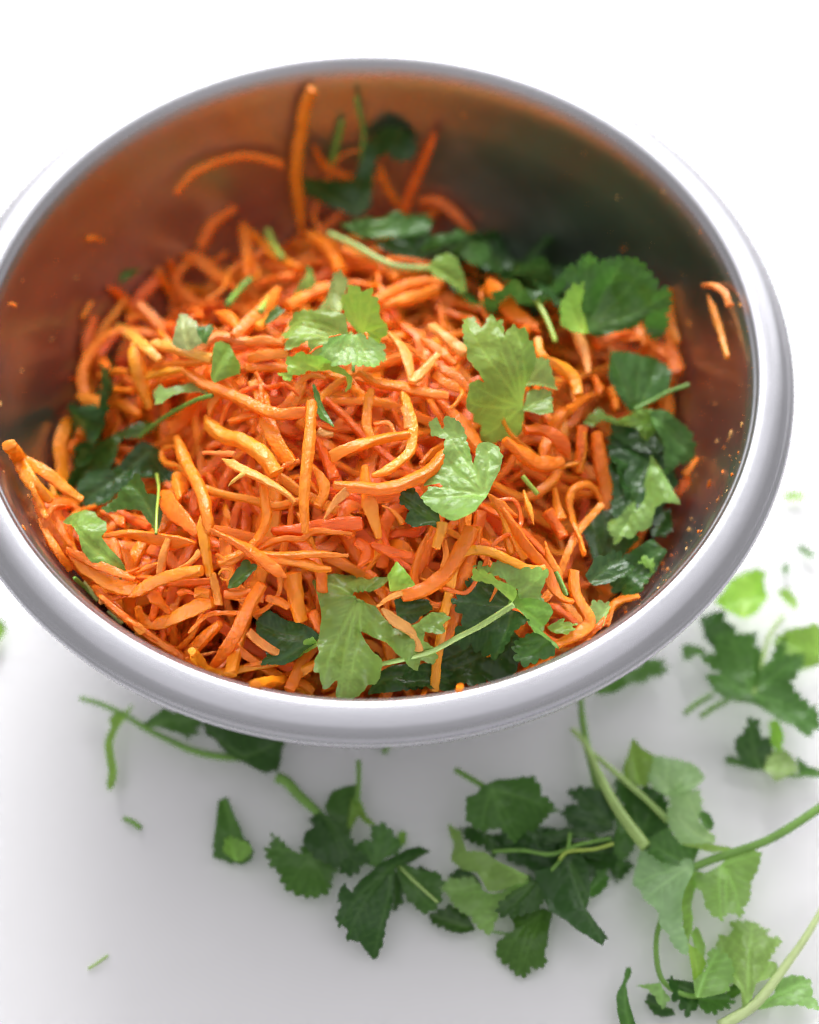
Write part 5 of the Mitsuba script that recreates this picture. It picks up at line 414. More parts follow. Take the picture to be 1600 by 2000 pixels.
 ('cilantro_sprig','dark sprig with a thick cut stem,left part of the table cluster','cilantro sprig','cilantro scattered on the tabletop',[('stem','stem',[[-21.03,-79.48,5.0],[-18.43,-80.6,5.0],[-15.09,-84.21,5.0],[-11.81,-87.12,5.0],[-7.88,-90.98,5.0],[-3.34,-95.44,5.0],[0.82,-99.54,5.0]],np.float64(1.38),np.float64(0.75),'s',None),('stem','stem',[[-0.81,-75.04,6.0],[-0.61,-78.92,6.0],[-0.65,-82.61,6.0],[-0.85,-85.93,6.0]],np.float64(0.63),np.float64(0.63),'s',None),('leaf','leaf',[[-12.1,-91.55,8.06],[-9.68,-90.02,8.45],[-7.78,-90.67,8.58],[-5.2,-93.22,8.58],[-2.62,-96.36,8.52],[0.58,-100.11,8.47],[1.87,-102.28,8.38],[-1.74,-104.07,7.84],[-4.82,-103.73,7.57],[-7.37,-101.24,7.56],[-10.5,-99.97,7.37],[-12.42,-98.4,7.34],[-12.83,-96.23,7.52],[-12.29,-94.37,7.76],[-10.79,-93.14,8.03]],[-8.73,-90.34,8.51],[-2.98,-103.75,7.75],[-0.099,-0.099,0.99],{'tone': 'd','teeth': 0.6,'fold': 0.1,'bend': 0.1,'ruf': 0.1,'wave': 0.0,'table': 1},None),('leaf','leaf',[[-21.49,-99.36,4.0],[-20.42,-96.43,4.0],[-17.87,-97.67,4.0],[-14.69,-99.21,4.0],[-10.97,-99.13,4.0],[-8.1,-100.99,4.0],[-5.87,-102.86,4.0],[-6.98,-105.74,4.0],[-7.8,-107.97,4.0],[-9.9,-108.96,4.0],[-12.0,-109.94,4.0],[-14.2,-108.73,4.0],[-16.73,-107.21,4.0],[-18.4,-104.72,4.0],[-20.05,-102.85,4.0]],[-11.59,-99.14,4.0],[-14.18,-109.05,4.0],[0.0,0.0,1.0],{'tone': 'm','teeth': 0.7,'fold': 0.1,'bend': 0.12,'ruf': 0.1,'wave': 0.0,'table': 1},None),('leaf','leaf',[[-8.02,-87.87,4.59],[-6.95,-83.24,4.69],[-3.85,-81.62,5.0],[-1.66,-80.99,5.22],[-0.65,-83.01,5.32],[-1.16,-86.33,5.27],[-1.98,-89.94,5.19],[-2.75,-94.5,5.11],[-4.7,-92.52,4.92],[-7.0,-89.86,4.69]],[-1.0,-82.0,5.29],[-3.74,-93.18,5.01],[-0.1,0.0,0.995],{'tone': 'm','teeth': 0.2,'fold': 0.15,'bend': 0.15,'ruf': 0.08,'wave': 0.0,'table': 1},None),('leaf','leaf',[[-2.14,-85.33,5.2],[0.06,-85.52,4.98],[1.43,-89.08,4.85],[3.69,-91.57,4.62],[1.5,-91.37,4.84],[-0.45,-89.19,5.03],[-2.19,-92.89,5.21],[-2.87,-91.3,5.27]],[-0.76,-84.58,5.06],[3.37,-91.42,4.65],[0.1,0.0,0.995],{'tone': 'l','teeth': 0.05,'fold': 0.1,'bend': 0.1,'ruf': 0.05,'wave': 0.0,'table': 1},None),('leaf','leaf',[[-1.04,-98.33,6.91],[1.36,-96.1,7.14],[3.22,-96.37,7.11],[2.52,-93.58,7.39],[5.28,-92.59,7.49],[7.81,-94.41,7.31],[9.7,-96.24,7.12],[8.83,-98.74,6.87],[6.09,-100.03,6.74],[4.61,-101.91,6.56],[2.13,-101.35,6.61],[-0.07,-99.85,6.76]],[3.99,-101.92,6.55],[5.29,-92.9,7.46],[0.0,-0.1,0.995],{'tone': 'm','teeth': 0.4,'fold': 0.1,'bend': 0.1,'ruf': 0.1,'wave': 0.0,'table': 1},None),('leaf','leaf',[[9.34,-92.82,3.0],[10.26,-91.81,3.0],[11.2,-92.12,3.0],[11.25,-94.73,3.0],[10.03,-95.73,3.0]],[10.03,-95.73,3.0],[10.58,-91.97,3.0],[0.0,0.0,1.0],{'tone': 'l','teeth': 0.1,'fold': 0.1,'bend': 0.1,'ruf': 0.1,'wave': 0.0,'table': 1},None),('leaf','leaf',[[-14.22,-96.91,3.0],[-12.75,-95.26,3.0],[-11.47,-95.88,3.0],[-10.43,-98.12,3.0],[-11.63,-99.12,3.0],[-13.52,-98.51,3.0]],[-11.34,-98.79,3.0],[-13.04,-95.59,3.0],[0.0,0.0,1.0],{'tone': 'm','teeth': 0.3,'fold': 0.1,'bend': 0.1,'ruf': 0.1,'wave': 0.0,'table': 1},None)]),
 ('cilantro_leaf','big dark folded leaf pointing down in the left table cluster','cilantro leaf','cilantro scattered on the tabletop',[('leaf','leaf',[[4.68,-103.7,10.86],[7.96,-101.36,11.58],[10.05,-99.58,12.07],[12.77,-98.75,12.57],[15.22,-100.04,12.8],[13.43,-101.52,12.39],[11.04,-103.27,11.85],[8.34,-104.41,11.34],[8.14,-108.93,10.85],[7.64,-113.1,10.36],[6.83,-116.94,9.86],[5.44,-120.73,9.27],[3.73,-123.62,8.72],[2.2,-122.41,8.61],[1.85,-120.65,8.74],[0.01,-119.43,8.58],[-1.48,-119.69,8.33],[-1.56,-117.33,8.56],[-3.37,-117.28,8.29],[-3.74,-115.2,8.44],[-2.64,-112.24,8.91],[-3.85,-112.21,8.73],[-3.32,-110.13,9.02],[-2.18,-108.05,9.39],[-0.29,-110.21,9.46],[1.73,-106.64,10.12],[3.2,-105.17,10.49]],[8.01,-103.49,11.38],[3.72,-123.32,8.75],[-0.148,-0.098,0.984],{'tone': 'd','teeth': 0.4,'fold': 0.15,'bend': 0.12,'ruf': 0.08,'wave': 0.0,'table': 1},None),('leaf','leaf',[[8.01,-102.92,6.0],[10.48,-103.5,6.0],[11.16,-107.27,6.0],[10.61,-110.1,6.0],[8.81,-111.38,6.0],[7.84,-108.91,6.0]],[8.63,-103.22,6.0],[9.41,-111.06,6.0],[0.0,0.0,1.0],{'tone': 'd','teeth': 0.5,'fold': 0.1,'bend': 0.1,'ruf': 0.1,'wave': 0.0,'table': 1},None)]),
 ('cilantro_sprig','small sprig with a light midrib between the two table clusters','cilantro sprig','cilantro scattered on the tabletop',[('leaf','leaf',[[9.23,-102.73,6.47],[11.36,-102.07,6.53],[14.15,-103.24,6.42],[18.45,-104.07,6.33],[20.01,-106.48,6.09],[19.74,-109.52,5.79],[18.55,-111.36,5.61],[16.74,-112.6,5.48],[14.61,-112.34,5.51],[12.44,-109.98,5.74],[10.85,-106.98,6.04]],[10.45,-102.4,6.5],[18.54,-111.06,5.64],[0.0,-0.1,0.995],{'tone': 'm','teeth': 0.5,'fold': 0.15,'bend': 0.1,'ruf': 0.1,'wave': 0.0,'table': 1},None),('leaf','leaf',[[17.7,-113.67,4.0],[19.2,-112.08,4.0],[22.24,-111.08,4.0],[25.91,-112.87,4.0],[27.73,-116.23,4.0],[24.7,-117.22,4.0],[21.67,-116.67,4.0],[19.23,-115.49,4.0]],[26.22,-115.65,4.0],[18.3,-113.65,4.0],[0.0,0.0,1.0],{'tone': 'd','teeth': 0.6,'fold': 0.1,'bend': 0.1,'ruf': 0.1,'wave': 0.0,'table': 1},None),('leaf','leaf',[[14.16,-101.79,4.0],[15.39,-101.12,4.0],[16.63,-102.05,4.0],[18.8,-102.64,4.0],[18.5,-103.6,4.0],[15.42,-103.35,4.0]],[18.5,-103.29,4.0],[14.47,-101.78,4.0],[0.0,0.0,1.0],{'tone': 'd','teeth': 0.4,'fold': 0.1,'bend': 0.1,'ruf': 0.1,'wave': 0.0,'table': 1},None),('stem','stem',[[9.52,-102.3,8.0],[12.95,-105.69,8.0],[16.34,-108.75,8.0],[19.09,-111.18,8.0]],np.float64(0.36),np.float64(0.36),'p',None)]),
 ('cilantro_sprig','broad top leaf with a short stem in the middle table cluster','cilantro sprig','cilantro scattered on the tabletop',[('stem','stem',[[23.19,-76.85,6.0],[27.59,-80.38,8.0],[32.74,-84.19,10.0]],np.float64(0.69),np.float64(0.69),'s',None),('leaf','leaf',[[30.07,-84.29,11.0],[34.01,-82.12,11.0],[38.6,-81.67,11.0],[41.54,-81.61,11.0],[43.78,-84.33,11.0],[42.78,-85.39,11.0],[45.02,-87.4,11.0],[45.64,-88.76,11.0],[46.91,-89.75,11.0],[43.63,-91.53,11.0],[41.32,-93.95,11.0],[38.4,-95.36,11.0],[37.09,-96.73,11.0],[35.19,-94.76,11.0],[33.26,-93.45,11.0],[30.03,-94.2,11.0],[26.81,-92.58,11.0],[26.16,-90.89,11.0],[26.81,-87.12,11.0],[28.76,-86.39,11.0]],[32.03,-84.25,11.0],[37.75,-96.05,11.0],[0.0,0.0,1.0],{'tone': 'm','teeth': 0.5,'fold': 0.1,'bend': 0.12,'ruf': 0.1,'wave': 0.0,'table': 1},None),('leaf','leaf',[[25.09,-91.43,5.0],[27.71,-91.38,5.0],[30.33,-92.69,5.0],[32.93,-94.0,5.0],[33.89,-96.7,5.0],[32.26,-97.75,5.0],[29.99,-96.44,5.0],[27.71,-95.47,5.0],[25.42,-94.16,5.0]],[30.33,-92.0,5.0],[32.91,-97.39,5.0],[0.0,0.0,1.0],{'tone': 'd','teeth': 0.7,'fold': 0.1,'bend': 0.1,'ruf': 0.1,'wave': 0.0,'table': 1},None),('leaf','leaf',[[34.23,-94.01,5.12],[38.8,-94.57,5.06],[42.76,-91.19,5.4],[47.35,-90.43,5.47],[49.94,-92.36,5.28],[49.21,-96.32,4.89],[48.51,-98.95,4.62],[43.96,-99.37,4.58],[39.42,-98.49,4.67],[35.53,-95.95,4.92]],[42.09,-91.87,5.33],[43.96,-99.37,4.58],[0.0,-0.1,0.995],{'tone': 'd','teeth': 0.3,'fold': 0.15,'bend': 0.15,'ruf': 0.1,'wave': 0.0,'table': 1},None)]),
 ('cilantro_sprig','dark tangled leaves at the right of the middle table cluster','cilantro sprig','cilantro scattered on the tabletop',[('leaf','leaf',[[44.7,-93.87,9.12],[50.22,-92.49,9.4],[55.08,-92.71,9.35],[57.64,-94.55,8.98],[60.89,-93.85,9.12],[60.85,-96.06,8.68],[54.72,-94.92,8.91],[49.54,-95.35,8.82],[45.01,-96.38,8.62]],[60.87,-95.11,8.87],[45.01,-95.12,8.87],[0.0,-0.196,0.981],{'tone': 'd','teeth': 0.1,'fold': 0.15,'bend': 0.15,'ruf': 0.08,'wave': 0.0,'table': 1},None),('leaf','leaf',[[50.91,-82.83,8.43],[52.57,-82.12,8.5],[55.51,-83.06,8.41],[60.41,-83.96,8.32],[61.26,-88.27,7.89],[60.84,-91.58,7.56],[57.87,-92.96,7.42],[53.66,-92.06,7.51],[50.44,-90.16,7.7],[49.49,-88.52,7.86],[51.49,-86.49,8.07],[53.13,-86.45,8.07],[52.19,-84.47,8.27]],[60.86,-90.92,7.62],[51.56,-83.15,8.4],[0.0,-0.1,0.995],{'tone': 'd','teeth': 0.6,'fold': 0.1,'bend': 0.15,'ruf': 0.15,'wave': 0.0,'table': 1},None),('leaf','leaf',[[49.19,-96.7,5.0],[53.74,-96.94,5.0],[57.1,-94.15,5.0],[61.3,-95.08,5.0],[60.82,-98.81,5.0],[57.24,-99.22,5.0],[53.7,-98.29,5.0]],[60.91,-96.78,5.0],[49.84,-96.69,5.0],[0.0,0.0,1.0],{'tone': 'd','teeth': 0.3,'fold': 0.1,'bend': 0.1,'ruf': 0.1,'wave': 0.0,'table': 1},None),('leaf','leaf',[[61.69,-81.46,6.74],[64.44,-79.88,6.46],[68.42,-80.69,6.06],[72.39,-81.85,5.67],[74.58,-84.51,5.45],[75.76,-87.22,5.33],[75.26,-90.01,5.38],[71.76,-93.29,5.73],[69.44,-93.43,5.96],[67.3,-89.79,6.17],[64.84,-85.8,6.42],[62.58,-84.2,6.65]],[68.49,-92.46,6.06],[67.08,-80.78,6.2],[0.1,0.0,0.995],{'tone': 'd','teeth': 0.5,'fold': 0.1,'bend': 0.1,'ruf': 0.12,'wave': 0.0,'table': 1},None),('leaf','leaf',[[61.4,-84.72,5.21],[65.72,-85.15,4.78],[66.76,-91.31,4.68],[65.86,-96.14,4.77],[63.71,-99.97,4.98],[61.4,-100.44,5.21],[60.94,-95.74,5.26],[62.47,-90.88,5.11]],[64.38,-85.24,4.91],[62.38,-100.38,5.11],[0.1,0.0,0.995],{'tone': 'm','teeth': 0.3,'fold': 0.2,'bend': 0.1,'ruf': 0.1,'wave': 0.0,'table': 1},None),('leaf','leaf',[[61.41,-101.03,2.0],[62.79,-99.31,2.0],[65.46,-97.9,2.0],[66.36,-99.57,2.0],[63.63,-102.32,2.0],[62.61,-103.35,2.0]],[63.45,-98.96,2.0],[62.63,-103.01,2.0],[0.0,0.0,1.0],{'tone': 'd','teeth': 0.5,'fold': 0.1,'bend': 0.1,'ruf': 0.1,'wave': 0.0,'table': 1},None)]),
 ('cilantro_sprig','shiny pale leaves at the left of the middle table cluster','cilantro sprig','cilantro scattered on the tabletop',[('leaf','leaf',[[21.74,-90.99,7.32],[24.66,-93.16,7.83],[25.3,-96.68,8.24],[26.26,-100.17,8.69],[30.1,-100.57,9.11],[33.9,-102.68,9.7],[39.55,-105.82,10.58],[38.25,-107.5,10.62],[33.82,-108.46,10.27],[30.66,-108.76,9.99],[28.47,-105.01,9.39],[25.29,-103.6,8.93],[22.73,-100.82,8.4],[23.37,-97.35,8.12],[22.4,-93.83,7.67]],[39.54,-106.16,10.62],[22.07,-91.35,7.39],[-0.099,0.099,0.99],{'tone': 'g','teeth': 0.1,'fold': 0.2,'bend': 0.15,'ruf': 0.1,'wave': 0.0,'table': 1},None),('leaf','leaf',[[21.22,-107.56,6.68],[23.78,-105.16,6.58],[27.61,-105.55,7.02],[30.46,-108.01,7.67],[33.94,-108.4,8.08],[38.42,-106.72,8.27],[40.31,-107.09,8.52],[37.06,-110.49,8.7],[33.24,-112.83,8.67],[32.56,-116.2,9.11],[31.28,-118.2,9.28],[28.17,-115.49,8.56],[24.72,-112.06,7.7],[22.18,-109.64,7.09]],[40.0,-106.74,8.44],[22.5,-108.26,6.91],[-0.098,0.148,0.984],{'tone': 'g','teeth': 0.4,'fold': 0.12,'bend': 0.1,'ruf': 0.08,'wave': 0.0,'table': 1},None),('leaf','leaf',[[22.21,-103.67,5.0],[24.47,-101.62,5.0],[27.7,-103.55,5.0],[29.95,-106.16,5.0],[27.7,-105.21,5.0],[23.83,-104.63,5.0]],[29.63,-105.83,5.0],[22.54,-103.66,5.0],[0.0,0.0,1.0],{'tone': 'd','teeth': 0.3,'fold': 0.1,'bend': 0.1,'ruf': 0.1,'wave': 0.0,'table': 1},None),('stem','stem',[[22.3,-108.32,3.0],[27.14,-112.49,3.0],[30.97,-115.98,3.0],[36.38,-117.0,3.0]],np.float64(0.24),np.float64(0.24),'s',None)]),
 ('cilantro_sprig','flat dark under leaves with crossing stems deep in the middle table cluster','cilantro sprig','cilantro scattered on the tabletop',[('leaf','leaf',[[33.04,-93.96,3.0],[37.66,-91.8,3.0],[44.25,-90.97,3.0],[50.13,-92.9,3.0],[54.89,-97.57,3.0],[53.14,-101.32,3.0],[47.26,-102.45,3.0],[42.42,-101.22,3.0],[37.57,-98.62,3.0]],[53.85,-99.62,3.0],[34.35,-94.62,3.0],[0.0,0.0,1.0],{'tone': 'd','teeth': 0.5,'fold': 0.15,'bend': 0.12,'ruf': 0.1,'wave': 0.0,'table': 1},None),('leaf','leaf',[[48.68,-94.66,4.0],[53.92,-94.54,4.0],[60.41,-95.76,4.0],[61.54,-99.8,4.0],[58.19,-102.55,4.0],[53.67,-101.98,4.0],[49.86,-99.38,4.0]],[49.28,-96.69,4.0],[60.89,-99.81,4.0],[0.0,0.0,1.0],{'tone': 'd','teeth': 0.6,'fold': 0.15,'bend': 0.12,'ruf': 0.1,'wave': 0.0,'table': 1},None),('leaf','leaf',[[34.92,-103.39,3.0],[39.48,-101.95,3.0],[43.33,-104.54,3.0],[43.89,-108.51,3.0],[40.0,-109.91,3.0],[36.17,-108.02,3.0]],[43.23,-109.19,3.0],[35.57,-103.38,3.0],[0.0,0.0,1.0],{'tone': 'm','teeth': 0.5,'fold': 0.15,'bend': 0.12,'ruf': 0.1,'wave': 0.0,'table': 1},None),('stem','stem',[[32.04,-98.82,9.0],[39.13,-98.33,9.0],[46.2,-99.18,9.0],[52.72,-96.69,9.0],[60.54,-94.83,9.0]],np.float64(0.43),np.float64(0.43),'s',None),('stem','stem',[[50.77,-94.05,10.0],[49.66,-98.78,10.0],[45.36,-104.19,10.0],[42.11,-107.54,10.0]],np.float64(0.43),np.float64(0.43),'s',None),('stem','stem',[[60.88,-96.88,11.0],[56.33,-98.32,11.0],[49.89,-99.13,11.0],[47.91,-101.17,11.0]],np.float64(0.43),np.float64(0.43),'y',None)]),
 ('cilantro_leaf','dark notched leaf folded over the pale ones in the middle cluster','cilantro leaf','cilantro scattered on the tabletop',[('leaf','leaf',[[33.38,-113.78,11.68],[34.32,-111.34,12.17],[38.1,-109.14,12.61],[40.94,-107.55,12.93],[43.14,-109.34,12.57],[43.44,-112.06,12.03],[41.86,-113.61,11.72],[38.72,-114.58,11.52],[36.21,-115.53,11.33],[34.01,-114.97,11.44]],[40.94,-107.86,12.87],[34.32,-114.66,11.51],[0.0,-0.196,0.981],{'tone': 'd','teeth': 0.5,'fold': 0.15,'bend': 0.15,'ruf': 0.1,'wave': 0.0,'table': 1},None)]),
 ('cilantro_leaf','notched leaf hanging lowest from the middle table cluster','cilantro leaf','cilantro scattered on the tabletop',[('leaf','leaf',[[36.88,-113.54,6.01],[40.36,-112.61,6.4],[43.54,-111.37,6.79],[45.74,-112.35,6.96],[44.7,-117.42,6.6],[44.16,-121.2,6.36],[43.96,-123.7,6.21],[41.76,-124.92,5.93],[39.88,-126.15,5.68],[37.7,-125.52,5.49],[35.53,-124.26,5.34],[34.29,-122.37,5.31],[33.68,-120.17,5.36],[35.58,-117.66,5.67],[37.79,-117.05,5.93]],[43.53,-112.01,6.75],[38.32,-125.83,5.54],[-0.099,-0.05,0.994],{'tone': 'm','teeth': 0.5,'fold': 0.1,'bend': 0.1,'ruf': 0.08,'wave': 0.0,'table': 1},None)]),
 ('cilantro_leaf','smooth dark forked leaf pointing to the lower right of the middle cluster','cilantro leaf','cilantro scattered on the tabletop',[('leaf','leaf',[[42.54,-105.23,9.0],[46.74,-103.49,9.0],[49.4,-99.77,9.0],[52.64,-99.04,9.0],[54.45,-102.66,9.0],[54.95,-106.61,9.0],[54.49,-110.86,9.0],[53.8,-112.49,9.0],[55.59,-115.36,9.0],[58.61,-118.81,9.0],[57.67,-118.83,9.0],[56.99,-120.11,9.0],[54.21,-118.9,9.0],[49.59,-115.81,9.0],[45.87,-113.31,9.0],[44.04,-109.78,9.0]],[50.65,-101.08,9.0],[57.33,-119.47,9.0],[0.0,0.0,1.0],{'tone': 'd','teeth': 0.06,'fold': 0.2,'bend': 0.15,'ruf': 0.06,'wave': 0.0,'table': 1},None),('leaf','leaf',[[55.07,-105.61,5.0],[57.77,-102.23,5.0],[59.71,-102.19,5.0],[59.94,-104.51,5.0],[58.24,-106.87,5.0],[55.93,-108.57,5.0]],[55.35,-106.93,5.0],[59.69,-102.86,5.0],[0.0,0.0,1.0],{'tone': 'm','teeth': 0.5,'fold': 0.1,'bend': 0.1,'ruf': 0.1,'wave': 0.0,'table': 1},None)]),
 ('cilantro_stalk','long thick pale stems crossing right of the middle cluster','cilantro stalk','cilantro scattered on the tabletop',[('stem','stem',[[54.92,-55.94,5.0],[55.23,-62.23,5.0],[56.02,-68.77,5.0],[57.46,-75.56,5.0],[58.73,-81.55,5.0]],np.float64(0.71),np.float64(1.15),'s',None),('stem','stem',[[52.12,-66.16,8.0],[55.25,-70.39,8.8],[58.2,-78.46,9.6],[61.11,-85.67,10.4],[64.63,-92.04,11.2],[68.42,-97.96,12.0]],np.float64(0.62),np.float64(1.5),'p',None),('stem','stem',[[55.96,-71.47,8.0],[60.47,-75.65,8.0],[65.55,-80.47,8.0],[69.96,-84.55,8.0],[74.9,-89.96,8.0]],np.float64(0.57),np.float64(0.82),'p',None)]),
 ('cilantro_sprig','pale glossy three part leaf above the crossing stems','cilantro sprig','cilantro scattered on the tabletop',[('leaf','leaf',[[64.91,-76.11,6.76],[66.48,-71.68,6.48],[67.69,-67.94,6.22],[69.19,-70.61,6.64],[72.01,-72.91,7.15],[71.09,-76.96,7.47],[70.2,-80.61,7.74],[67.61,-80.2,7.44],[65.07,-79.06,7.07]],[68.24,-80.58,7.54],[67.67,-68.32,6.26],[-0.099,0.099,0.99],{'tone': 'l','teeth': 0.1,'fold': 0.1,'bend': 0.1,'ruf': 0.06,'wave': 0.0,'table': 1},None),('leaf','leaf',[[72.04,-73.75,6.59],[75.64,-74.45,6.77],[80.53,-75.52,7.04],[82.66,-77.43,7.52],[83.82,-78.97,7.9],[81.18,-82.14,8.69],[77.03,-84.16,9.2],[74.37,-84.61,9.31],[71.95,-82.36,8.75],[70.83,-80.07,8.17]],[75.03,-84.59,9.31],[75.64,-74.45,6.77],[0.0,0.243,0.97],{'tone': 'w','teeth': 0.15,'fold': 0.2,'bend': 0.2,'ruf': 0.15,'wave': 0.0,'table': 1},None),('leaf','leaf',[[75.52,-85.1,7.94],[78.72,-82.39,7.4],[82.61,-83.05,7.53],[82.57,-86.8,8.28],[81.95,-89.78,8.88],[83.36,-91.96,9.32],[85.04,-94.47,9.82],[84.53,-96.3,10.18],[80.62,-96.75,10.27],[76.81,-96.12,10.15],[75.23,-92.15,9.35],[74.83,-89.21,8.77]],[84.57,-95.94,10.11],[76.21,-88.44,8.61],[0.0,0.196,0.981],{'tone': 'w','teeth': 0.5,'fold': 0.1,'bend': 0.1,'ruf': 0.06,'wave': 0.0,'table': 1},None)]),
 ('cilantro_leaf','dark oval leaf fleck beside the pale glossy leaf','cilantro leaf','cilantro scattered on the tabletop',[('leaf','leaf',[[81.82,-89.21,11.0],[83.02,-88.33,11.0],[84.42,-89.15,11.0],[85.22,-91.52,11.0],[84.48,-92.89,11.0],[83.06,-92.41,11.0]],[81.98,-89.21,11.0],[84.67,-92.55,11.0],[0.0,0.0,1.0],{'tone': 'm','teeth': 0.05,'fold': 0.1,'bend': 0.1,'ruf': 0.05,'wave': 0.0,'table': 1},None)]),
 ('cilantro_sprig','large pale green sprig whose stem leaves the right edge','cilantro sprig','cilantro scattered on the tabletop',[('stem','stem',[[111.24,-87.87,16.0],[103.27,-93.0,14.8],[96.8,-96.39,13.6],[90.45,-98.43,12.4],[84.76,-100.13,11.2],[79.37,-102.16,10.0]],np.float64(0.98),np.float64(0.98),'s',None),('leaf','leaf',[[69.3,-95.82,11.28],[74.23,-93.45,11.52],[76.64,-96.96,11.16],[81.11,-97.52,11.11],[80.04,-99.79,10.88],[78.96,-102.06,10.65],[76.42,-101.79,10.68],[72.3,-100.92,10.77],[69.49,-99.05,10.96]],[79.62,-101.73,10.69],[69.93,-96.13,11.25],[0.0,-0.1,0.995],{'tone': 'm','teeth': 0.2,'fold': 0.1,'bend': 0.1,'ruf': 0.08,'wave': 0.0,'table': 1},None),('leaf','leaf',[[68.45,-97.73,7.11],[70.14,-96.34,7.11],[72.99,-99.8,8.54],[79.06,-101.57,10.2],[79.46,-103.76,10.82],[77.2,-107.93,11.41],[75.57,-112.08,12.13],[75.75,-116.59,13.29],[76.16,-121.72,14.65],[75.69,-123.39,14.98],[72.99,-120.24,13.65],[71.15,-117.08,12.49],[70.57,-113.25,11.42],[68.3,-111.04,10.41],[66.17,-106.69,8.9],[66.7,-103.84,8.29]],[79.3,-102.31,10.43],[75.43,-123.04,14.84],[-0.19,0.238,0.952],{'tone': 'w','teeth': 0.2,'fold': 0.15,'bend': 0.12,'ruf': 0.06,'wave': 0.0,'table': 1},None),('leaf','leaf',[[77.37,-107.6,10.4],[79.66,-103.38,9.72],[82.34,-103.38,8.91],[80.01,-107.93,9.61],[79.36,-112.55,9.81],[78.76,-116.47,9.99],[77.88,-119.75,10.25],[76.73,-117.34,10.6],[76.4,-112.25,10.69]],[80.33,-103.3,9.51],[77.57,-119.47,10.34],[0.287,0.0,0.958],{'tone': 'l','teeth': 0.1,'fold': 0.1,'bend': 0.1,'ruf': 0.06,'wave': 0.0,'table': 1},None),('leaf','leaf',[[80.8,-104.17,8.21],[86.35,-100.99,7.02],[89.98,-97.89,6.04],[93.02,-97.35,5.63],[95.0,-100.11,5.98],[93.9,-103.75,6.82],[92.53,-107.01,7.61],[91.78,-110.54,8.39],[90.24,-112.71,8.98],[88.05,-112.14,9.08],[85.84,-114.67,9.81],[83.4,-113.43,9.81],[81.72,-111.12,9.51],[80.77,-107.69,8.92]],[87.5,-99.49,6.61],[86.52,-114.29,9.66],[0.098,0.195,0.976],{'tone': 'g','teeth': 0.5,'fold': 0.1,'bend': 0.1,'ruf': 0.1,'wave': 0.0,'table': 1},None),('leaf','leaf',[[75.7,-97.64,13.0],[82.77,-97.15,13.0],[88.78,-98.02,13.0],[85.84,-98.91,13.0],[83.88,-99.45,13.0],[80.78,-98.19,13.0]],[88.43,-98.36,13.0],[76.34,-97.62,13.0],[0.0,0.0,1.0],{'tone': 'l','teeth': 0.1,'fold': 0.1,'bend': 0.1,'ruf': 0.05,'wave': 0.0,'table': 1},None),('leaf','leaf',[[77.55,-119.8,8.23],[79.76,-121.43,7.46],[81.93,-123.96,6.52],[79.88,-127.08,6.31],[78.85,-128.64,6.2],[78.05,-123.95,7.3]],[78.2,-119.75,8.11],[79.52,-128.0,6.19],[0.192,-0.192,0.962],{'tone': 'y','teeth': 0.05,'fold': 0.1,'bend': 0.1,'ruf': 0.05,'wave': 0.0,'table': 1},None),('leaf','leaf',[[79.11,-116.71,5.5],[80.48,-115.65,5.29],[81.95,-120.05,6.17],[81.32,-123.1,6.78],[79.7,-120.44,6.25]],[79.11,-116.71,5.5],[81.36,-122.76,6.71],[0.0,0.196,0.981],{'tone': 'g','teeth': 0.05,'fold': 0.1,'bend': 0.1,'ruf': 0.05,'wave': 0.0,'table': 1},None)]),
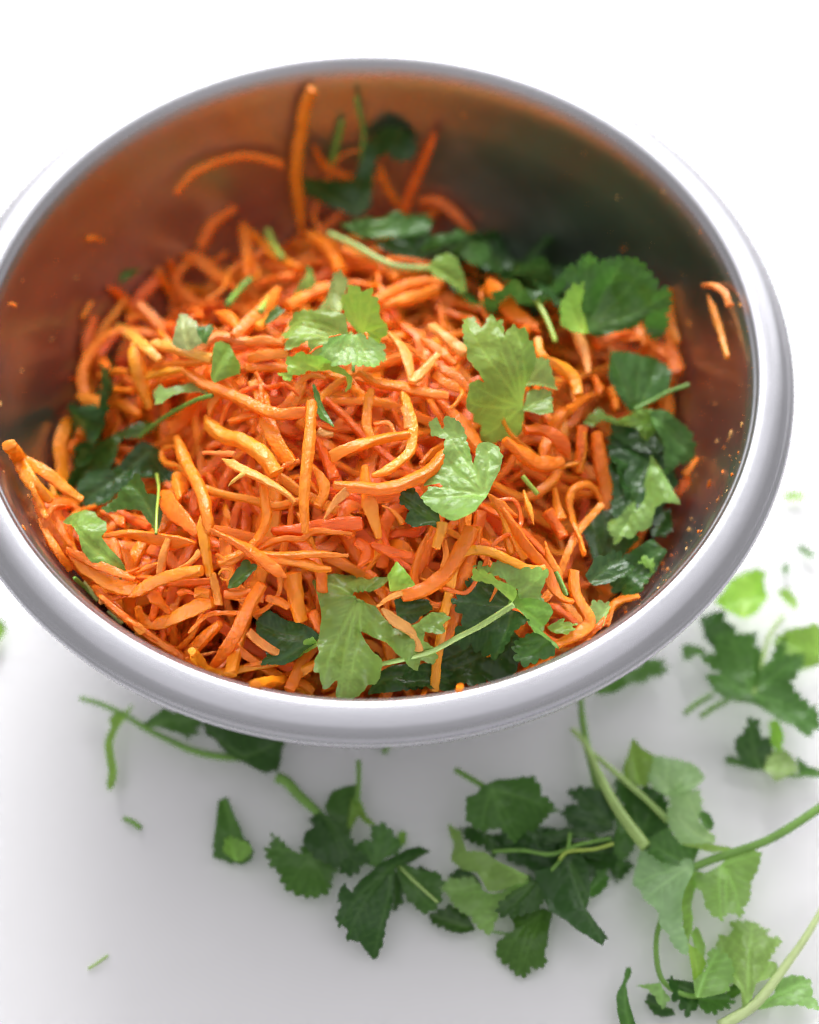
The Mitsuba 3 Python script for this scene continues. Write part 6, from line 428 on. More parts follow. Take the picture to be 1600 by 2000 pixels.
 ('cilantro_sprig','sprig with a thin bowed stem and notched dark leaves at the lower right','cilantro sprig','cilantro scattered on the tabletop',[('stem','stem',[[71.61,-114.72,9.0],[70.45,-118.39,8.33],[70.23,-122.95,7.67],[71.01,-127.46,7.0],[73.44,-130.03,6.33],[77.2,-131.33,5.67],[79.8,-131.25,5.0]],np.float64(0.6),np.float64(0.6),'s',None),('leaf','leaf',[[64.85,-130.14,7.78],[67.72,-129.25,7.6],[70.88,-128.52,7.46],[71.03,-130.49,7.85],[72.36,-133.06,8.36],[70.68,-134.72,8.7],[69.29,-132.81,8.31],[67.59,-130.89,7.93]],[70.86,-128.85,7.52],[70.4,-134.4,8.63],[0.0,0.196,0.981],{'tone': 'g','teeth': 0.3,'fold': 0.1,'bend': 0.1,'ruf': 0.06,'wave': 0.0,'table': 1},None),('leaf','leaf',[[67.85,-132.06,3.0],[69.19,-130.48,3.0],[71.56,-132.92,3.0],[73.69,-133.8,3.0],[74.24,-135.03,3.0],[71.71,-135.7,3.0],[69.88,-135.12,3.0]],[73.09,-133.51,3.0],[68.17,-132.06,3.0],[0.0,0.0,1.0],{'tone': 'd','teeth': 0.3,'fold': 0.1,'bend': 0.1,'ruf': 0.06,'wave': 0.0,'table': 1},None),('leaf','leaf',[[72.3,-128.49,4.0],[75.66,-129.98,4.0],[79.33,-131.15,4.0],[79.54,-132.7,4.0],[78.51,-134.27,4.0],[76.89,-135.23,4.0],[75.7,-134.33,4.0],[75.48,-132.79,4.0],[73.94,-132.51,4.0]],[78.71,-131.17,4.0],[76.6,-134.93,4.0],[0.0,0.0,1.0],{'tone': 'd','teeth': 0.7,'fold': 0.1,'bend': 0.1,'ruf': 0.06,'wave': 0.0,'table': 1},None),('leaf','leaf',[[79.65,-131.15,4.0],[83.14,-130.45,4.0],[85.64,-130.4,4.0],[87.38,-132.23,4.0],[86.01,-133.8,4.0],[83.45,-134.78,4.0],[81.29,-134.52,4.0],[79.86,-132.7,4.0]],[79.96,-131.14,4.0],[86.04,-133.49,4.0],[0.0,0.0,1.0],{'tone': 'm','teeth': 0.8,'fold': 0.1,'bend': 0.1,'ruf': 0.06,'wave': 0.0,'table': 1},None),('leaf','leaf',[[72.48,-127.59,5.29],[76.23,-127.81,5.25],[79.03,-128.35,5.14],[79.57,-130.7,4.67],[76.77,-130.46,4.72],[74.31,-129.33,4.94]],[79.26,-130.71,4.67],[72.79,-127.88,5.23],[0.0,-0.196,0.981],{'tone': 'd','teeth': 0.1,'fold': 0.1,'bend': 0.1,'ruf': 0.06,'wave': 0.0,'table': 1},None),('leaf','leaf',[[78.59,-128.99,9.78],[81.39,-126.22,8.94],[82.77,-122.15,7.99],[84.76,-121.37,7.63],[86.5,-122.96,7.78],[87.2,-125.25,8.17],[87.18,-128.23,8.76],[86.28,-130.56,9.32],[83.33,-131.69,9.84],[80.43,-132.48,10.29],[78.58,-132.25,10.43]],[78.86,-132.56,10.46],[84.73,-121.71,7.71],[0.098,0.195,0.976],{'tone': 'g','teeth': 0.45,'fold': 0.1,'bend': 0.1,'ruf': 0.06,'wave': 0.0,'table': 1},None)]),
 ('cilantro_sprig','palest sprig with a thick stem at the lower right corner','cilantro sprig','cilantro scattered on the tabletop',[('stem','stem',[[110.17,-110.66,10.0],[105.12,-118.27,9.33],[100.99,-123.54,8.67],[96.57,-129.06,8.0],[92.6,-133.29,7.33],[88.49,-135.97,6.67],[84.1,-138.33,6.0]],np.float64(0.71),np.float64(1.42),'w',None),('leaf','leaf',[[86.77,-116.5,5.33],[89.42,-115.71,5.04],[90.02,-113.27,4.53],[92.65,-112.82,4.3],[95.09,-111.34,3.88],[96.0,-114.42,4.46],[97.53,-115.05,4.51],[97.18,-117.81,5.07],[99.48,-117.38,4.87],[99.16,-119.77,5.37],[97.02,-121.54,5.83],[95.89,-122.93,6.16],[98.04,-123.52,6.17],[97.73,-125.86,6.66],[94.67,-127.63,7.16],[92.65,-128.69,7.48],[91.71,-131.35,8.06],[89.59,-133.37,8.57],[89.35,-130.13,7.93],[87.17,-127.25,7.46],[87.86,-123.9,6.76],[86.6,-120.93,6.23],[86.19,-118.91,5.84]],[90.57,-133.01,8.45],[95.05,-111.69,3.96],[0.049,0.196,0.979],{'tone': 'g','teeth': 0.6,'fold': 0.1,'bend': 0.1,'ruf': 0.08,'wave': 0.0,'table': 1},None),('leaf','leaf',[[93.36,-133.93,6.28],[95.43,-131.99,6.09],[97.75,-130.66,5.96],[97.61,-129.07,5.8],[100.3,-127.41,5.63],[103.55,-126.37,5.53],[105.63,-127.29,5.62],[105.48,-131.14,6.0],[107.35,-133.63,6.25],[107.23,-134.58,6.35],[103.62,-133.71,6.26],[98.09,-133.2,6.21]],[93.09,-133.62,6.25],[105.55,-127.94,5.68],[0.0,0.1,0.995],{'tone': 'g','teeth': 0.3,'fold': 0.2,'bend': 0.1,'ruf': 0.08,'wave': 0.0,'table': 1},None),('leaf','leaf',[[86.12,-130.44,3.0],[88.51,-127.88,3.0],[90.35,-128.47,3.0],[89.91,-130.04,3.0],[87.96,-131.02,3.0]],[90.3,-129.1,3.0],[86.43,-130.43,3.0],[0.0,0.0,1.0],{'tone': 'm','teeth': 0.4,'fold': 0.1,'bend': 0.1,'ruf': 0.06,'wave': 0.0,'table': 1},None)]),
 ('cilantro_leaf','narrow folded leaf cut off by the bottom edge of the picture','cilantro leaf','cilantro scattered on the tabletop',[('leaf','leaf',[[61.59,-139.31,5.61],[61.03,-135.0,5.44],[61.16,-131.92,5.48],[62.33,-129.2,5.83],[63.08,-125.8,6.06],[64.0,-125.54,6.34],[64.23,-127.13,6.4],[62.93,-129.23,6.01],[63.64,-133.61,6.23],[64.85,-139.48,6.59]],[63.08,-139.39,6.06],[63.69,-125.84,6.24],[-0.287,0.0,0.958],{'tone': 'm','teeth': 0.1,'fold': 0.2,'bend': 0.1,'ruf': 0.06,'wave': 0.0,'table': 1},None)]),
 ('cilantro_sprig','blurred large leafed sprig to the right of the bowl','cilantro sprig','cilantro scattered on the tabletop',[('leaf','leaf',[[86.28,-48.22,9.43],[88.79,-47.29,9.78],[88.68,-43.65,10.13],[91.55,-42.06,10.58],[94.09,-40.79,10.96],[95.86,-42.16,11.0],[98.63,-42.23,11.27],[99.64,-45.57,11.04],[99.22,-52.12,10.34],[97.41,-56.62,9.71],[94.92,-57.53,9.37],[91.87,-57.79,9.04],[88.0,-56.09,8.82],[86.97,-52.49,9.08],[89.82,-50.92,9.52]],[98.03,-56.31,9.8],[92.78,-42.09,10.7],[-0.099,-0.099,0.99],{'tone': 'm','teeth': 0.6,'fold': 0.1,'bend': 0.1,'ruf': 0.1,'wave': 0.0,'table': 1},None),('leaf','leaf',[[98.95,-56.03,9.98],[100.4,-51.02,9.52],[103.02,-47.25,8.93],[104.87,-44.94,8.54],[106.17,-48.0,8.5],[109.35,-48.4,8.04],[109.29,-51.93,8.23],[106.51,-53.94,8.75],[109.04,-57.17,8.53],[112.72,-58.56,8.05],[113.33,-64.32,8.24],[109.85,-67.0,8.9],[105.97,-64.98,9.38],[102.5,-61.89,9.75],[100.47,-60.03,9.96],[95.23,-58.45,10.66]],[97.96,-56.47,10.16],[110.19,-61.19,8.56],[0.148,0.049,0.988],{'tone': 'm','teeth': 0.6,'fold': 0.15,'bend': 0.1,'ruf': 0.1,'wave': 0.0,'table': 1},None),('leaf','leaf',[[102.29,-61.92,6.0],[104.49,-61.54,6.0],[105.24,-66.86,6.0],[104.04,-69.86,6.0],[102.04,-68.26,6.0]],[102.91,-61.91,6.0],[103.76,-69.54,6.0],[0.0,0.0,1.0],{'tone': 'y','teeth': 0.2,'fold': 0.1,'bend': 0.1,'ruf': 0.05,'wave': 0.0,'table': 1},None),('stem','stem',[[81.2,-59.95,5.0],[84.49,-57.16,5.0],[88.41,-54.69,5.0]],np.float64(0.65),np.float64(0.65),'s',None),('stem','stem',[[85.19,-60.7,5.0],[88.79,-58.08,5.0],[92.71,-55.78,5.0]],np.float64(0.65),np.float64(0.65),'s',None),('stem','stem',[[93.14,-57.41,9.0],[97.42,-57.99,9.0],[101.92,-59.57,9.0]],np.float64(0.64),np.float64(0.64),'s',None),('stem','stem',[[107.44,-34.35,10.0],[103.83,-39.38,10.0],[102.23,-43.27,10.0],[100.06,-50.23,10.0],[97.96,-56.74,10.0]],np.float64(0.52),np.float64(0.52),'p',None)]),
 ('cilantro_sprig','small dark sprig tucked beside the bowl above the blurred sprig','cilantro sprig','cilantro scattered on the tabletop',[('leaf','leaf',[[86.92,-33.94,7.54],[89.52,-32.91,7.75],[92.72,-32.51,7.83],[92.93,-35.1,7.31],[95.12,-36.03,7.12],[95.33,-38.6,6.61],[92.39,-40.59,6.21],[89.51,-41.29,6.07],[87.38,-38.77,6.58]],[92.38,-40.91,6.15],[90.15,-32.89,7.75],[0.0,-0.196,0.981],{'tone': 'd','teeth': 0.4,'fold': 0.1,'bend': 0.1,'ruf': 0.1,'wave': 0.0,'table': 1},None),('leaf','leaf',[[82.1,-40.59,5.0],[84.01,-40.55,5.0],[87.42,-41.88,5.0],[87.32,-43.29,5.0],[84.46,-43.35,5.0],[83.42,-44.78,5.0],[82.17,-44.46,5.0]],[87.37,-42.58,5.0],[82.15,-42.35,5.0],[0.0,0.0,1.0],{'tone': 'm','teeth': 0.3,'fold': 0.1,'bend': 0.1,'ruf': 0.1,'wave': 0.0,'table': 1},None)]),
 ('cilantro_leaf','soft yellow green leaf next to the right edge of the bowl','cilantro leaf','cilantro scattered on the tabletop',[('leaf','leaf',[[90.1,-32.44,8.26],[93.15,-27.04,7.72],[98.19,-21.52,7.17],[102.53,-23.35,7.35],[103.21,-29.08,7.92],[100.1,-34.45,8.46],[96.77,-36.03,8.62],[93.73,-34.61,8.48]],[96.81,-35.66,8.58],[98.15,-21.91,7.21],[0.0,0.1,0.995],{'tone': 'y','teeth': 0.5,'fold': 0.1,'bend': 0.1,'ruf': 0.1,'wave': 0.0,'table': 1},None),('leaf','leaf',[[102.82,-22.22,8.0],[103.83,-23.66,8.0],[103.77,-26.21,8.0],[102.81,-28.05,8.0],[102.16,-26.25,8.0]],[102.68,-27.69,8.0],[103.13,-22.4,8.0],[0.0,0.0,1.0],{'tone': 'l','teeth': 0.2,'fold': 0.1,'bend': 0.1,'ruf': 0.1,'wave': 0.0,'table': 1},None)]),
 ('cilantro_leaf','bright yellow green leaf at the right edge of the picture','cilantro leaf','cilantro scattered on the tabletop',[('leaf','leaf',[[105.98,-39.37,8.65],[109.82,-38.06,9.05],[114.62,-36.74,9.44],[117.4,-38.52,8.91],[117.14,-45.25,6.89],[112.03,-47.18,6.31],[108.96,-44.81,7.02],[106.2,-42.42,7.74]],[116.89,-43.43,7.44],[106.28,-39.97,8.47],[0.0,-0.287,0.958],{'tone': 'l','teeth': 0.5,'fold': 0.1,'bend': 0.1,'ruf': 0.08,'wave': 0.0,'table': 1},None)]),
 ('cilantro_sprig','small dark fan shaped leaf with pale leaf below the blurred sprig','cilantro sprig','cilantro scattered on the tabletop',[('leaf','leaf',[[93.21,-69.98,6.49],[93.23,-67.16,7.62],[95.71,-65.41,8.31],[96.34,-63.42,9.11],[98.17,-64.23,8.79],[98.76,-66.48,7.89],[101.2,-67.57,7.45],[101.47,-70.95,6.1],[99.91,-74.07,4.85],[95.62,-73.87,4.93],[93.8,-72.5,5.48]],[98.99,-74.09,4.84],[96.95,-63.69,9.0],[0.0,-0.371,0.928],{'tone': 'd','teeth': 0.6,'fold': 0.1,'bend': 0.1,'ruf': 0.08,'wave': 0.0,'table': 1},None),('leaf','leaf',[[90.64,-71.23,3.0],[92.54,-70.52,3.0],[95.5,-72.1,3.0],[96.02,-73.24,3.0],[91.77,-72.52,3.0]],[96.03,-73.08,3.0],[90.95,-71.22,3.0],[0.0,0.0,1.0],{'tone': 'm','teeth': 0.2,'fold': 0.1,'bend': 0.1,'ruf': 0.08,'wave': 0.0,'table': 1},None),('leaf','leaf',[[101.43,-70.46,6.52],[105.1,-68.77,5.82],[107.13,-72.21,6.3],[107.62,-75.37,6.88],[103.89,-77.73,7.73],[101.93,-78.56,8.09],[99.9,-75.19,7.62]],[99.9,-75.19,7.62],[107.03,-72.93,6.46],[0.098,0.195,0.976],{'tone': 'g','teeth': 0.3,'fold': 0.1,'bend': 0.1,'ruf': 0.08,'wave': 0.0,'table': 1},None),('leaf','leaf',[[108.61,-71.23,4.0],[110.88,-73.15,4.0],[114.13,-74.39,4.0],[113.96,-76.02,4.0],[109.09,-75.8,4.0]],[108.48,-75.82,4.0],[114.06,-75.04,4.0],[0.0,0.0,1.0],{'tone': 'm','teeth': 0.2,'fold': 0.1,'bend': 0.1,'ruf': 0.08,'wave': 0.0,'table': 1},None),('stem','stem',[[96.02,-73.24,3.0],[100.91,-73.63,3.0],[103.87,-74.87,3.0],[109.34,-75.4,3.0]],np.float64(0.51),np.float64(0.51),'s',None)]),
 ('cilantro_leaf','faint blurred leaf tip right of the soft yellow green leaf','cilantro leaf','cilantro scattered on the tabletop',[('leaf','leaf',[[107.85,-24.94,5.77],[110.51,-24.29,5.71],[112.36,-27.9,6.07],[111.68,-30.96,6.37],[109.45,-27.97,6.08]],[111.36,-30.97,6.38],[108.18,-24.93,5.77],[0.0,0.1,0.995],{'tone': 'l','teeth': 0.3,'fold': 0.1,'bend': 0.1,'ruf': 0.08,'wave': 0.0,'table': 1},None)]),
 ('cilantro_leaf','serrated leaf showing under the right front of the rim','cilantro leaf','cilantro scattered on the tabletop',[('leaf','leaf',[[59.19,-53.1,4.0],[62.58,-50.15,4.0],[67.94,-47.86,4.0],[72.01,-45.58,4.0],[75.97,-45.49,4.0],[77.47,-47.06,4.0],[73.1,-49.91,4.0],[67.74,-52.19,4.0],[63.71,-54.43,4.0],[60.43,-54.79,4.0]],[59.15,-54.1,4.0],[77.25,-46.19,4.0],[0.0,0.0,1.0],{'tone': 'm','teeth': 0.7,'fold': 0.15,'bend': 0.1,'ruf': 0.1,'wave': 0.0,'table': 1},None)]),
 ('cilantro_leaf','blurred leaf edge at the left border of the picture beside the bowl','cilantro leaf','cilantro scattered on the tabletop',[('leaf','leaf',[[-103.58,-36.4,4.0],[-96.87,-36.7,4.0],[-94.46,-38.72,4.0],[-94.36,-41.39,4.0],[-97.07,-44.69,4.0],[-102.6,-43.06,4.0]],[-103.04,-40.11,4.0],[-94.43,-39.91,4.0],[0.0,0.0,1.0],{'tone': 'l','teeth': 0.3,'fold': 0.1,'bend': 0.1,'ruf': 0.08,'wave': 0.0,'table': 1},None)]),
 ('cilantro_leaf','tiny faint green fleck right of the rim,upper one','cilantro leaf','cilantro scattered on the tabletop',[('leaf','leaf',[[112.89,7.01,2.0],[115.8,8.07,2.0],[118.81,7.15,2.0],[118.12,5.83,2.0],[114.16,5.57,2.0]],[112.83,6.35,2.0],[118.46,6.49,2.0],[0.0,0.0,1.0],{'tone': 'l','teeth': 0.05,'fold': 0.05,'bend': 0.05,'ruf': 0.05,'wave': 0.0,'table': 1},None)]),
 ('cilantro_leaf','tiny faint green fleck at the right border,middle one','cilantro leaf','cilantro scattered on the tabletop',[('leaf','leaf',[[114.97,-9.37,2.0],[116.66,-9.01,2.0],[119.71,-11.62,2.0],[119.01,-13.05,2.0],[116.69,-11.54,2.0]],[114.97,-9.37,2.0],[119.35,-12.42,2.0],[0.0,0.0,1.0],{'tone': 'm','teeth': 0.05,'fold': 0.05,'bend': 0.05,'ruf': 0.05,'wave': 0.0,'table': 1},None)]),
 ('cilantro_leaf','tiny faint green fleck just above the blurred leaf tip','cilantro leaf','cilantro scattered on the tabletop',[('leaf','leaf',[[110.41,-15.45,2.0],[111.9,-14.17,2.0],[112.55,-16.02,2.0],[111.28,-17.92,2.0]],[110.65,-17.32,2.0],[112.01,-14.48,2.0],[0.0,0.0,1.0],{'tone': 'm','teeth': 0.05,'fold': 0.05,'bend': 0.05,'ruf': 0.05,'wave': 0.0,'table': 1},None)]),
]

GRID = np.linspace(-0.09, 0.09, 31)


def salad_top(x, y):
    u, v = [np.clip((np.asarray(w) + 0.09) / 0.006, 0, 29.999) for w in (x, y)]
    i, j = u.astype(int), v.astype(int)
    a, b = u - i, v - j
    g = SALAD_TOP
    return g[i, j] * (1 - a) * (1 - b) + g[i + 1, j] * a * (1 - b) + g[i, j + 1] * (1 - a) * b + g[i + 1, j + 1] * a * b


# ------------------------------------------------------------------ carrot shreds
FLESH = {'o': (0.95, 0.262, 0.012), 'y': (0.97, 0.335, 0.018), 'r': (0.90, 0.175, 0.008), 'p': (0.96, 0.39, 0.070), 't': (0.74, 0.33, 0.09), 'w': (0.88, 0.55, 0.17)}


def shred(pts, width, tone, rng, thick=None, step=0.0009, fine=True):
    """one grated strip: a flat sharp edged section swept along a curve, twisting, with ragged edges and cut ends"""
    c = catmull(pts, step)
    n = len(c)
    t = np.gradient(c, axis=0)
    t /= np.linalg.norm(t, axis=1, keepdims=True) + 1e-12
    ref = np.array([0, 0.0, 1.0])
    nn = ref - (t @ ref)[:, None] * t
    bad = np.linalg.norm(nn, axis=1) < 0.25
    nn[bad] += np.array([0.3, -0.8, 0.1])
    nn -= (nn * t).sum(1, keepdims=True) * t
    for _ in range(6):
        nn[1:-1] = (nn[:-2] + nn[1:-1] + nn[2:]) / 3
    nn /= np.linalg.norm(nn, axis=1, keepdims=True)
    w = np.cross(t, nn)
    s = np.linspace(0, 1, n)
    length = n * step
    tw = (rng.normal(0, 0.4) + rng.normal(0, 0.9) * (s - 0.5) + 0.22 * np.sin(s * rng.uniform(3, 9) + rng.uniform(0, 6)))[:, None]
    nn, w = nn * np.cos(tw) + w * np.sin(tw), w * np.cos(tw) - nn * np.sin(tw)
    th = thick or min(width * rng.uniform(0.38, 0.62), 0.0019)
    seed = int(rng.integers(1, 9999))

    def edge(k, amount):
        q = np.stack([s * length * 330, s * 0 + k * 7.3, s * 0 + seed], 1)
        return 1 + amount * 2 * (meshkit.fbm(q, 3, seed + k) - 0.5)

    e0, e1 = rng.uniform(0.002, 0.011, 2)
    b0, b1 = rng.choice([0.12, 0.4, 0.6, 0.8, 0.95], 2)
    taper = np.minimum(1, np.minimum(b0 + (1 - b0) * s * length / e0, b1 + (1 - b1) * (1 - s) * length / e1))
    hw = [width / 2 * taper * edge(k, 0.22) for k in (1, 2)]
    ht = [th / 2 * (0.6 + 0.4 * taper) * edge(k, 0.25) for k in (3, 4)]
    l5 = np.linspace(-0.86, 0.86, 4 if fine else 2)       # flat faces with narrow rounded edges between them
    l3 = np.linspace(-0.66, 0.66, 2)
    cw = np.r_[l5, l3 * 0 + 1, -l5, l3 * 0 - 1]
    ct = np.r_[l5 * 0 + 1, -l3, l5 * 0 - 1, l3]
    trap = rng.uniform(-0.22, 0.22)
    cw2 = cw * (1 - trap * ct)
    ct2 = ct * (1 + 0.34 * (1 - cw**2))
    W_ = np.where(cw[None, :] > 0, hw[0][:, None], hw[1][:, None]) * cw2
    T_ = np.where(ct[None, :] > 0, ht[0][:, None], ht[1][:, None]) * ct2
    v = c[:, None] + W_[..., None] * w[:, None] + T_[..., None] * nn[:, None]
    S = len(cw)
    flat_v = v.reshape(-1, 3)
    out = flat_v - np.repeat(c, S, 0)
    out /= np.linalg.norm(out, axis=1, keepdims=True) + 1e-9
    rough = meshkit.fbm(flat_v * 1300, 3, seed) - 0.5
    flat_v = flat_v + out * (rough * 0.00042)[:, None]
    i, j = np.meshgrid(np.arange(n - 1), np.arange(S), indexing='ij')
    q = np.stack([i * S + j, i * S + (j + 1) % S, (i + 1) * S + (j + 1) % S, (i + 1) * S + j], -1).reshape(-1, 4)
    f = [np.vstack([q[:, [0, 1, 2]], q[:, [0, 2, 3]]])]
    caps = []
    for k, row in ((0, 0), (1, n - 1)):       # the cut ends
        at = len(flat_v) + k * (S + 1)
        bulge = (t[row] * (-1 if k == 0 else 1)) * th * 0.25
        caps.append(np.vstack([flat_v[row * S:(row + 1) * S], c[row:row + 1] + bulge]))
        j = np.arange(S)
        tri = np.stack([at + (j + 1) % S, at + j, j * 0 + at + S], 1)
        f.append(tri if k == 0 else tri[:, ::-1])
    v = np.vstack([flat_v] + caps)
    f = np.vstack(f)[:, ::-1]
    base = np.array(FLESH[tone]) * [1, rng.uniform(0.84, 1.16), rng.uniform(0.7, 1.3)]
    # pale grain along the fibres and tiny dark specks of pepper
    fib = meshkit.fbm(np.c_[v[:, :1] * 500, v[:, 1:] * 500], 3, seed + 3)[:, None]
    speck = (meshkit.noise(v * 1500, seed + 5) > 0.93)[:, None]
    col = base * (0.84 + 0.32 * fib) + np.array([0.02, 0.07, 0.02]) * np.clip(fib - 0.5, 0, 1) * 1.6
    col = np.where(speck, col * 0.75, col)
    return trimesh.Trimesh(v, f, process=False), np.clip(col, 0, 0.97)


GROUP_C = 'carrot shreds tossed in the bowl'
SPOTS = {}


def add_shred(mesh, col, label, name='carrot_shred'):
    key = number(name)
    scene[key] = mikit.ply(mesh, 'carrot_flesh', smooth=True, color=col)
    labels[key] = {'label': label, 'category': 'carrot shred', 'group': GROUP_C}
    SPOTS[key] = float(np.mean(mesh.vertices[:, 1]))
    return key


def describe(p, width, tone, where):
    c = p.mean(0)
    length = np.linalg.norm(np.diff(p, axis=0), axis=1).sum()
    chord = np.linalg.norm(p[-1] - p[0]) / length
    size = 'short' if length < 0.017 else 'long' if length > 0.034 else 'medium'
    shape = 'straight' if chord > 0.975 else 'bent' if chord > 0.9 else 'curved'
    girth = 'slim ' if width < 0.0026 else 'broad ' if width > 0.0037 else ''
    hue = {'o': 'orange', 'y': 'bright orange', 'r': 'deep red', 'p': 'pale orange', 't': 'tan', 'w': 'cream'}[tone]
    d = p[-1] - p[0]
    lie = 'pointing forwards' if abs(d[1]) > 1.8 * abs(d[0]) else 'lying crosswise' if abs(d[0]) > 1.8 * abs(d[1]) else 'slanting right' if d[0] * d[1] > 0 else 'slanting left'
    spot = ('back' if c[1] > 0.03 else 'upper middle' if c[1] > 0 else 'middle' if c[1] > -0.03 else 'lower middle' if c[1] > -0.055 else 'front') + \
        (' far left' if c[0] < -0.055 else ' left' if c[0] < -0.02 else ' far right' if c[0] > 0.055 else ' right' if c[0] > 0.02 else '')
    return '%s %s%s %s shred %s, %s, %s' % (size, girth, shape, hue, lie, where, spot)


def tell_apart(spots):
    """alike labels get their order from the viewer: nearer of two, nearest of three ..."""
    same = {}
    for k, y in spots.items():
        same.setdefault(labels[k]['label'], []).append((y, k))
    for text, members in same.items():
        members.sort()
        if len(members) in (2, 3, 4):
            order = [None, None, ('nearer of two', 'farther of two'), ('nearest of three', 'middle of three', 'farthest of three'), ('nearest of four', 'second of four', 'third of four', 'farthest of four')][len(members)]
            for (y, k), word in zip(members, order):
                words = ('%s, %s' % (text, word)).split()
                labels[k]['label'] = ' '.join(words if len(words) <= 16 else words[1:])


rng = np.random.default_rng(11)
for pts, width, tone, label, thick in CARROTS:
    p = keep_inside(np.array(pts) / 1000, 0.0003 + width / 2600)
    m, col = shred(p, width / 1000 * 0.88, tone, rng, thick / 1000 or None, 0.0006)
    c = p.mean(0)
    if label is None:
        label = describe(p, width / 1000, tone, 'on top')
    add_shred(m, col, label)

# the shreds underneath and between, laid on the heap at random
rng = np.random.default_rng(5)


def random_shred(lo, hi, rng, step, fine, deep=False, thin=False):
    while True:
        x, y = rng.uniform(-0.088, 0.088, 2)
        r = math.hypot(x, y)
        if r < 0.084 and salad_top(x, y) - wall_z(r) > 0.006 and all(math.hypot(x - a, y - b) > (c * 0.7 if deep else c) for a, b, c in HOLES):
            break
    z = salad_top(x, y) - rng.uniform(lo, hi)
    yaw, length, bend = rng.uniform(0, 2 * np.pi), rng.uniform(0.020, 0.070), rng.normal(0, 2.0)
    if thin:
        bend, length = rng.choice([-1, 1]) * rng.uniform(1.5, 4.5), rng.uniform(0.022, 0.045)
    tilt = rng.normal(0, 0.10)
    s = np.linspace(-0.5, 0.5, 8)
    a = yaw + bend * s + rng.normal(0, 0.4) * np.sin(s * 7)
    d = np.stack([np.cos(a), np.sin(a)], 1) * length / 7
    xy = np.array([x, y]) + np.cumsum(d, 0) - d.sum(0) / 2
    r = np.hypot(xy[:, 0], xy[:, 1])
    xy *= np.minimum(1, 0.0885 / np.maximum(r, 1e-9))[:, None]
    follow = np.clip(salad_top(xy[:, 0], xy[:, 1]) - salad_top(x, y), -0.008, 0.004)
    zz = z + follow + s * length * tilt + rng.normal(0, 0.0009, 8)
    p = keep_inside(np.c_[xy, zz], 0.0026)
    tone = rng.choice(list('oooorry'))
    width = rng.uniform(0.0009, 0.0017) if thin else rng.uniform(0.0014, 0.0031)
    return (*shred(p, width, tone, rng, None, step, fine), describe(p, width, tone, 'half buried'))


for k in range(100):
    m, col, label = random_shred(0.004, 0.012, rng, 0.0008, True)
    add_shred(m, col, label)
for k in range(28):         # limp thin strands draped over the top
    m, col, label = random_shred(-0.0035, 0.001, rng, 0.0007, True, thin=True)
    add_shred(m, col, label.replace('half buried', 'draped on top'))
tell_apart(SPOTS)
ms, cs = [], []
for k in range(1100):
    m, col, _ = random_shred(0.013, 0.036, rng, 0.0016, False, True)
    ms.append(m)
    cs.append(col)
key = 'buried_carrot_shreds'
scene[key] = mikit.ply(trimesh.util.concatenate(ms), 'carrot_flesh', smooth=True, color=np.vstack(cs))
labels[key] = {'label': 'mass of carrot shreds buried deeper in the salad', 'category': 'carrot shreds', 'kind': 'stuff'}

# ------------------------------------------------------------------ cilantro
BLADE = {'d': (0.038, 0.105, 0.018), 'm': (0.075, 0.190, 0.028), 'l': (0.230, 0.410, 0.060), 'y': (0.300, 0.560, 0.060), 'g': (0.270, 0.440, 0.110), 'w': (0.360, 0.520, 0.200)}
STEM = {'s': (0.16, 0.33, 0.05), 'p': (0.36, 0.52, 0.15), 'y': (0.32, 0.44, 0.06), 'w': (0.52, 0.64, 0.28)}


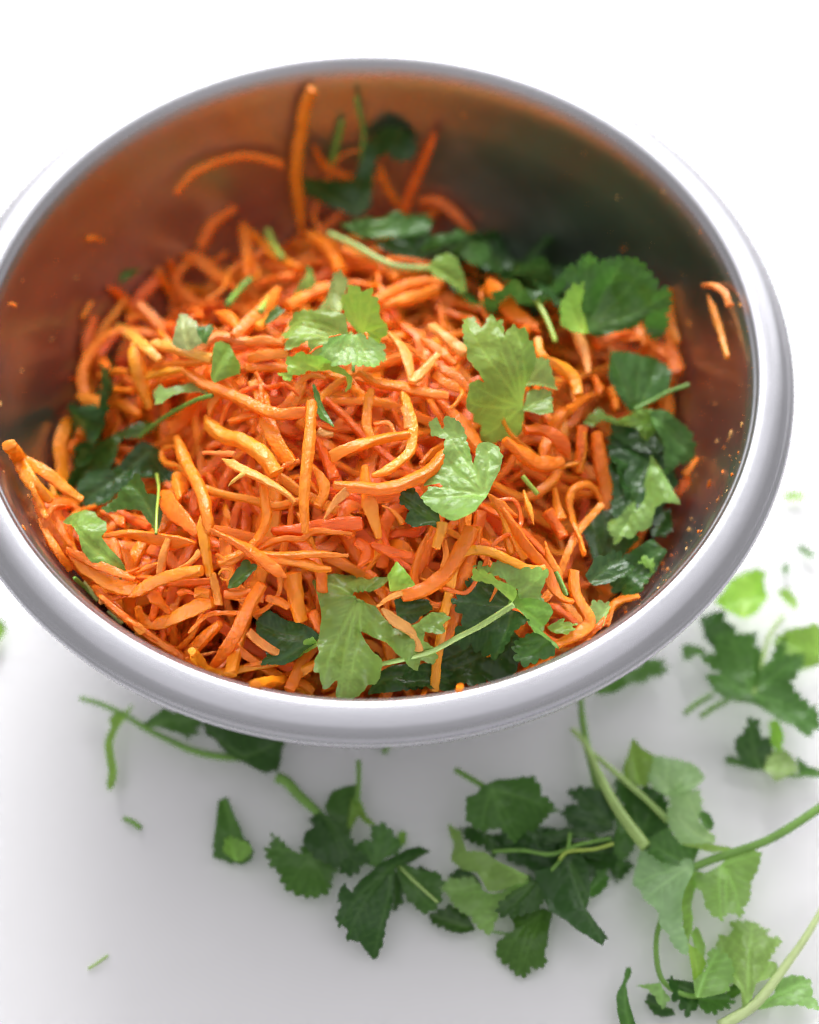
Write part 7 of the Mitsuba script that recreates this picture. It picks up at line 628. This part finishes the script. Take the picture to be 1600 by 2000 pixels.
def leaf_mesh(outline, base, tip, normal, tone, teeth, fold, bend, ruf, wave, table, rng, grid=0.00052):
    """a leaf blade grown on its outline: toothed edge, veins, a folded midrib and a ruffled, curling sheet"""
    P, b3, t3 = np.array(outline) / 1000, np.array(base) / 1000, np.array(tip) / 1000
    n = np.array(normal, float)
    n /= np.linalg.norm(n)
    e1 = t3 - b3
    L = np.linalg.norm(e1)
    e1 = e1 / L
    e2 = np.cross(n, e1)
    uv = np.stack([(P - b3) @ e1, (P - b3) @ e2], 1)
    mid = uv.mean(0)
    uv = mid + (uv - mid) * (1.10 if table else 1.06)
    ring = shapely.Polygon(uv).buffer(0)
    if ring.geom_type != 'Polygon':
        ring = max(ring.geoms, key=lambda g: g.area)
    ring = ring.buffer(-0.00022, join_style=1).buffer(0.00036, join_style=1).buffer(-0.00014, join_style=1)
    if ring.geom_type != 'Polygon':
        ring = max(ring.geoms, key=lambda g: g.area)
    ext = ring.exterior
    N = max(40, int(ext.length / 0.00028))
    s = np.arange(N) * ext.length / N
    q = np.array([ext.interpolate(x).coords[0] for x in s])
    tang = np.roll(q, -2, 0) - np.roll(q, 2, 0)
    out = np.stack([tang[:, 1], -tang[:, 0]], 1)
    out /= np.linalg.norm(out, axis=1, keepdims=True) + 1e-12
    if not shapely.Polygon(q).exterior.is_ccw:
        out = -out
    far = np.clip(np.linalg.norm(q, axis=1) / L * 1.6 - 0.45, 0, 1)
    side = np.clip(np.linalg.norm(q, axis=1) / L, 0, 1)
    # rounded teeth, two sizes of them, with narrow notches; every few teeth a deeper cut parts the lobes
    wl = 0.0021 * (1 + 0.25 * np.sin(s / 0.006 + rng.uniform(0, 6)))
    ph = np.cumsum(np.full(N, ext.length / N) / wl) + rng.random()
    plain = np.clip(18 / len(outline), 0.35, 1.0)
    tooth = np.abs(np.sin(np.pi * ph)) ** 0.6 - 0.65
    lobe = np.abs(np.sin(np.pi * ph / rng.uniform(3.4, 4.6) + rng.uniform(0, 3))) ** 0.5 - 0.75
    q = q + out * ((tooth * teeth * 0.0021 * np.sqrt(plain) + lobe * min(teeth, 0.6) * 0.0042 * plain * min(1.0, L / 0.02)) * far)[:, None]
    ring = shapely.Polygon(q).buffer(0)
    if ring.geom_type != 'Polygon':
        ring = max(ring.geoms, key=lambda g: g.area)
    q = np.array(ring.exterior.coords)[:-1]
    x0, y0, x1, y1 = ring.bounds
    gx, gy = np.meshgrid(np.arange(x0, x1, grid), np.arange(y0, y1, grid * 0.866), indexing='ij')
    gx = gx + (np.arange(gx.shape[1]) % 2) * grid / 2
    inner = np.stack([gx.ravel(), gy.ravel()], 1)
    inner = inner[shapely.contains_xy(ring.buffer(-grid * 0.55), inner[:, 0], inner[:, 1])]
    V = np.vstack([q, inner])
    F = Delaunay(V).simplices
    cen = V[F].mean(1)
    F = F[shapely.contains_xy(ring, cen[:, 0], cen[:, 1])]
    A = V[F]
    area = np.cross(A[:, 1] - A[:, 0], A[:, 2] - A[:, 0])
    F[area < 0] = F[area < 0][:, ::-1]
    F = F[np.abs(area) > 1e-12]
    u, v = V[:, 0] / L, V[:, 1] / L
    # veins: the midrib and ribs to the points of the outline that reach farthest out
    rad, ang = np.linalg.norm(q, axis=1), np.arctan2(q[:, 1], q[:, 0])
    tips, w = [np.array([L, 0.0])], max(6, len(q) // 26)
    for k in range(len(q)):
        idx = (k + np.arange(-w, w + 1)) % len(q)
        if rad[k] >= rad[idx].max() - 1e-12 and rad[k] > 0.35 * L:
            tips.append(q[k])
    vein = np.zeros(len(V))
    side_ribs, fine_veins = np.zeros(len(V)), np.zeros(len(V))
    for tp in tips[:11]:
        tl = np.linalg.norm(tp)
        d = tp / tl
        along = np.clip(V @ d, 0, tl * 0.96)
        bow = np.sin(along / tl * np.pi) * 0.04 * tl * np.sign(d[1] + 1e-9)
        off = np.linalg.norm(V - along[:, None] * d - bow[:, None] * np.array([-d[1], d[0]]), axis=1)
        wid = 0.00050 * (1.15 - 0.75 * along / tl)
        vein = np.maximum(vein, np.exp(-(off / wid) ** 2) * (1 - 0.55 * along / tl))
        # side veins leave the rib at an angle
        lane = np.abs(((along - 0.9 * off) / 0.0026 + 0.15 * np.sign(V @ np.array([-d[1], d[0]]))) % 1.0 - 0.5)
        fine_veins = np.maximum(fine_veins, np.exp(-(lane * 0.0026 / 0.00024) ** 2) * np.exp(-(off / 0.0042) ** 2) * (along < tl * 0.94))
        side_ribs = np.maximum(side_ribs, np.exp(-((off - 0.35 * 0.006) / 0.0011) ** 2))
    seed = int(rng.integers(1, 9999))
    low = meshkit.fbm(np.c_[V * 130, np.full(len(V), seed * 1.7)], 2, seed) - 0.5
    mid = meshkit.noise(np.c_[V * 420, np.full(len(V), seed * 2.3)], seed + 1) - 0.5
    edge = np.clip(1 - shapely.distance(ring.exterior, shapely.points(V)) / 0.004, 0, 1) ** 2
    h = L * (fold * 1.3 * np.sqrt(v**2 + 0.015) - bend * (u - 0.4) ** 2 - 0.25 * abs(bend) * v**2 + ruf * 3.0 * low)
    h = h + edge * L * 0.10 * ruf / 0.1 * low * 1.6
    if wave:
        h = h + L * wave * 0.35 * edge * np.sin(ang_of(V) * 9 + seed)
    k1, k2, k3 = rng.normal(0, 0.32, 3)
    h = h + L * (k1 * (u - 0.5) ** 2 + k2 * v**2 + k3 * (u - 0.5) * v)
    h = h + 0.00045 * mid + 0.00028 * side_ribs - 0.00045 * vein - 0.00016 * fine_veins
    W = b3 + V[:, :1] * e1 + V[:, 1:] * e2 + h[:, None] * n
    if table:
        floor = 0.0005 + 0.0006 * (low + 0.5)
        W[:, 2] = floor + np.logaddexp(0, (W[:, 2] - floor) / 0.0012) * 0.0012
    else:
        W = keep_inside(W, 0.0006)
    c = np.array(BLADE[tone])
    c = c * [rng.uniform(0.88, 1.04), rng.uniform(0.94, 1.08), rng.uniform(0.85, 1.2)]
    tint = np.maximum(0.8 * vein, 0.38 * fine_veins)[:, None]
    pale = np.clip(c * 1.5 + [0.06, 0.08, 0.03], 0, 0.8)
    blotch = (0.86 + 0.28 * (meshkit.fbm(np.c_[V * 260, np.full(len(V), seed * 1.1)], 3, seed + 2)))[:, None]
    col = c * blotch * (1 - tint) + pale * tint
    return trimesh.Trimesh(W, F, process=False), np.clip(col, 0, 0.9)


def ang_of(V):
    return np.arctan2(V[:, 1], V[:, 0])


def stem_mesh(pts, r0, r1, tone, rng, inside):
    p = np.array(pts) / 1000
    c = catmull(keep_inside(p, 0.0009) if inside else p, 0.0011)
    if not inside:
        c[:, 2] = np.maximum(c[:, 2], 0.0006)
    n, sides = len(c), 10
    t = np.gradient(c, axis=0)
    t /= np.linalg.norm(t, axis=1, keepdims=True) + 1e-12
    a = np.cross(t, [0.1, 0.2, 0.97])
    a /= np.linalg.norm(a, axis=1, keepdims=True) + 1e-12
    b = np.cross(t, a)
    s = np.linspace(0, 1, n)
    seed = int(rng.integers(1, 9999))
    r = (r0 + (r1 - r0) * s) / 1000 * (0.94 + 0.12 * meshkit.noise(np.stack([s * 9, s * 0, s * 0 + seed], 1), seed))
    if not inside:
        c[:, 2] = np.maximum(c[:, 2], r * 0.95)
    an = np.arange(sides) * 2 * np.pi / sides
    flute = 1 + 0.07 * np.cos(an * 5)
    v = c[:, None] + r[:, None, None] * flute[None, :, None] * (np.cos(an)[None, :, None] * a[:, None] + np.sin(an)[None, :, None] * b[:, None])
    v = np.vstack([v.reshape(-1, 3), c[:1], c[-1:]])
    i, j = np.meshgrid(np.arange(n - 1), np.arange(sides), indexing='ij')
    q = np.stack([i * sides + j, i * sides + (j + 1) % sides, (i + 1) * sides + (j + 1) % sides, (i + 1) * sides + j], -1).reshape(-1, 4)
    k = np.arange(sides)
    f = np.vstack([q[:, [0, 1, 2]], q[:, [0, 2, 3]], np.stack([(k + 1) % sides, k, k * 0 + n * sides], 1),
                   np.stack([(n - 1) * sides + k, (n - 1) * sides + (k + 1) % sides, k * 0 + n * sides + 1], 1)])
    m = trimesh.Trimesh(v, f, process=False)
    cc = np.array(STEM[tone]) * (0.85 + 0.3 * meshkit.fbm(v * 400, 2, seed)[:, None])
    return m, np.clip(cc, 0, 0.9)


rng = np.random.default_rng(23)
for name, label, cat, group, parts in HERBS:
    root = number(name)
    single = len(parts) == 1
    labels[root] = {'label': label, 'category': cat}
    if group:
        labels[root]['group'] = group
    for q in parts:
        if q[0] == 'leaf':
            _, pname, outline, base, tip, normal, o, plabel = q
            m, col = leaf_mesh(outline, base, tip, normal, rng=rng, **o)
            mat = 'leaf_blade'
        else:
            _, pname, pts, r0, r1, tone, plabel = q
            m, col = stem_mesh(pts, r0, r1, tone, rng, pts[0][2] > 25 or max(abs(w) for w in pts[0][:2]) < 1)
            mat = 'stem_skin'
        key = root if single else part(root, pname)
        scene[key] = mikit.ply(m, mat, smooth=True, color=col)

# ------------------------------------------------------------------ crumbs of carrot and dressing stuck on the bowl's wall
rng = np.random.default_rng(3)
ms, cs = [], []
for k in range(240):
    th = rng.uniform(0, 2 * np.pi) if k % 2 else rng.normal(-0.15, 0.42)
    z = RIM - 0.0015 - 0.036 * rng.random() ** 1.7
    size = 0.00008 + 0.00035 * rng.random() ** 5
    r = float(wall_r(z)) - size * 0.3
    m = trimesh.creation.icosphere(1, 1.0)
    m.apply_scale([size * 0.8, size * rng.uniform(0.8, 3.2), size * rng.uniform(0.7, 1.3)])
    m.apply_transform(trimesh.transformations.rotation_matrix(rng.normal(0, 0.5), [1, 0, 0]))
    m.apply_transform(trimesh.transformations.rotation_matrix(th, [0, 0, 1]))
    m.apply_translation([r * math.cos(th), r * math.sin(th), z])
    ms.append(m)
    cs.append(np.tile(np.array(FLESH[rng.choice(list('otpw'))]), (len(m.vertices), 1)))
scene['carrot_crumbs'] = mikit.ply(trimesh.util.concatenate(ms), 'carrot_flesh', smooth=True, color=np.vstack(cs))
labels['carrot_crumbs'] = {'label': 'tiny orange crumbs and drops of dressing stuck on the inner wall of the bowl', 'category': 'crumbs', 'kind': 'stuff'}
